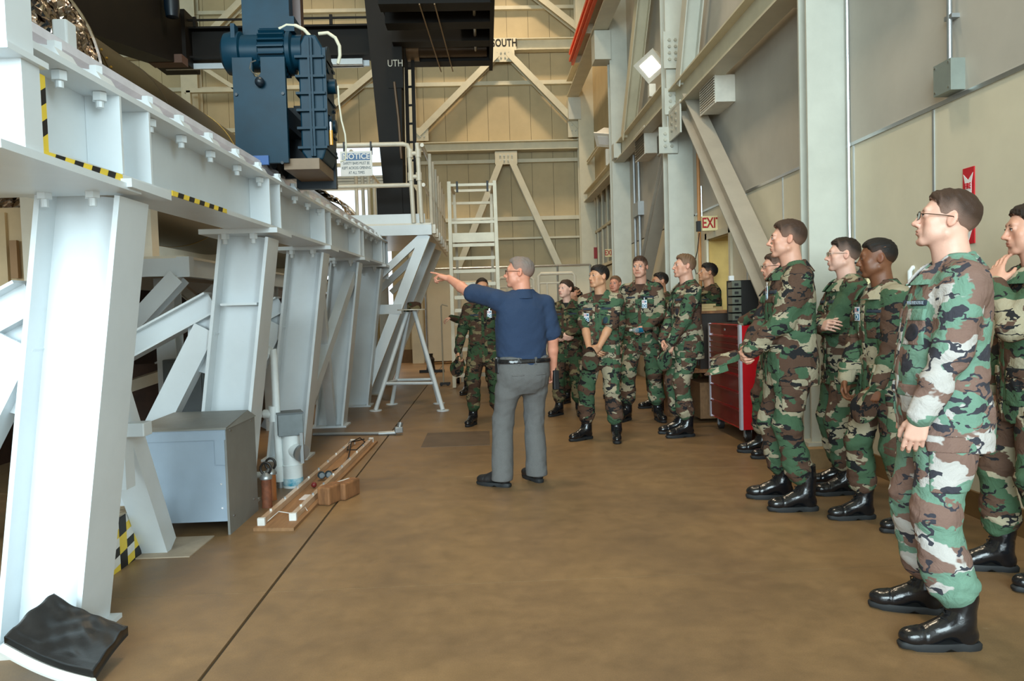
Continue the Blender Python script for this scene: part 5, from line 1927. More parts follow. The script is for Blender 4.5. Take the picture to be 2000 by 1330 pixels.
# ------------------------------------------------------------------ pipes beside the cabinet
PIPEW = mat('chipped_white_pipe', srgb(226, 232, 232), 0.4, var=0.04, spots=(srgb(90, 110, 110), 30.0, 0.70))
GALV = mat('galvanised', srgb(170, 174, 176), 0.38, 0.7, var=0.06)
pp = empty('white_standpipe', (-1.66, 6.06, 0), 0, 'chipped white standpipe with tees beside the grey cabinet', 'pipe')
q0, q1, q2, q3 = at(531, 690, Y=6.06), at(533, 808, Y=6.06), at(545, 925, Y=6.06), at(548, 948, Y=6.06)
q0.z = max(q0.z, 1.05)
MB().tube([(q0.x - 0.03, 6.06, q0.z + 0.0), (q0.x - 0.008, 6.06, q0.z + 0.045), (q0.x + 0.008, 6.06, q0.z + 0.03), (q0.x + 0.012, 6.06, q0.z - 0.05), (q3.x, 6.06, 0.09)], 0.030, 12).build('riser', PIPEW, pp, smooth=True)
MB().cyl((q3.x, 6.06, 0.10), (q3.x, 6.06, 0.0), 0.028, n=12).build('stub', GALV, pp, smooth=True)
for q in (q1, q2):
    MB().cyl((q.x + 0.006, 6.06, q.z - 0.06), (q.x + 0.006, 6.06, q.z + 0.06), 0.040, n=14).cyl((q.x, 6.06, q.z), (q.x - 0.07, 6.06, q.z), 0.036, n=12).build('tee', PIPEW, pp, smooth=True)
    MB().cyl((q.x - 0.06, 6.06, q.z), (q.x - 0.22, 6.06, q.z - 0.01), 0.027, n=12).build('branch', PIPEW, pp, smooth=True)
cd = empty('conduit_riser', (-1.53, 6.1, 0), 0, 'white conduit stub topped by a square grey junction box', 'conduit')
a0 = at(573, 950, Z=0)
jx, jy = a0.x, a0.y
MB().lathe([(0.078, 0.0), (0.078, 0.17), (0.080, 0.175), (0.070, 0.18), (0.072, 0.42)], (jx, jy, 0), (0, 0, 1), 24).build('body', PIPEW, cd, smooth=True)
MB().lathe([(0.0785, 0.018), (0.0787, 0.05), (0.0785, 0.075)], (jx + 0.001, jy - 0.001, 0), (0, 0, 1), 24).build('blue_paint_smear', mat('smear', srgb(200, 220, 225), 0.4, col2=srgb(40, 150, 180), scale=18), cd, smooth=True)
MB().cyl((jx, jy, 0.30), (jx + 0.085, jy - 0.07, 0.28), 0.062, n=18).build('side_outlet', PIPEW, cd, smooth=True)
MB().cyl((jx + 0.085, jy - 0.07, 0.28), (jx + 0.10, jy - 0.083, 0.276), 0.068, n=18).build('outlet_cap', GALV, cd, smooth=True)
MB().bx(jx + 0.09, jx + 0.115, jy - 0.10, jy - 0.075, 0.20, 0.44).build('clamp', GALV, cd)
MB().box((jx - 0.01, jy, 0.50), (0.19, 0.19, 0.17), rz=0.35).build('junction_box', mat('box_grey', srgb(120, 130, 134), 0.45, var=0.1, spots=(srgb(170, 130, 60), 14.0, 0.72)), cd, bevel=0.006)
MB().box((jx - 0.01, jy, 0.59), (0.20, 0.20, 0.012), rz=0.35).build('box_lid', GREYBOX, cd)

RUST = mat('rusty_steel', srgb(128, 74, 48), 0.7, var=0.2, scale=20)
DULL = mat('dark_iron', srgb(48, 44, 42), 0.5, 0.5)
jk = empty('bottle_jack', (-1.63, 5.52, 0), 0, 'rusty bottle jack with a black looped handle against the cabinet', 'jack')
for (jx, jy, hh, nm) in ((-1.590, 5.45, 0.20, 'cylinder'), (-1.615, 5.66, 0.19, 'cylinder')):
    c = MB().lathe([(0.038, 0), (0.035, 0.01), (0.035, hh), (0.02, hh + 0.012)], (jx, jy, 0), (0, 0, 1), 18).build(nm, RUST if hh > 0.195 else mat('orange_can', srgb(170, 104, 56), 0.6, var=0.1), jk, smooth=True)
    MB().lathe([(0.042, 0), (0.044, 0.012), (0.034, 0.03), (0.018, 0.045)], (jx, jy, hh), (0, 0, 1), 16).build('cap', GALV, c, smooth=True)
    pts = [(jx + 0.036 * math.cos(t), jy, hh + 0.075 + 0.042 * math.sin(t)) for t in np.linspace(-1.2, 4.3, 12)]
    MB().tube(pts, 0.009, 7).build('handle', DULL, c, smooth=True)

fp = empty('floor_conduit', (-1.5, 8.75, 0), 0, 'grey conduit lying on the floor ending in a cast elbow', 'conduit')
q0, q1 = at(612, 848, Z=0.02), at(770, 846, Z=0.02)
MB().cyl(q0, q1, 0.018, n=10).build('tube', GALV, fp, smooth=True)
MB().cyl(q1 - Vector((0.17, 0, 0)), q1 + Vector((0.02, 0, 0.005)), 0.026, n=12).build('coupling', GALV, fp, smooth=True)
MB().box(q1 + Vector((0.05, 0, 0.035)), (0.09, 0.07, 0.07), rz=0.3).build('cast_elbow', GALV, fp, bevel=0.012)
MB().cyl(q1 + Vector((0.06, 0, 0.06)), q1 + Vector((0.07, 0.02, 0.11)), 0.03, n=12).build('elbow_cap', GALV, fp, smooth=True)

# ------------------------------------------------------------------ timber board with glass tubes
PLY = mat('plywood', srgb(150, 112, 76), 0.7, var=0.12, scale=5, stretch=(8, 0.6, 4))
TIMB = mat('old_timber', srgb(140, 96, 60), 0.75, var=0.2, scale=7, stretch=(3, 3, 1))
TUBEM = mat('clouded_tube', srgb(196, 168, 140), 0.2, var=0.08)
PLAS = mat('white_plastic', srgb(226, 226, 222), 0.4)
tb = empty('tube_tray', (-1.34, 6.4, 0), 0, 'long plywood tray with two slim tubes lying along the floor joint', 'tray')


def onb(t, s, z=0.02):
    """along (0 near .. 1 far), across (0 left .. 1 right)"""
    a = Vector((-1.505, 4.84, 0)).lerp(Vector((-1.245, 4.81, 0)), s)
    b = Vector((-1.425, 8.1, 0)).lerp(Vector((-1.165, 8.0, 0)), s)
    q = a.lerp(b, t)
    q.z = z
    return q


MB().add([onb(0, 0, 0), onb(0, 1, 0), onb(1, 1, 0), onb(1, 0, 0), onb(0, 0), onb(0, 1), onb(1, 1), onb(1, 0)],
         [(3, 2, 1, 0), (4, 5, 6, 7), (0, 1, 5, 4), (1, 2, 6, 5), (2, 3, 7, 6), (3, 0, 4, 7)]).build('board', PLY, tb)
for s0, t0, t1 in ((0.13, 0.02, 0.93), (0.80, 0.055, 0.97)):
    r_ = MB().bar(onb(t0, s0, 0.042), onb(t1, s0, 0.042), 0.036, 0.040).build('glass_tube', TUBEM, tb)
    MB().bar(onb(t0 - 0.004, s0, 0.044), onb(t0 + 0.004, s0, 0.044), 0.046, 0.048).build('end_cap', PLAS, r_)
    MB().bar(onb(t1 - 0.004, s0, 0.044), onb(t1 + 0.004, s0, 0.044), 0.046, 0.048).build('end_cap', PLAS, r_)
    for i in range(9):
        t = t0 + 0.06 + (t1 - t0 - 0.1) * i / 8
        MB().box(onb(t, s0, 0.068), (0.014, 0.014, 0.014), rz=0.4).build('clip', GALV if i % 3 else PLAS, r_)
for s, t in ((0.42, 0.415), (0.62, 0.425)):
    q = onb(t, s, 0.02)
    MB().lathe([(0.026, 0), (0.030, 0.01), (0.030, 0.05), (0.022, 0.052), (0.020, 0.02)], q + Vector((0, 0.04, 0.03)), (0.1, -1, 0.35), 18).build('eyepiece', mat('eyepiece_black', srgb(30, 44, 50), 0.3), tb, smooth=True)
q = onb(0.335, 0.45, 0.045)
MB().sphere(q, 0.022, 12, 8).build('red_knob', mat('knob_red', srgb(120, 40, 40), 0.4), tb, smooth=True)
q = onb(0.245, 0.55, 0.0215)
MB().box(q, (0.085, 0.15, 0.003), rz=-0.05).build('paper_label', mat('paper', srgb(224, 220, 222), 0.7), tb)
cab = [onb(t, s, z) for t, s, z in ((0.50, 0.55, 0.04), (0.58, 0.7, 0.03), (0.70, 0.55, 0.03), (0.80, 0.35, 0.05), (0.88, 0.2, 0.07), (0.94, 0.4, 0.08), (0.9, 0.7, 0.06), (0.8, 0.6, 0.04), (0.78, 0.3, 0.05), (0.88, 0.1, 0.06), (0.97, 0.5, 0.05))]
MB().tube(cab, 0.006, 6).build('cable', DULL, tb)
for s0, pts in ((0, ((0.04, 0.2), (0.09, 0.3), (0.10, 0.55), (0.085, 0.78))), (1, ((0.085, 0.8), (0.13, 0.85), (0.12, 0.95)))):
    MB().tube([onb(t, s, 0.028 + 0.02 * (i % 2)) for i, (t, s) in enumerate(pts)], 0.003, 5).build('white_wire', PLAS, tb)
for i, (c, sz, rz) in enumerate((((-1.155, 5.52, 0.065), (0.10, 0.20, 0.13), -0.35), ((-1.065, 5.66, 0.062), (0.10, 0.22, 0.124), -0.35))):
    w = empty('timber_block', (c[0], c[1], 0), 0, ('rough timber block touching the tube tray, left of its pair', 'rough timber block with white paint drips, right of its pair')[i], 'wood block')
    MB().box(c, sz, rz=rz).build('block', TIMB, w, bevel=0.012)
    if i:
        MB().box((c[0] - 0.03, c[1], 0.1255), (0.012, 0.15, 0.003), rz=rz - 0.15).build('paint_drip', PLAS, w)

# ------------------------------------------------------------------ taped box, black pad, pan in the foreground
tp = empty('taped_box', (-2.10, 4.27, 0), 0, 'small box wrapped in yellow, black and white tape behind the first leg', 'box')
MB().bx(-2.20, -2.022, 4.10, 4.44, 0, 0.285).build('box', HAZ_K, tp)
mb = MB()
nx, nz = 4, 6
for i in range(-1, nx + 1):
    for j in range(nz):
        ya, yb_ = 4.10 + 0.34 * i / nx, 4.10 + 0.34 * (i + 1) / nx
        za, zz = 0.285 * j / nz, 0.285 * (j + 1) / nz
        sh = 0.05
        c = (i + 2 * (j // 2)) % 4 if j % 2 else (i + 2 + j) % 2
        if j % 2:
            mb.mi = [0, 2, 1, 2][(i + j) % 4]
        else:
            mb.mi = (i + j // 2) % 2
        P_ = [(ya, za - sh * (0.5 - i / nx)), (yb_, za - sh * (0.5 - (i + 1) / nx)), (yb_, zz - sh * (0.5 - (i + 1) / nx)), (ya, zz - sh * (0.5 - i / nx))]
        P_ = [(min(max(y, 4.10), 4.44), min(max(z, 0.0), 0.285)) for y, z in P_]
        if P_[1][0] - P_[0][0] < 0.01 or abs(P_[2][1] - P_[1][1]) < 0.003 or abs(P_[3][1] - P_[0][1]) < 0.003:
            continue
        mb.add([(-2.0205, y, z) for y, z in P_] + [(-2.024, y, z) for y, z in P_], [(0, 1, 2, 3), (7, 6, 5, 4), (0, 4, 5, 1), (1, 5, 6, 2), (2, 6, 7, 3), (3, 7, 4, 0)])
mb.build('tape_pattern', [HAZ_Y, HAZ_K, PLAS], tp)
MB().bx(-2.20, -2.022, 4.10, 4.44, 0.285, 0.288).build('scuffed_top', mat('scuffed_paper', srgb(190, 180, 160), 0.8, col2=srgb(90, 80, 60), scale=20), tp)

VINYL = mat('black_vinyl', srgb(34, 32, 31), 0.38, var=0.2, scale=8, bump=0.35, bscale=14)
pad = empty('kneeling_pad', (-1.85, 3.2, 0), 0, 'square black vinyl pad with a white edge tilted in the near left foreground', 'pad')
c0, c1, c2_, c3 = at(8, 1250, Z=0.13), at(182, 1318, Z=0.06), at(250, 1226, Y=3.10), at(106, 1164, Y=3.13)
NG = 34
rg = np.random.RandomState(4)
Vt, Vb = [], []
for j in range(NG + 1):
    for i in range(NG + 1):
        u, v = i / NG, j / NG
        p = (c0 * (1 - u) + c1 * u) * (1 - v) + (c3 * (1 - u) + c2_ * u) * v
        sag = -0.018 * math.sin(math.pi * u) + 0.010 * math.sin(math.pi * v)
        w = 0.004 * math.sin(9 * u + 7 * v + 2 * math.sin(8 * v)) + 0.004 * math.sin(16 * v - 6 * u + 3 * math.sin(7 * u)) + 0.003 * math.sin(25 * u + 18 * v)
        w *= 0.6 if v > 0.16 else 0.15
        Vt.append((p.x, p.y, p.z + sag + w + 0.012))
        Vb.append((p.x, p.y, p.z + sag - 0.030))
I = np.arange((NG + 1) ** 2).reshape(NG + 1, NG + 1)
Qt = np.stack([I[:-1, :-1], I[:-1, 1:], I[1:, 1:], I[1:, :-1]], -1).reshape(-1, 4)
nv = (NG + 1) ** 2
edge = list(I[0, :]) + list(I[1:, -1]) + list(I[-1, -2::-1]) + list(I[-2:0:-1, 0])
Qs = np.array([(edge[k], edge[k] + nv, edge[(k + 1) % len(edge)] + nv, edge[(k + 1) % len(edge)]) for k in range(len(edge))])
Vp = np.array(Vt + Vb) - np.array(wloc(pad))
np_mesh('cushion', Vp, np.concatenate([Qt, Qt[:, ::-1] + nv, Qs[:, ::-1]]), VINYL, pad)
e0 = [Vector(Vb[I[0, i]]) for i in range(0, NG + 1)]
MB().tube([p + Vector((0, -0.012, 0.003)) for p in e0], 0.021, 8).build('white_edge', PLAS, pad, smooth=True)
MB().bx(-1.74, -1.62, 3.07, 3.17, 0.0, 0.085).build('block', DULL, pad)
pn = empty('white_pan', (-2.12, 3.15, 0), 0, 'pale round pan on the floor under the black pad', 'pan')
q = at(40, 1278, Z=0.0)
MB().lathe([(0.02, 0.006), (0.20, 0.006), (0.235, 0.045), (0.243, 0.045), (0.212, 0.0), (0.02, 0.0)], (q.x - 0.05, q.y + 0.16, 0), (0, 0, 1), 40).build('dish', PLAS, pn, smooth=True)
# ------------------------------------------------------------------ black gantry crane behind the runway
cr = empty('gantry_crane', (-1.4, 12.4, 2.6), 0, 'tall black gantry crane with overhead platform and ladder', 'crane')
BK = BLACK_ST
y0 = 12.4
lt = [at(x, y, Y=y0) for x, y in ((753, 372), (790, 372), (784, -30), (712, -30))]
MB().add([(p.x, y0 - 0.22, p.z) for p in lt] + [(p.x, y0 + 0.22, p.z) for p in lt], [(0, 1, 2, 3), (7, 6, 5, 4)] + [(i, 4 + i, 4 + (i + 1) % 4, (i + 1) % 4) for i in range(4)]).build('leg', BK, cr)
q0, q1 = at(735, 366, Y=12.1), at(807, 426, Y=12.1)
MB().bx(q0.x, q1.x, 12.1, 12.9, q1.z, q0.z + 0.05).build('bogie_housing', BK, cr)
MB().bx(q0.x + 0.33, q0.x + 0.40, 12.07, 12.1, q1.z, q0.z - 0.02).build('housing_rib', BK, cr)
# ladder up the leg
ldr = MB()
for px in (793, 806):
    a, b_ = at(px + 6, 360, Y=12.75), at(px - 4, -40, Y=12.75)
    ldr.bar(a, b_, 0.055, 0.055)
ldr = ldr.build('ladder_rails', BK, cr)
for i in range(11):
    y = 350 - 36 * i
    MB().bar(at(796, y, Y=12.75), at(810, y - 1, Y=12.75), 0.03, 0.03).build('rung', BK, ldr)
a = at(768, 112, Y=12.17)
WHT = mat('stencil_white', srgb(200, 196, 184), 0.7)
text_mesh('stencil_lettering', 'UTH', 0.15, WHT, cr, (at(772, 124, Y=12.15).x, 12.15, at(772, 124, Y=12.15).z), (1, 0, 0), (0, 0, 1), sx=0.8)
MB().bx(at(757, 124, Y=12.17).x, at(786, 124, Y=12.17).x, 12.16, 12.3, at(770, 172, Y=12.17).z, at(770, 85, Y=12.17).z).build('sign_bracket', BK, cr)
MB().tube([at(770, 160, Y=12.15), at(778, 230, Y=12.15), at(784, 310, Y=12.15)], 0.018, 6).build('conduit', mat('brown_conduit', srgb(112, 84, 56), 0.5), cr)
# cross girder and side girder
g0, g1 = at(345, 92, Y=13.0), at(720, 82, Y=13.0)
MB().ibeam((g0.x, 13.0, g0.z + 0.02), (g1.x + 0.1, 13.0, g0.z + 0.02), 0.32, 0.50, 0.03, 0.03).build('cross_girder', BK, cr)
MB().bar((g0.x, 12.84, g0.z + 0.37), (g1.x, 12.84, g0.z + 0.37), 0.025, 0.03).build('cable_rail', BK, cr)
for x in (-4.6, -2.4):
    MB().bx(x, x + 0.05, 12.82, 12.86, g0.z + 0.26, g0.z + 0.42).build('rail_bracket', BK, cr)
sg = [(13.16, g0.z - 0.30), (13.16, g0.z + 0.42), (4.5, g0.z + 0.42), (4.5, g0.z - 1.5), (8.0, g0.z - 1.25)]
MB().add([(g0.x - 0.24, y, z) for y, z in sg] + [(g0.x + 0.20, y, z) for y, z in sg], [(0, 1, 2, 3, 4), (9, 8, 7, 6, 5)] + [(i, 5 + i, 5 + (i + 1) % 5, (i + 1) % 5) for i in range(5)]).build('side_girder', BK, cr)
MB().bx(g0.x - 0.3, g0.x + 0.26, 12.7, 13.3, g0.z - 0.36, g0.z + 0.50).build('corner_joint', BK, cr)
for y in (12.35,):
    MB().bx(g0.x - 0.2, g0.x + 0.32, y, y + 0.25, g0.z - 0.46, g0.z - 0.33).build('outrigger', mat('brown_primer', srgb(96, 70, 58), 0.6), cr)
MB().bx(-2.75, -1.9, 12.9, 13.1, g0.z - 0.36, g0.z - 0.27).bx(g0.x - .2, g1.x, 13.0, 13.05, g0.z - 0.36, g0.z - 0.27).build('white_strip', WHITE, cr)  # white strips just below the cross girder
# overhead platform seen from below
zpf = at(900, 118, Y=13.2).z
xr = at(962, 118, Y=13.2).x
for i, (py, h) in enumerate(((119, 0.26), (84, 0.20), (46, 0.24), (8, 0.26))):
    Y = 1500 * (zpf - 1.35) / (608 - py)
    MB().bx(-1.3, xr - 0.03, Y - 0.14, Y + 0.14, zpf - h / 2, zpf + h / 2).build('platform_beam', BK, cr)
MB().bx(xr - 0.06, xr, 9.6, 13.4, zpf - 0.12, zpf + 0.60).build('side_fascia', BK, cr)
MB().bx(-1.35, xr, 10.2, 11.6, zpf + 0.14, zpf + 0.16).bx(-0.25, xr, 11.6, 13.3, zpf + 0.14, zpf + 0.16).build('platform_deck', BK, cr)
MB().cyl((-0.95, 12.75, zpf + 0.05), (xr - 0.1, 12.75, zpf + 0.05), 0.14, n=20).build('duct', mat('dark_duct', srgb(66, 54, 42), 0.35, 0.4), cr, smooth=True)
MB().cyl((-1.15, 12.75, zpf + 0.05), (-0.95, 12.75, zpf + 0.05), 0.19, n=20).build('duct_collar', mat('duct_collar', srgb(120, 100, 78), 0.35, 0.5), cr, smooth=True)
MB().cyl((xr - 0.28, 9.8, zpf - 0.02), (xr - 0.28, 13.0, zpf - 0.02), 0.022, n=8).build('pipe', mat('pale_conduit', srgb(176, 168, 150), 0.35, 0.5), cr, smooth=True)
for x in (-0.75, -0.55):
    MB().cyl((x, 10.4, zpf - 0.15), (x + 0.12, 13.3, zpf - 0.15), 0.010, n=6).build('cable', mat('tan_cable', srgb(150, 124, 90), 0.5), cr)
hk = empty('hoist_block', (-4.9, 12.0, 6.4), 0, 'dark blue hoist hook block hanging at the top left', 'hoist')
q = at(335, 2, Y=12.0)
MB().lathe([(0.02, -0.26), (0.09, -0.24), (0.11, -0.12), (0.11, 0.9)], (q.x, 12.0, q.z), (0, 0, 1), 18).build('block', BLUE_D, hk, smooth=True)
MB().cyl((q.x, 12.0, q.z + 0.9), (q.x, 12.0, 12.1), 0.012, n=6).build('rope', DULL, hk)

# pale support frame on the far wall left of the drive
sf = empty('wall_frame', (-6.6, 19.9, 0), 0, 'pale steel support frame at the far wall left of the blue drive', 'frame')
for x0, z0, x1, z1 in ((-7.2, 6.0, -7.2, 7.0), (-6.0, 6.0, -6.0, 8.0), (-7.3, 7.0, -5.9, 7.0), (-7.3, 6.0, -5.9, 6.0), (-7.6, 8.1, -6.0, 7.0), (-7.3, 8.0, -5.9, 8.0)):
    MB().bar((x0, 19.6, z0), (x1, 19.6, z1), 0.1, 0.14, up=(0, 1, 0)).build('member', STEEL, sf)
for x in (-7.2, -6.0):
    MB().bar((x, 19.6, 0), (x, 19.6, 6.0), 0.12, 0.12, up=(0, 1, 0)).build('post', STEEL, sf)

# ------------------------------------------------------------------ white access platform with pipe railings
ap = empty('access_platform', (-1.35, 13.0, 0), 0, 'white access platform with pipe railings and splayed legs', 'platform')
zd = 2.66
DX0, DX1, DY0, DY1 = -2.0, -0.76, 11.45, 16.2
MB().bx(DX0, DX1, DY0, DY1, zd - 0.03, zd).build('deck_grating', WHITE2, ap)
MB().channel((DX0, DY0 + 0.02, zd - 0.10), (DX1, DY0 + 0.02, zd - 0.10), 0.05, 0.15, 0.01).build('edge_channel', WHITE, ap)
MB().bx(DX1 - 0.03, DX1 + 0.0, DY0, DY1, zd - 0.17, zd - 0.02).build('edge_channel', WHITE2, ap)
MB().bx(DX0, DX1 - 0.1, DY0 + 0.10, DY0 + 0.12, zd, zd + 0.15).build('toe_board', WHITE, ap)
for i in range(7):
    y = DY0 + 0.15 + 0.62 * i
    MB().bx(DX1 - 0.01, DX1 + 0.05, y, y + 0.16, zd - 0.14, zd - 0.01).build('post_socket', WHITE2, ap)
ztop, zmid = 3.80, 3.22
# front gate rail
MB().tube([(-2.1, DY0, ztop + 0.02), (-1.14, DY0, ztop + 0.02), (-1.07, DY0, ztop), (-1.05, DY0, ztop - 0.06), (-1.02, DY0, zd)], 0.034, 10).build('gate_rail', WHITE2, ap, smooth=True)
MB().cyl((-2.1, DY0, zmid), (-1.05, DY0, zmid), 0.032, n=10).build('gate_rail', WHITE2, ap, smooth=True)
px_ = -0.90
MB().cyl((px_ - 0.0, DY0, zd), (px_ - 0.03, DY0, ztop + 0.03), 0.034, n=10).build('corner_post', WHITE2, ap, smooth=True)
for z in (ztop - 0.12, zmid + 0.12):
    MB().cyl((-1.04, DY0, z), (px_ - 0.02, DY0, z), 0.032, n=10).build('link_pipe', WHITE2, ap, smooth=True)
    for x in (-1.04, px_ - 0.02):
        MB().cyl((x, DY0, z - 0.06), (x, DY0, z + 0.06), 0.045, n=12).build('fitting', WHITE2, ap, smooth=True)
for i in range(1, 8):
    y = DY0 + 0.66 * i
    MB().cyl((-0.80, y, zd), (-0.80, y, ztop), 0.028, n=8).build('rail_post', WHITE2, ap, smooth=True)
for z in (ztop, zmid):
    MB().cyl((-0.86, DY0, z), (-0.80, DY1, z), 0.030, n=8).build('side_rail', WHITE2, ap, smooth=True)
for i in range(1, 8):
    MB().cyl((-1.95, DY0 + 0.66 * i, zd), (-1.95, DY0 + 0.66 * i, ztop), 0.028, n=8).build('rail_post', WHITE2, ap, smooth=True)
MB().cyl((-1.95, DY0 + 0.3, ztop), (-1.95, DY1, ztop), 0.028, n=8).build('side_rail', WHITE2, ap, smooth=True)
# splayed legs and braces
for i, y in enumerate((11.55, 12.9, 14.5)):
    MB().channel((-0.86, y, zd - 0.17), (-1.90, y - 0.12, 0.0), 0.15, 0.14, 0.012, up=(0, 1, 0)).build('leg', WHITE if i < 2 else WHITE2, ap)
    MB().channel((-0.92, y - 0.01, zd - 0.20), (-1.75, y - 0.05, 1.72), 0.10, 0.12, 0.012, up=(0, 1, 0)).build('brace', WHITE if i < 2 else WHITE2, ap)
    MB().bx(-2.0, -1.78, y - 0.24, y, 0, 0.015).build('foot_plate', WHITE2, ap)
MB().channel((-1.78, 11.50, 1.40), (-1.24, 11.46, 1.40), 0.10, 0.14, 0.012).build('tie', WHITE, ap)
for y in (12.9, 14.5):
    MB().ibeam((-1.9, y, 0), (-1.9, y, zd - 0.03), 0.16, 0.20, 0.014, 0.012).build('inner_post', WHITE2, ap)
MB().bx(-1.82, -1.45, 11.7, 11.72, 1.86, 2.45).build('end_panel', WHITE, ap)

# notice sign tied to the gate rail
ns = empty('notice_sign', (-1.82, 11.36, 3.53), 0, 'white and blue NOTICE sign hanging on the platform gate rail', 'sign')
n0, n1 = at(664, 296, Y=11.36), at(728, 343, Y=11.36)
SIGNW = mat('sign_white', srgb(232, 230, 226), 0.4, var=0.02)
SIGNB = mat('sign_blue', srgb(34, 96, 150), 0.4, var=0.02)
INK = mat('ink_dark', srgb(40, 70, 84), 0.6)
cx_, w_, zt, zb_ = (n0.x + n1.x) / 2, n1.x - n0.x, n0.z, n1.z
MB().bx(n0.x, n1.x, 11.36, 11.366, zb_, zt).build('board', SIGNW, ns)
MB().bx(n0.x + 0.03, n1.x - 0.03, 11.354, 11.36, zt - 0.13, zt - 0.03).build('blue_band', SIGNB, ns)
text_mesh('heading', 'NOTICE', 0.11, SIGNW, ns, (cx_, 11.352, zt - 0.08), (1, 0, 0), (0, 0, 1), sx=0.98, bold=0.02)
for i, tx in enumerate(('SAFETY BARS MUST BE', 'KEPT ACROSS OPENING', 'AT ALL TIMES')):
    text_mesh('lettering', tx, 0.058, INK, ns, (cx_, 11.358, zt - 0.175 - 0.068 * i), (1, 0, 0), (0, 0, 1), sx=0.66)
for x in (n1.x - 0.02, n0.x + 0.05):
    MB().bx(x - 0.012, x + 0.012, 11.40, 11.49, zt - 0.03, 3.86).bx(x - 0.012, x + 0.012, 11.366, 11.41, zt - 0.03, zt - 0.01).build('strap', HAZ_K, ns)

# ------------------------------------------------------------------ rolling ladder with railed top
ALUM = mat('aluminium_ladder', srgb(196, 182, 156), 0.38, 0.15, var=0.05)
la = empty('rolling_ladder', (-0.2, 13.6, 0), 0, 'pale rolling ladder with wide treads and a railed top', 'ladder')
XL, XR, YF_ = -0.56, 0.22, 13.3
for x, sx in ((XL, 1), (XR, -1)):
    MB().bar((x - 0.02 * sx, YF_, 0.02), (x, YF_ + 0.0, 3.56), 0.06, 0.07, up=(0, 1, 0)).build('upright', ALUM, la)
    MB().bar((x + 0.09 * sx, YF_ + 1.0, 0.02), (x + 0.05 * sx, YF_ + 0.9, 3.50), 0.05, 0.05, up=(0, 1, 0)).build('upright', ALUM, la)
    MB().bar((x, YF_, 0.2), (x + 0.05 * sx, YF_ + 1.0, 0.2), 0.05, 0.05).build('base_rail', ALUM, la)
    MB().bar((x, YF_, 3.54), (x + 0.05 * sx, YF_ + 0.9, 3.50), 0.045, 0.045).build('top_rail', ALUM, la)
    MB().cyl((x - 0.02, YF_ + 0.95, 0.06), (x + 0.04, YF_ + 0.95, 0.06), 0.06, n=14).build('caster', DULL, la)
z = 0.24
i = 0
while z < 2.6:
    MB().box(((XL + XR) / 2, YF_ + 0.12 + 0.012 * i, z), (XR - XL - 0.06, 0.20, 0.035)).build('tread', ALUM, la)
    MB().bx(XL + 0.03, XR - 0.03, YF_ + 0.0, YF_ + 0.02, z - 0.045, z + 0.01).build('tread_nosing', ALUM, la)
    z += 0.225
    i += 1
MB().bx(XL + 0.03, XR - 0.03, YF_ + 0.0, YF_ + 1.0, 2.58, 2.63).build('top_deck', ALUM, la)
MB().bx(XL + 0.03, XR - 0.03, YF_ - 0.01, YF_ + 0.01, 2.52, 2.68).build('kick_plate', ALUM, la)
for z, y in ((3.50, 0.0), (3.32, 0.95), (3.02, 0.9), (2.86, 0.0), (3.54, 0.9)):
    MB().bar((XL, YF_ + y, z), (XR, YF_ + y, z), 0.04, 0.045).build('cross_rail', ALUM, la)
for x in (XL + 0.12, XR - 0.14):
    MB().bx(x, x + 0.035, YF_ - 0.03, YF_ + 0.03, 3.38, 3.56).build('black_strap', HAZ_K, la)

# ------------------------------------------------------------------ white work stand
sd = empty('work_stand', (-1.05, 10.85, 0), 0, 'white four-legged pipe stand with a round flat top', 'stand')
ft = [(-1.56, 10.62), (-0.62, 10.38), (-1.42, 11.3), (-0.72, 11.2)]
tp_ = Vector((-1.04, 10.85, 1.385))
for x, y in ft:
    d = Vector((x, y, 0.012)) - tp_
    MB().cyl(tp_ + Vector((d.x * 0.10, d.y * 0.10, -0.02)), (x, y, 0.012), 0.030, n=10).build('leg', WHITE, sd, smooth=True)
    MB().cyl((x, y, 0), (x, y, 0.014), 0.085, n=18).build('foot_disc', WHITE, sd)
lv = [tp_.lerp(Vector((x, y, 0.012)), 0.74) for x, y in ft]
for a, b_ in ((0, 1), (1, 3), (3, 2), (2, 0)):
    MB().cyl(lv[a], lv[b_], 0.020, n=8).build('cross_rail', WHITE, sd, smooth=True)
MB().cyl(tp_ + Vector((0, 0, -0.01)), tp_ + Vector((0, 0, 0.004)), 0.20, n=28).build('top', WHITE2, sd)


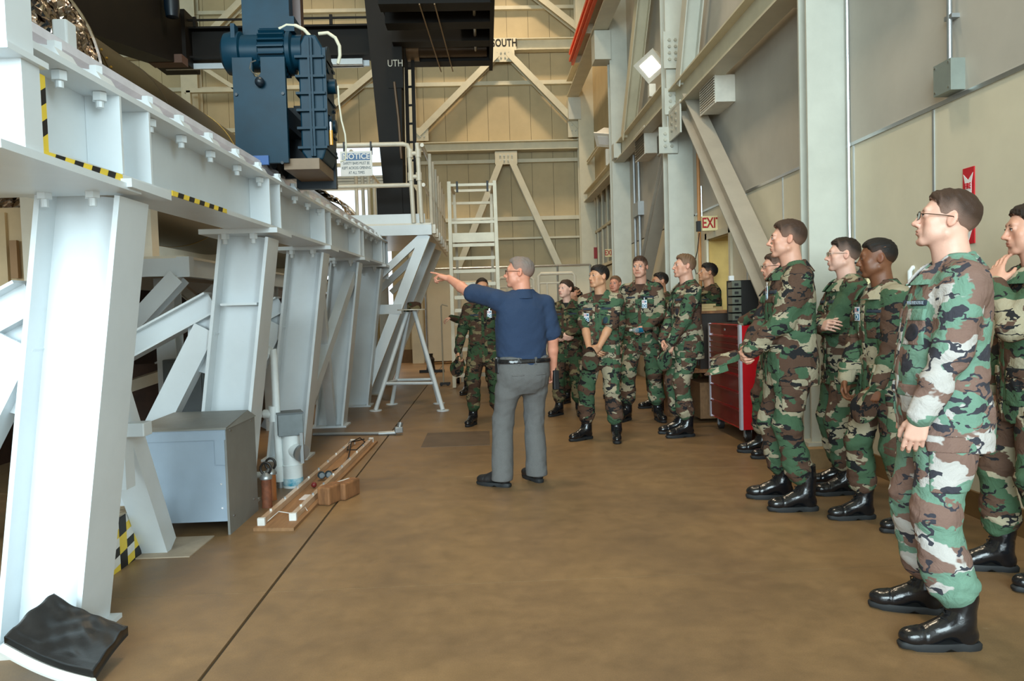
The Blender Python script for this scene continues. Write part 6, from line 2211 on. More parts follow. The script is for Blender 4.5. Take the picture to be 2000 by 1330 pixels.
def field_cap(loc, yaw, label, m, tilt=0.0, group=None, crush=1.0):
    """patrol cap: flat-topped crown and a curved peak"""
    t = empty('field_cap', loc, yaw, label, 'cap', group)
    t.rotation_euler = (tilt, 0, yaw)
    n = 24
    vs_, fs_ = [], []
    rows = [(1.0, 0.0), (1.03, 0.02), (0.99, 0.075 * crush), (0.93, 0.095 * crush), (0.55, 0.105 * crush), (0.02, 0.106 * crush)]
    for r, z in rows:
        for k in range(n):
            a = 2 * math.pi * k / n
            vs_.append((0.082 * r * math.cos(a), 0.102 * r * math.sin(a), z + 0.006 * math.sin(3 * a + 20 * z)))
    for i in range(len(rows) - 1):
        for k in range(n):
            fs_.append((i * n + k, i * n + (k + 1) % n, (i + 1) * n + (k + 1) % n, (i + 1) * n + k))
    fs_.append(tuple(range(n - 1, -1, -1)))
    MB().add(vs_, fs_).build('crown', m, t, smooth=True, local=True)
    vs_, fs_ = [], []
    for j in range(5):
        for k in range(13):
            a = R2D(18 + 144 * k / 12)
            r = 1 + 0.16 * j * math.sin(a)
            vs_.append((0.082 * math.cos(a) * (1 + 0.02 * j), 0.102 * math.sin(a) * r + 0.0, 0.004 - 0.010 * j * math.sin(a) * 0.6 - 0.008 * (abs(math.cos(a)) ** 2) * j))
    k0 = len(vs_)
    vs_ += [(x, y, z - 0.005) for x, y, z in vs_]
    for j in range(4):
        for k in range(12):
            q = (j * 13 + k, j * 13 + k + 1, (j + 1) * 13 + k + 1, (j + 1) * 13 + k)
            fs_.append(q)
            fs_.append(tuple(i + k0 for i in reversed(q)))
    for k in range(12):
        fs_.append((52 + k, 52 + k + 1, k0 + 52 + k + 1, k0 + 52 + k))
    MB().add(vs_, fs_).build('peak', m, t, smooth=True, local=True)
    return t


field_cap((-1.0, 10.83, 1.392), 1.2, 'camouflage cap lying on top of the white work stand', CAMO_SHADE, crush=0.9)

# thin pole with hook, floor jack and white barriers by the back wall
po = empty('hooked_pole', (-0.72, 13.9, 0), 0, 'thin pale pole stand with a crook top beside the ladder', 'pole')
MB().tube([(-0.68, 13.9, 1.44), (-0.78, 13.9, 1.47), (-0.80, 13.9, 1.44), (-0.80, 13.9, 0.05)], 0.014, 8).build('pole', ALUM, po, smooth=True)
MB().bx(-0.86, -0.68, 13.84, 13.96, 0.02, 0.06).build('base', DULL, po)
for x in (-0.84, -0.72):
    MB().cyl((x, 13.86, 0.03), (x, 13.94, 0.03), 0.03, n=12).build('caster', DULL, po)
fj = empty('floor_jack', (-1.25, 17.0, 0), 0, 'small dark floor jack standing near the back wall', 'jack')
MB().bx(-1.5, -0.95, 16.95, 17.05, 0.0, 0.06).build('base_bar', DULL, fj)
MB().lathe([(0.10, 0.06), (0.08, 0.2), (0.09, 0.3), (0.05, 0.36), (0.06, 0.42)], (-1.25, 17.0, 0), (0, 0, 1), 14).build('body', DULL, fj, smooth=True)

pt = empty('cream_partition', (1.0, 19.6, 0), 0, 'low cream panel partition with white edge rails along the back wall', 'partition')
for k in range(5):
    MB().bx(-1.5 + 0.84 * k, -0.68 + 0.84 * k, 19.58, 19.62, 0.08, 2.38).build('panel', WALL_CREAM, pt)
for k in range(6):
    MB().cyl((-1.5 + 0.84 * k, 19.55, 0), (-1.5 + 0.84 * k, 19.55, 2.42), 0.028, n=8).build('post', ALU, pt, smooth=True)
MB().cyl((-1.5, 19.55, 2.42), (2.7, 19.55, 2.42), 0.028, n=8).build('top_rail', ALU, pt, smooth=True)
for bi, (xa, xb, y, zt_) in enumerate(((0.30, 1.05, 16.6, 2.02), (1.15, 1.92, 16.4, 2.08), (-0.55, 0.25, 16.8, 1.95))):
    br = empty('pipe_barrier', ((xa + xb) / 2, y, 0), 0, ('white pipe barrier frame behind the pointing man\'s shoulder', 'white pipe barrier frame behind the brown-haired woman', 'white pipe barrier frame behind the rolling ladder')[bi], 'barrier')
    MB().tube([(xa, y, 0), (xa, y, zt_ - 0.05), (xa + 0.05, y, zt_), (xb - 0.05, y, zt_), (xb, y, zt_ - 0.05), (xb, y, 0)], 0.035, 8).build('frame', WHITE2, br, smooth=True)
    for x in (xa + 0.18, xb - 0.18):
        MB().cyl((x, y, 0.9), (x, y, zt_ - 0.2), 0.02, n=8).build('inner_post', WHITE2, br, smooth=True)
    for z in (0.9, zt_ - 0.2):
        MB().cyl((xa, y, z), (xb, y, z), 0.022, n=8).build('cross_rail', WHITE2, br, smooth=True)

# ------------------------------------------------------------------ signs and wall fittings on the right
EXB = mat('exit_cream', srgb(238, 226, 176), 0.4, var=0.02)
EXR = mat('exit_red', srgb(176, 30, 34), 0.5, var=0.02)


def exit_sign(cx, y, z, w, h, label):
    t = empty('exit_sign', (cx, y, z), 0, label, 'sign')
    MB().bx(cx - w / 2, cx + w / 2, y, y + 0.07, z - h / 2, z + h / 2).build('case', EXB, t, bevel=0.004)
    text_mesh('lettering', 'EXIT', h * 0.98, EXR, t, (cx, y - 0.002, z), (1, 0, 0), (0, 0, 1), sx=0.66, bold=0.02)
    return t


q = at(1390, 436, Y=9.62)
es = exit_sign(q.x, 9.62, q.z, 0.235, 0.185, 'large cream EXIT sign with red letters over the open door')
MB().bx(q.x + 0.10, 2.96, 9.64, 9.68, q.z - 0.02, q.z + 0.02).build('bracket', EXB, es)
q2 = at(1366, 441, Y=9.70)
MB().bx(q2.x - 0.03, q2.x + 0.03, 9.68, 9.75, q2.z - 0.07, q2.z + 0.06).build('lamp_box', HAZ_K, es)
MB().bx(q2.x + 0.02, q.x - 0.1, 9.69, 9.71, q2.z - 0.02, q2.z + 0.02).build('arm', EXB, es)
MB().cyl((q.x - 0.10, 9.70, q.z + 0.09), (q.x - 0.10, 9.70, q.z + 0.48), 0.012, n=8).build('stem', ALU, es)
MB().tube([at(1366, 455, Y=9.72), at(1362, 490, Y=9.75), at(1355, 520, Y=9.78), at(1360, 535, Y=9.8), at(1372, 528, Y=9.82)], 0.006, 6).build('cord', HAZ_K, es)
q = at(1191, 494, Y=17.2)
e2 = exit_sign(q.x, 17.2, q.z, 0.20, 0.17, 'small far EXIT sign under the dark framed window')
MB().bx(q.x + 0.08, 2.95, 17.22, 17.26, q.z - 0.02, q.z + 0.02).build('bracket', EXB, e2)

fs = empty('fire_sign', (2.94, 4.585, 1.9), 0, 'tall red and white fire extinguisher arrow sign on the cream wall', 'sign')
FRED = mat('fire_red', srgb(196, 24, 38), 0.4, var=0.03)
xs = XW - 0.004
s0, s1 = at(1903, 324, X=xs), at(1884, 474, X=xs)
ya, yb_, za, zz = s0.y, s1.y + 0.01, s1.z - 0.01, s0.z
yc, hw = (ya + yb_) / 2, (yb_ - ya) / 2
MB().bx(xs - 0.003, XW, ya, yb_, za, zz).build('plate', FRED, fs)
aw = hw * 0.58
ar = [(yc - aw, zz - 0.09), (yc - hw * .86, zz - 0.035), (yc, zz - 0.075), (yc + hw * .86, zz - 0.035), (yc + aw, zz - 0.09), (yc + aw, za + 0.10), (yc + hw * .8, za + 0.10), (yc, za + 0.012), (yc - hw * .8, za + 0.10), (yc - aw, za + 0.10)]
m = len(ar)
MB().add([(xs - 0.005, y, z) for y, z in ar] + [(xs - 0.003, y, z) for y, z in ar], [tuple(range(m)), tuple(range(2 * m - 1, m - 1, -1))] + [(i, m + i, m + (i + 1) % m, (i + 1) % m) for i in range(m)]).build('arrow', SIGNW, fs)
RT, UPV = (0, -1, 0), (0, 0, 1)
text_mesh('lettering', 'FIRE', 0.052, FRED, fs, (xs - 0.0065, yc, zz - 0.112), RT, UPV, sx=0.62)
for i, ch in enumerate('EXTINGUISHER'):
    text_mesh('lettering', ch, 0.026, FRED, fs, (xs - 0.0065, yc, zz - 0.150 - 0.0205 * i), RT, UPV, sx=0.9)

jb = empty('wall_junction_box', (2.9, 4.7, 2.6), 0, 'galvanised junction box and conduit high on the grey wall', 'box')
b0, b1 = at(1826, 150, X=2.86), at(1838, 192, X=2.86)
MB().bx(2.86, 2.95, 4.62, 4.80, 2.60, 2.79).build('box', mat('box_galv', srgb(150, 158, 150), 0.4, 0.4), jb)
for y in (4.64, 4.78):
    for z in (2.62, 2.77):
        MB().hexbolt((2.86, y, z), (-1, 0, 0), 0.007, 0.005).build('screw', CHROME, jb)
MB().cyl((2.91, 4.71, 2.79), (2.91, 4.71, 8.0), 0.016, n=10).build('conduit', GALV, jb, smooth=True)
MB().bx(2.90, 2.95, 4.67, 4.75, 3.05, 3.075).build('strap', GALV, jb)

UNIT = mat('unit_cream', srgb(220, 214, 200), 0.45)
GRIL = mat('grille_dark', srgb(96, 86, 66), 0.6)


def wall_unit(y0, y1, z0, z1, label, lit=True, x0=2.72):
    t = empty('wall_speaker', (2.85, (y0 + y1) / 2, z0), 0, label, 'wall unit')
    MB().bx(x0, 2.95, y0, y1, z0, z1).build('case', UNIT, t, bevel=0.004)
    fr = MB().bx(x0 - 0.012, x0, y0 - 0.015, y1 + 0.015, z0 - 0.015, z1 + 0.015).build('grille_frame', UNIT, t)
    n = 10
    for i in range(n):
        z = z0 + 0.02 + (z1 - z0 - 0.04) * i / (n - 1)
        MB().bx(x0 - 0.018, x0 - 0.010, y0 + 0.01, y1 - 0.01, z - 0.007, z + 0.007).build('louvre', UNIT if lit else GRIL, fr)  # the flag only chooses pale louvres over dark ones
    MB().bx(x0 - 0.0125, x0 - 0.0115, y0 + 0.01, y1 - 0.01, z0 + 0.01, z1 - 0.01).build('dark_backing', GRIL, fr)
    return t


wall_unit(8.85, 9.45, 3.66, 3.97, 'pale louvred wall unit on the grey wall right of the bolted column')
wall_unit(12.75, 13.5, 3.86, 4.30, 'dark grilled wall unit under the floodlight beam', False)
wall_unit(6.55, 7.0, 4.0, 4.35, 'louvred wall unit at the top beside the near column')
q = at(1293, 278, X=2.93)
wv = empty('wall_vent', (2.93, q.y, q.z), 0, 'small dark square vent beside the bolted column', 'vent')
MB().bx(2.91, 2.95, q.y - 0.28, q.y + 0.28, q.z - 0.17, q.z + 0.17).build('frame', UNIT, wv)
MB().bx(2.905, 2.915, q.y - 0.24, q.y + 0.24, q.z - 0.14, q.z + 0.14).build('mesh', GRIL, wv)

GLOW = bpy.data.materials.new('flood_lens')
GLOW.use_nodes = True
_g = GLOW.node_tree.nodes['Principled BSDF']
_g.inputs['Emission Color'].default_value = (1.0, 0.97, 0.92, 1)
_g.inputs['Emission Strength'].default_value = 9.0


def floodlight(c, tgt, s, label, lit):
    c = Vector(c)
    t = empty('floodlight', c, 0, label, 'floodlight')
    d = (Vector(tgt) - c).normalized()
    M = d.to_track_quat('Y', 'Z').to_matrix() @ Matrix.Rotation(0.5 if lit else -0.3, 3, 'Y')
    P = lambda x, y, z: c + M @ Vector((x, y, z)) * s

    def fbox(name, x0, x1, y0, y1, z0, z1, m, par, taper=1.0):
        mb = MB()
        vs_ = [P(x, y0, z) for x, z in ((x0 * taper, z0 * taper), (x1 * taper, z0 * taper), (x1 * taper, z1 * taper), (x0 * taper, z1 * taper))] + [P(x, y1, z) for x, z in ((x0, z0), (x1, z0), (x1, z1), (x0, z1))]
        mb.add(vs_, [(0, 1, 2, 3), (7, 6, 5, 4), (0, 4, 5, 1), (1, 5, 6, 2), (2, 6, 7, 3), (3, 7, 4, 0)])
        return mb.build(name, m, par)
    h = fbox('housing', -0.18, 0.18, -0.28, 0, -0.16, 0.16, UNIT, t, 0.55)
    fbox('bezel', -0.20, 0.20, -0.01, 0.02, -0.18, 0.18, UNIT, t)
    fbox('lens', -0.125, 0.125, 0.0, 0.026, -0.11, 0.11, GLOW if lit else SIGNW, t)
    MB().bar(P(0, -0.12, -0.15), P(0, -0.14, -0.36), 0.05, 0.03).build('yoke', UNIT, t)
    return t


q = at(1271, 129, X=2.62)
fd = floodlight(q, (-0.6, 7.0, 1.2), 1.0, 'lit floodlight glowing on the wall beam of the right wall', True)
MB().bx(2.60, 2.70, q.y + 0.05, q.y + 0.15, 4.53, q.z - 0.25).build('post', UNIT, fd)
q = at(1180, 273, X=2.60)
f2 = floodlight(q, (0.5, 14, 1.5), 1.0, 'unlit floodlight near the far corner column', False)
MB().bx(2.62, 2.72, q.y - 0.05, q.y + 0.05, 4.30, q.z - 0.2).build('post', UNIT, f2)
tube = empty('conduit_bundle', (2.9, 13.9, 0), 0, 'vertical conduits and cable running down left of the far brace', 'conduit')
for px, yy, m in ((1240, 13.9, GALV), (1249, 13.6, GALV)):
    q = at(px, 400, X=2.90)
    MB().cyl((2.90, q.y, 1.0), (2.90, q.y, 4.2), 0.03, n=8).build('conduit', m, tube, smooth=True)
MB().bx(2.84, 2.95, q.y - 0.15, q.y + 0.35, 3.0, 3.25).build('pull_box', GALV, tube)
oc = empty('orange_conduit', (2.92, 10.4, 0), 0, 'thin orange conduit running up behind the bolted column', 'conduit')
q = at(1363, 300, X=2.92)
MB().cyl((2.92, q.y, 0.0), (2.92, q.y, 4.4), 0.022, n=8).build('conduit', mat('faded_orange', srgb(200, 140, 80), 0.5), oc, smooth=True)

# eyewash pipes on the wall behind the nearest airman
ew = empty('eyewash_fitting', (2.85, 5.0, 1.3), 0, 'white eyewash pipes and valve on the wall behind the nearest airman', 'plumbing')
P_ = lambda x, y: at(x, y, Y=5.2)
MB().tube([P_(1778, 566), P_(1777, 530), P_(1782, 523), P_(1806, 521)], 0.016, 10).build('pipe', PIPEW, ew, smooth=True)
MB().cyl(P_(1810, 530), P_(1812, 506), 0.018, n=10).build('valve', CHROME, ew, smooth=True)
MB().cyl(P_(1804, 505), P_(1820, 504), 0.009, n=8).build('handle', CHROME, ew, smooth=True)
q = P_(1795, 545)
MB().box(q, (0.07, 0.03, 0.05)).build('label_tag', SIGNW, ew)
MB().bar(q + Vector((0.05, 0, 0.03)), (2.95, 5.2, q.z + 0.03), 0.03, 0.03).build('wall_bracket', GALV, ew)
MB().cyl(P_(1778, 566), Vector((P_(1778, 566).x, 5.2, 0.0)), 0.016, n=10).build('riser', PIPEW, ew, smooth=True)
wb_ = empty('wall_gauge', (2.85, 5.6, 1.3), 0, 'black gauge block and cream box on the wall between two airmen\'s heads', 'gauge')
P_ = lambda x, y: at(x, y, Y=5.55)
q = P_(1676, 524)
MB().box(q, (0.07, 0.06, 0.09)).build('gauge_block', HAZ_K, wb_)
MB().cyl(q + Vector((-0.03, -0.03, 0.0)), q + Vector((-0.07, -0.05, 0.01)), 0.028, n=14).build('dial', CHROME, wb_, smooth=True)
MB().bar(q, (2.95, 5.55, q.z), 0.04, 0.04).build('pipe', DULL, wb_)
q = P_(1698, 556)
MB().box(q, (0.06, 0.04, 0.09)).build('cream_box', EXB, wb_)
MB().bar(q, (2.95, 5.55, q.z), 0.03, 0.03).build('box_arm', EXB, wb_)

# ------------------------------------------------------------------ red tool chest, bench, drawer organiser
TRED = mat('tool_red', srgb(196, 26, 34), 0.25, var=0.04, coat=0.5)
TDRK = mat('drawer_red', srgb(112, 30, 30), 0.3, var=0.06, coat=0.3)
tc_ = empty('tool_chest', (2.62, 7.68, 0), 0, 'red rolling tool chest with rows of drawers behind the tall airman', 'tool chest')
TX0, TX1, TY0, TY1 = 2.40, 2.90, 7.20, 8.22
MB().bx(TX0 + 0.012, TX1, TY0, TY1, 0.13, 1.135).build('cabinet', TRED, tc_, bevel=0.004)
rows = [(1.03, 1.13)] + [(0.955 - 0.058 * i, 1.008 - 0.058 * i) for i in range(6)] + [(0.50, 0.645), (0.33, 0.485), (0.155, 0.315)]
for z0, z1 in rows:
    d_ = MB().bx(TX0, TX0 + 0.02, TY0 + 0.055, TY1 - 0.055, z0, z1).build('drawer', TDRK, tc_)
    MB().bx(TX0 - 0.010, TX0, TY0 + 0.055, TY1 - 0.055, z1 - 0.016, z1 - 0.004).build('pull_strip', mat('pull_rosy', srgb(140, 70, 64), 0.3, 0.5) if z0 > 1.5 else TDRK, d_)
for y in (TY0 + 0.022, TY1 - 0.022):
    MB().bx(TX0 - 0.004, TX0 + 0.02, y - 0.024, y + 0.024, 0.13, 1.135).build('edge_strip', mat('chrome_strip', srgb(214, 212, 224), 0.3, 0.3), tc_)
MB().bx(TX0 - 0.002, TX0 + 0.0, 7.65, 7.69, 1.07, 1.09).build('lock', CHROME, tc_)
MB().bx(TX0 + 0.05, TX1 - 0.04, TY0 + 0.04, TY1 - 0.04, 1.135, 1.14).build('top_mat', DULL, tc_)
for x in (TX0 + 0.09, TX1 - 0.09):
    for y in (TY0 + 0.09, TY1 - 0.09):
        w = MB().cyl((x - 0.022, y, 0.06), (x + 0.022, y, 0.06), 0.06, n=20).build('caster', DULL, tc_, smooth=True)
        MB().cyl((x - 0.026, y, 0.06), (x + 0.026, y, 0.06), 0.026, n=14).build('hub', GALV, w, smooth=True)
        for dx in (-0.032, 0.032):
            MB().bx(x + dx - 0.0035, x + dx + 0.0035, y - 0.02, y + 0.02, 0.05, 0.13).build('fork', GALV, tc_)
text_mesh('chalk_number', '37', 0.06, mat('chalk', srgb(220, 110, 110), 0.8), tc_, (TX0 + 0.14, TY0 - 0.002, 1.02), (1, 0, 0), (0, 0, 1), extrude=0.0005)

wbn = empty('workbench', (2.55, 9.0, 0), 0, 'dark drawer workbench with a worn wood top under the doorway', 'workbench')
DKW = mat('dark_bench', srgb(42, 34, 26), 0.5, var=0.15)
MB().bx(2.36, 2.92, 8.42, 9.3, 0.62, 1.235).build('drawer_case', DKW, wbn)
for i in range(4):
    MB().bx(2.345, 2.36, 8.46, 9.26, 0.66 + 0.145 * i, 0.79 + 0.145 * i).build('drawer', DKW, wbn)
MB().bx(2.33, 2.94, 8.40, 9.32, 1.235, 1.262).build('wood_top', TIMB, wbn)
MB().bx(2.10, 2.92, 8.42, 9.3, 0.58, 0.62).build('lower_shelf', TIMB, wbn)
for x, y in ((2.16, 8.5), (2.16, 9.2), (2.85, 8.5), (2.85, 9.2)):
    MB().bx(x - 0.03, x + 0.03, y - 0.03, y + 0.03, 0, 0.58).build('leg', TIMB, wbn)
MB().bx(2.4, 2.8, 8.6, 9.1, 0.04, 0.45).build('crate', PLY, wbn)
bk = [(2.44, 8.62, 0.0, 0.30, 'PAGE'), ]
for i, (x, y, z, sx_, sy_, sz, rz, lab) in enumerate(((2.50, 8.75, 1.262, 0.20, 0.28, 0.03, 0.1, 'lowest tan paperback on the bench, bottom of its pile'), (2.49, 8.75, 1.292, 0.19, 0.26, 0.025, -0.06, 'tan paperback in the middle of the bench pile'),
                                                    (2.51, 8.76, 1.317, 0.18, 0.26, 0.025, 0.15, 'tan paperback on top of the bench pile'), (2.66, 9.05, 1.262, 0.20, 0.27, 0.045, 0.3, 'thick pale manual lying beyond the paperback pile'))):
    t = empty('paperback', (x, y, z), 0, lab, 'book')
    MB().box((x, y, z + sz / 2), (sx_ - 0.008, sy_ - 0.008, sz - 0.004), rz=rz).build('pages', mat('pages_tan', srgb(196, 172, 124), 0.8) if i == 0 else bpy.data.materials['pages_tan'], t)
    MB().box((x, y, z + sz - 0.001), (sx_, sy_, 0.002), rz=rz).box((x, y, z + 0.001), (sx_, sy_, 0.002), rz=rz).build('cover', mat('cover_tan', srgb(176, 150, 100), 0.6) if i == 0 else bpy.data.materials['cover_tan'], t)

org = empty('drawer_organiser', (2.73, 8.08, 1.14), 0, 'black parts organiser with clear drawers on top of the red tool chest', 'organiser')
OY0, OY1, OX0, OX1, OZ0, OZ1 = 7.99, 8.17, 2.59, 2.87, 1.140, 1.58
BLKP = mat('black_plastic', srgb(30, 28, 26), 0.5, var=0.1)
MB().bx(OX0 + 0.10, OX1, OY0, OY1 - 0.02, OZ0, OZ1).bx(OX0, OX1, OY0 + 0.02, OY1, OZ0, OZ0 + 0.015).bx(OX0, OX1, OY0 + 0.02, OY1, OZ1 - 0.015, OZ1).bx(OX0, OX0 + 0.1, OY1 - 0.02, OY1, OZ0, OZ1).build('case', BLKP, org)
for i in range(5):
    z = OZ0 + 0.02 + 0.086 * i
    d_ = MB().bx(OX0 + 0.004, OX0 + 0.10, OY0 + 0.012, OY1 - 0.03, z, z + 0.07).build('drawer', mat('clear_drawer', srgb(110, 112, 100), 0.15) if i == 0 else bpy.data.materials['clear_drawer'], org)
    MB().bx(OX0 + 0.03, OX0 + 0.07, OY0 + 0.002, OY0 + 0.012, z + 0.02, z + 0.045).build('pull', BLKP, d_)
MB().bx(OX0 - 0.02, OX0 + 0.03, OY0 + 0.02, OY0 + 0.06, OZ1, OZ1 + 0.05).build('white_tag', SIGNW, org)
# ------------------------------------------------------------------ the people


def held(root, p, loc):
    """point of the person's own frame -> hall"""
    return Matrix.Rotation(root.rotation_euler.z, 4, 'Z') @ Vector(p) + root.location


# hands clasped low in front
FOLD_R = dict(w=(0.055, 0.235, 0.925), pole=(1, -0.55, -0.1), n=(-0.2, -0.9, 0.2), u=(-0.85, 0.15, -0.45), curl=(28, 32, 36, 40))
FOLD_L = dict(w=(-0.065, 0.215, 0.945), pole=(-1, -0.55, -0.1), n=(0.2, -0.9, 0.2), u=(0.75, 0.15, -0.6), curl=(20, 24, 28, 32))

# 1 the guide
g_root, g_T, g_arm, _, _ = person('person', (0.275, 5.80, 0), 17, 'grey-haired man in navy polo shirt and grey trousers pointing left, back turned',
    look('ruddy', 'grey', top=NAVY, H=1.745, h=0.0048, civ=True, belly=0.035, wide=1.06, head=(66, 2, 0), glasses='wire', side=0.0045, hair_top=0.0085, front=0.086, fade=0.16, seed=11, neck=1.12, arm=1.05,
         R=hang(1, 0.05, 0.02, curl=(62, 66, 68, 70), u=(0, 0.25, -1), n=(-1, 0.2, 0), thumb=0.9),
         L=dict(w=(-0.46, 0.44, 1.64), sh=(-0.02, 0.0, 0.035), pole=(-0.7, -0.1, -1), n=(0.35, -0.15, -1), u=(-0.85, 0.62, 0.36), curl=(3, 58, 66, 70), thumb=0.7, spread=2),
         legs={'L': (-0.14, 0.02, 42), 'R': (0.13, 0.05, 8)}))
q = held(g_root, g_arm['R'][3], 0) + Vector((0.045, -0.045, 0))
ph = empty('handset', (q.x, q.y, q.z - 0.09), 0, 'black handset held in the pointing man\'s right hand', 'phone')
MB().box((q.x - 0.03, q.y + 0.02, q.z - 0.075), (0.045, 0.035, 0.15), rz=0.4).build('body', HAZ_K, ph, bevel=0.006)
MB().cyl((q.x - 0.03, q.y + 0.02, q.z), (q.x - 0.03, q.y + 0.02, q.z + 0.03), 0.006, n=8).build('aerial', HAZ_K, ph)
bp_ = MB().box((-0.196, 0.02, 0.93), (0.035, 0.065, 0.125)).build('belt_pouch', HAZ_K, g_root, local=True, bevel=0.008)
MB().box((-0.212, 0.02, 0.985), (0.008, 0.03, 0.012)).build('clasp', CHROME, bp_, local=True)

# 2 and 3: two airmen by the ladder
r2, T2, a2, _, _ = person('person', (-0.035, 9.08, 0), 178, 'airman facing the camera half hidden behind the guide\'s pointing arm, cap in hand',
    look('tan', 'dark', top=CAMO_SHADE, H=1.73, h=0.0065, head=(8, 2, 0), badge=(-0.085, 1.335), under=UNDER_B, seed=21, vneck=1.40,
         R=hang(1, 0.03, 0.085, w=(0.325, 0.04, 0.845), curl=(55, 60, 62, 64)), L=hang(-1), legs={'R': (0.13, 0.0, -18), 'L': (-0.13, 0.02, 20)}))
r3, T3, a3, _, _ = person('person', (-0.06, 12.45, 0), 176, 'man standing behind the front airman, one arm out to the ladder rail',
    look('fair', 'light', top=CAMO_SHADE, H=1.77, h=0.0085, head=(-5, 0, 0), seed=22, detail=0,
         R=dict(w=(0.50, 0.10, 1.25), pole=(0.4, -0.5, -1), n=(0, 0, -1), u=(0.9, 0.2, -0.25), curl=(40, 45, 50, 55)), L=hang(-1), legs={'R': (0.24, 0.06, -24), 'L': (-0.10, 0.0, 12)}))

# women
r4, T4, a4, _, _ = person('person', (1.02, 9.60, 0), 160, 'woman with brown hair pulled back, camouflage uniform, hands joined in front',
    look('pale', 'brown', iris='blue', top=CAMO_SHADE, H=1.70, h=0.0065, wide=0.90, head=(-32, 3, 0), style='long', side=0.006, dense=0.85, front=0.074, jaw=0.86, beard=0.0, lips=(0.85, 0.46, 0.46), seed=31, neck=0.85, under=UNDER_B, vneck=1.40,
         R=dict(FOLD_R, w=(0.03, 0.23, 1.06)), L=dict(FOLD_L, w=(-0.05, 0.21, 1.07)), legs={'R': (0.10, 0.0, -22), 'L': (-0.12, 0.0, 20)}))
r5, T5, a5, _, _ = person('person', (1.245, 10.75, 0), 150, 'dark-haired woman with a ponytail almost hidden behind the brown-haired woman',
    look('tan', 'dark', top=CAMO_SHADE, H=1.64, h=0.0085, wide=0.88, head=(-50, 0, 0), style='long', tail=1, side=0.006, dense=0.9, front=0.07, jaw=0.85, beard=0.0, seed=32, neck=0.85, detail=0,
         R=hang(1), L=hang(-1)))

# 5 airman with rolled sleeves
r6, T6, a6, _, _ = person('person', (1.165, 7.76, 0), 154, 'black-haired airman with rolled sleeves and crossed wrists holding a cap',
    look('asian', 'black', H=1.775, h=0.0052, head=(-36, 3, 0), rolled=True, badge=(0.100, 1.245), patch=-1, side=0.005, top=CAMO, dense=0.55, front=0.062, beard=0.0, seed=41, jaw=1.05, nose=0.7, arm=1.05, vneck=1.385,
         R=dict(w=(0.055, 0.235, 0.935), pole=(1, -0.75, 0.1), n=(0.1, -1, 0.1), u=(-0.85, 0.1, -0.5), curl=(24, 28, 32, 36)),
         L=dict(w=(-0.055, 0.265, 0.945), pole=(-1, -0.75, 0.1), n=(-0.1, -1, 0.1), u=(0.80, 0.1, -0.60), curl=(12, 15, 18, 22)),
         legs={'R': (0.13, 0.02, -30), 'L': (-0.14, 0.02, 18)}))

r7, T7, a7, _, _ = person('person', (1.93, 11.3, 0), 165, 'crew-cut airman far back, only his head and collar showing beside the tall one',
    look('ruddy', 'light', top=CAMO_SHADE, H=1.80, h=0.0085, head=(-20, 2, 0), seed=51, detail=0, R=hang(1), L=hang(-1)))

# 7 tall airman with bottle
r8, T8, a8, _, _ = person('person', (1.83, 8.98, 0), 160, 'tall brown-haired airman facing forward with a badge and a water bottle',
    look('fair', 'brown', iris='blue', H=1.93, h=0.0058, wide=0.97, head=(-8, 0, 0), badge=(-0.055, 1.255), top=CAMO, seed=61, jaw=0.95, vneck=1.36, neck=1.05,
         R=hang(1, 0.05, 0.0), L=dict(w=(-0.08, 0.24, 1.00), pole=(-1, -0.6, -0.3), n=(0.1, -0.9, -0.5), u=(0.8, 0.3, -0.2), curl=(48, 52, 56, 58), thumb=0.8),
         legs={'R': (0.16, 0.05, -20), 'L': (-0.15, 0.0, 24)}))
q = held(r8, a8['L'][3] + np.array((0.075, 0.045, -0.02)), 0)
bt = empty('water_bottle', q, 0, 'clear plastic water bottle held sideways by the tall airman', 'bottle')
CLEAR = bpy.data.materials.new('clear_plastic')
CLEAR.use_nodes = True
_c = CLEAR.node_tree.nodes['Principled BSDF']
_c.inputs['Base Color'].default_value = (0.82, 0.92, 0.96, 1)
_c.inputs['Transmission Weight'].default_value = 0.75
_c.inputs['Roughness'].default_value = 0.12
_c.inputs['IOR'].default_value = 1.2
MB().lathe([(0.02, -0.10), (0.031, -0.095), (0.032, -0.03), (0.029, 0.0), (0.032, 0.03), (0.031, 0.06), (0.014, 0.09), (0.013, 0.105)], q, (-0.9, -0.4, 0.05), 18).build('bottle_body', CLEAR, bt, smooth=True)
d = Vector((-0.9, -0.4, 0.05)).normalized()
MB().cyl(q + d * 0.103, q + d * 0.122, 0.016, n=14).build('cap', SIGNW, bt, smooth=True)
MB().lathe([(0.0325, -0.06), (0.0325, 0.02)], q, (-0.9, -0.4, 0.05), 18).build('label', BADGE_B, bt, smooth=True)

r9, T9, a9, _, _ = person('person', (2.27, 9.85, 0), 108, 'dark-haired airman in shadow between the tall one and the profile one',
    look('tan', 'black', top=CAMO_SHADE, H=1.77, h=0.0075, head=(-8, 0, 0), seed=71, beard=0.55, front=0.078, dense=0.4, R=hang(1), L=hang(-1), legs={'R': (0.12, 0.0, -10), 'L': (-0.12, 0.0, 14)}))

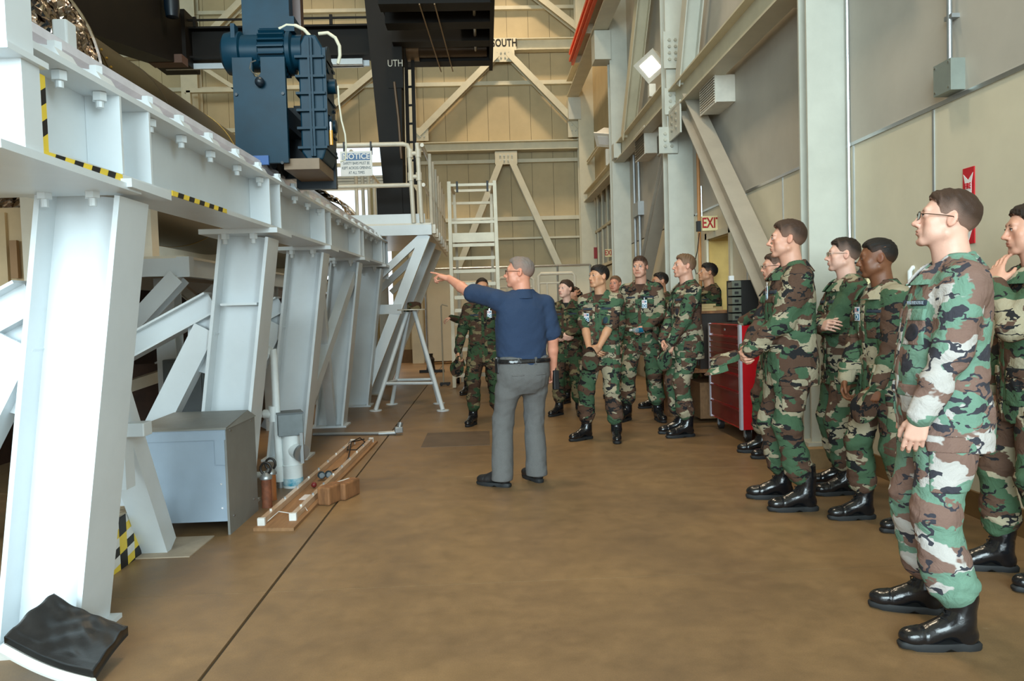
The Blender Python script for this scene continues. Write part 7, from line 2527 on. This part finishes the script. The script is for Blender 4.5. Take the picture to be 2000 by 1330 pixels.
# 9 crew-cut airman in profile
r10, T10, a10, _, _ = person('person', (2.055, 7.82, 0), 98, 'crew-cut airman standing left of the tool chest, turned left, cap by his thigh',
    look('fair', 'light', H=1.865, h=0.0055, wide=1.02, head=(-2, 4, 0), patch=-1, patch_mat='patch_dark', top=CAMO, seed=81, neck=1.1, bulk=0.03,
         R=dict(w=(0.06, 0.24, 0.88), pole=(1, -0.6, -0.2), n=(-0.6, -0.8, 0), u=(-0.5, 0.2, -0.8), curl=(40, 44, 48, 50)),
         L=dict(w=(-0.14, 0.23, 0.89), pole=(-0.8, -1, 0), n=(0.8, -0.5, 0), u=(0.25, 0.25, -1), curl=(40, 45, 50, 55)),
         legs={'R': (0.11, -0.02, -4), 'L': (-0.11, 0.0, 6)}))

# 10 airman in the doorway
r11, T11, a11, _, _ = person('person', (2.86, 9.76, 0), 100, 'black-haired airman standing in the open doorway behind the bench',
    look('asian', 'black', top=CAMO_SHADE, H=1.87, h=0.0075, wide=0.9, head=(-14, 9, 0), seed=91, dense=0.4, front=0.062, beard=0.0, R=dict(w=(0.10, 0.22, 1.0), n=(-1, 0, 0), pole=(0.3, -1, 0), u=(0, 0.6, -0.7)), L=dict(w=(-0.12, 0.22, 1.0), n=(1, 0, 0), pole=(-0.3, -1, 0), u=(0, 0.6, -0.7))))

# 11 tall airman in front of the tool chest
r12, T12, a12, _, _ = person('person', (2.00, 4.98, 0), 82, 'tall airman in profile with clasped hands and cap in front of the tool chest',
    look('fair', 'brown', H=1.885, h=0.0050, wide=1.0, head=(-8, 1, 0), top=CAMO, seed=101, badge=(-0.03, 1.325), front=0.080, bulk=0.09, nose=1.15,
         R=dict(w=(0.045, 0.27, 0.955), pole=(1, -0.8, -0.2), n=(-0.3, -0.8, 0.2), u=(-0.75, 0.35, -0.4), curl=(40, 44, 46, 50)),
         L=dict(w=(-0.085, 0.265, 0.975), pole=(-0.9, -1, -0.1), n=(0.5, -0.7, 0.2), u=(0.65, 0.45, -0.45), curl=(38, 42, 46, 50), thumb=0.6),
         legs={'R': (0.15, -0.03, -4), 'L': (-0.15, -0.10, 4)}))
# 12 the one behind him with a hand on the chest
r13, T13, a13, _, _ = person('person', (2.54, 6.62, 0), 84, 'airman with glasses mostly hidden behind the tall one, hand on the red chest',
    look('fair', 'brown', H=1.775, h=0.0055, head=(3, -2, 0), glasses='wire', top=CAMO, seed=111, badge=(-0.1, 1.30),
         R=dict(w=(0.592, 0.17, 1.168), pole=(0.3, -1, -0.3), n=(0, 0, -1), u=(0.75, -0.55, -0.08), curl=(14, 16, 18, 22)), L=hang(-1), legs={'R': (0.12, 0.05, -4), 'L': (-0.12, 0.0, 8)}))

# 13 arms crossed
r14, T14, a14, _, _ = person('person', (2.53, 5.32, 0), 84, 'crew-cut airman in silver glasses with arms crossed before the near column',
    look('pale', 'dark', H=1.785, h=0.0050, head=(-10, 2, 0), glasses='silver', top=CAMO, seed=121, bulk=0.06, side=0.003, fade=0.11,
         R=dict(w=(-0.13, 0.205, 1.165), pole=(1, -0.15, -0.6), n=(0, -0.9, -0.3), u=(-0.95, -0.1, 0.1), curl=(30, 34, 38, 42)),
         L=dict(w=(0.10, 0.235, 1.185), pole=(-1, -0.15, -0.6), n=(0, -0.9, -0.3), u=(0.95, -0.15, 0.05), curl=(30, 34, 38, 42)),
         legs={'R': (0.13, -0.06, -6), 'L': (-0.13, 0.0, 8)}))
# 14 captain
r15, T15, a15, _, _ = person('person', (2.36, 4.46, 0), 92, 'dark-skinned airman in profile with a badge and cap, right of the arms-crossed one',
    look('brown', 'black', H=1.705, h=0.0048, wide=0.97, head=(-22, -3, 0), top=CAMO, seed=131, badge=(0.04, 1.315), bulk=0.02, beard=0.35, lips=(0.95, 0.62, 0.60), under=UNDER_B, lean=0.03,
         R=dict(w=(0.10, 0.22, 0.86), pole=(0.8, -1, 0), n=(-0.8, -0.5, 0), u=(-0.2, 0.25, -1), curl=(35, 40, 44, 48)),
         L=dict(w=(-0.165, 0.16, 0.855), pole=(-0.7, -1, 0), n=(0.9, -0.3, 0), u=(0.15, 0.3, -1), curl=(45, 50, 54, 56)),
         legs={'R': (0.13, 0.02, -4), 'L': (-0.13, -0.14, 6)}))

# 15 nearest airman
r16, T16, a16, J16, _ = person('person', (1.83, 3.00, 0), 75, 'nearest airman in pale camouflage and wire glasses looking up to the left',
    look('pale', 'brown', iris='blue', top=CAMO_LIT, H=1.775, h=0.0042, hj=0.0052, ht=0.0055, wide=1.08, head=(-9, 10, 0), glasses='wire', patch=-1, patch_mat='patch_dark', seed=141, neck=1.12, bulk=0.05, front=0.080, lean=-0.01, belly=0.02, jaw=0.98,
         R=hang(1, 0.05), L=dict(w=(-0.235, 0.175, 0.845), pole=(-0.5, -1, 0.1), n=(0.9, -0.3, 0), u=(0.10, 0.22, -1), curl=(24, 30, 34, 38), thumb=0.5),
         leg=1.08, legs={'R': (0.17, -0.03, -8), 'L': (-0.165, -0.05, 8)}))
# 16 at the right edge
r17, T17, a17, _, _ = person('person', (2.56, 3.50, 0), 74, 'dark-haired airman at the right edge with his hand at his chin',
    look('fair', 'dark', top=CAMO, H=1.775, h=0.0048, head=(0, -3, 0), seed=151, beard=0.35, dense=0.4,
         R=hang(1, 0.10), L=dict(w=(-0.065, 0.185, 1.40), pole=(-0.7, 0.2, -1), n=(0.5, -0.8, -0.2), u=(0.42, -0.22, 0.85), curl=(16, 18, 20, 24), thumb=0.8),
         legs={'R': (0.10, 0.05, -4), 'L': (-0.14, -0.12, 10)}))

# caps carried in the hand
for rt, ar, sd, off, rz, tl, m, lab in (
        (r2, a2, 'R', (0.01, 0.03, -0.20), 0.5, 1.35, CAMO_SHADE, 'camouflage cap hanging from the hand of the airman by the ladder'),
        (r6, a6, 'L', (0.09, 0.02, -0.14), 0.3, 1.2, CAMO, 'camouflage cap under the crossed wrists of the airman with rolled sleeves'),
        (r10, a10, 'L', (0.03, 0.05, -0.19), 1.9, 1.35, CAMO, 'camouflage cap by the thigh of the airman left of the tool chest'),
        (r12, a12, 'L', (0.04, 0.15, -0.075), 0.3, -0.35, CAMO, 'camouflage cap held out by the tall airman before the tool chest'),
        (r15, a15, 'L', (0.02, 0.05, -0.13), 1.8, 1.25, CAMO, 'camouflage cap in the hand of the dark-skinned airman')):
    q = held(rt, np.array(ar[sd][3]) + np.array(off), 0)
    field_cap(q, rt.rotation_euler.z + rz - math.pi / 2 * 0, lab, m, tl, crush=0.5)

# lettering on the nearest airman's chest tape
for nm, side in (('U.S. AIR FORCE', -1),):
    s_ = 1.775 / 1.78
    zt = 1.330 * s_
    ix = int((-0.10 * s_ - J16.lo[0]) / J16.h)
    iz = int((zt - J16.lo[2]) / J16.h)
    ins = np.nonzero(J16.D[ix, :, iz] < 0)[0]
    ix2 = int((-0.13 * s_ - J16.lo[0]) / J16.h)
    ins2 = np.nonzero(J16.D[ix2, :, iz] < 0)[0]
    if len(ins) and len(ins2):
        y1, y2 = J16.ax[1][ins[-1]] + 0.008, J16.ax[1][ins2[-1]] + 0.008
        dv_ = Vector((0.03 * s_, y1 - y2, 0)).normalized()
        text_mesh('tape_lettering', nm, 0.019, mat('thread_pale', srgb(150, 160, 170), 0.8), r16, (-0.098 * s_, y1 + 0.004, zt), -dv_, (0, 0, 1), extrude=0.003, sx=0.75, local=True)
for _s in (BOOT, SHOE):
    for _c in list(_s.children):
        bpy.data.objects.remove(_c)
    bpy.data.objects.remove(_s)
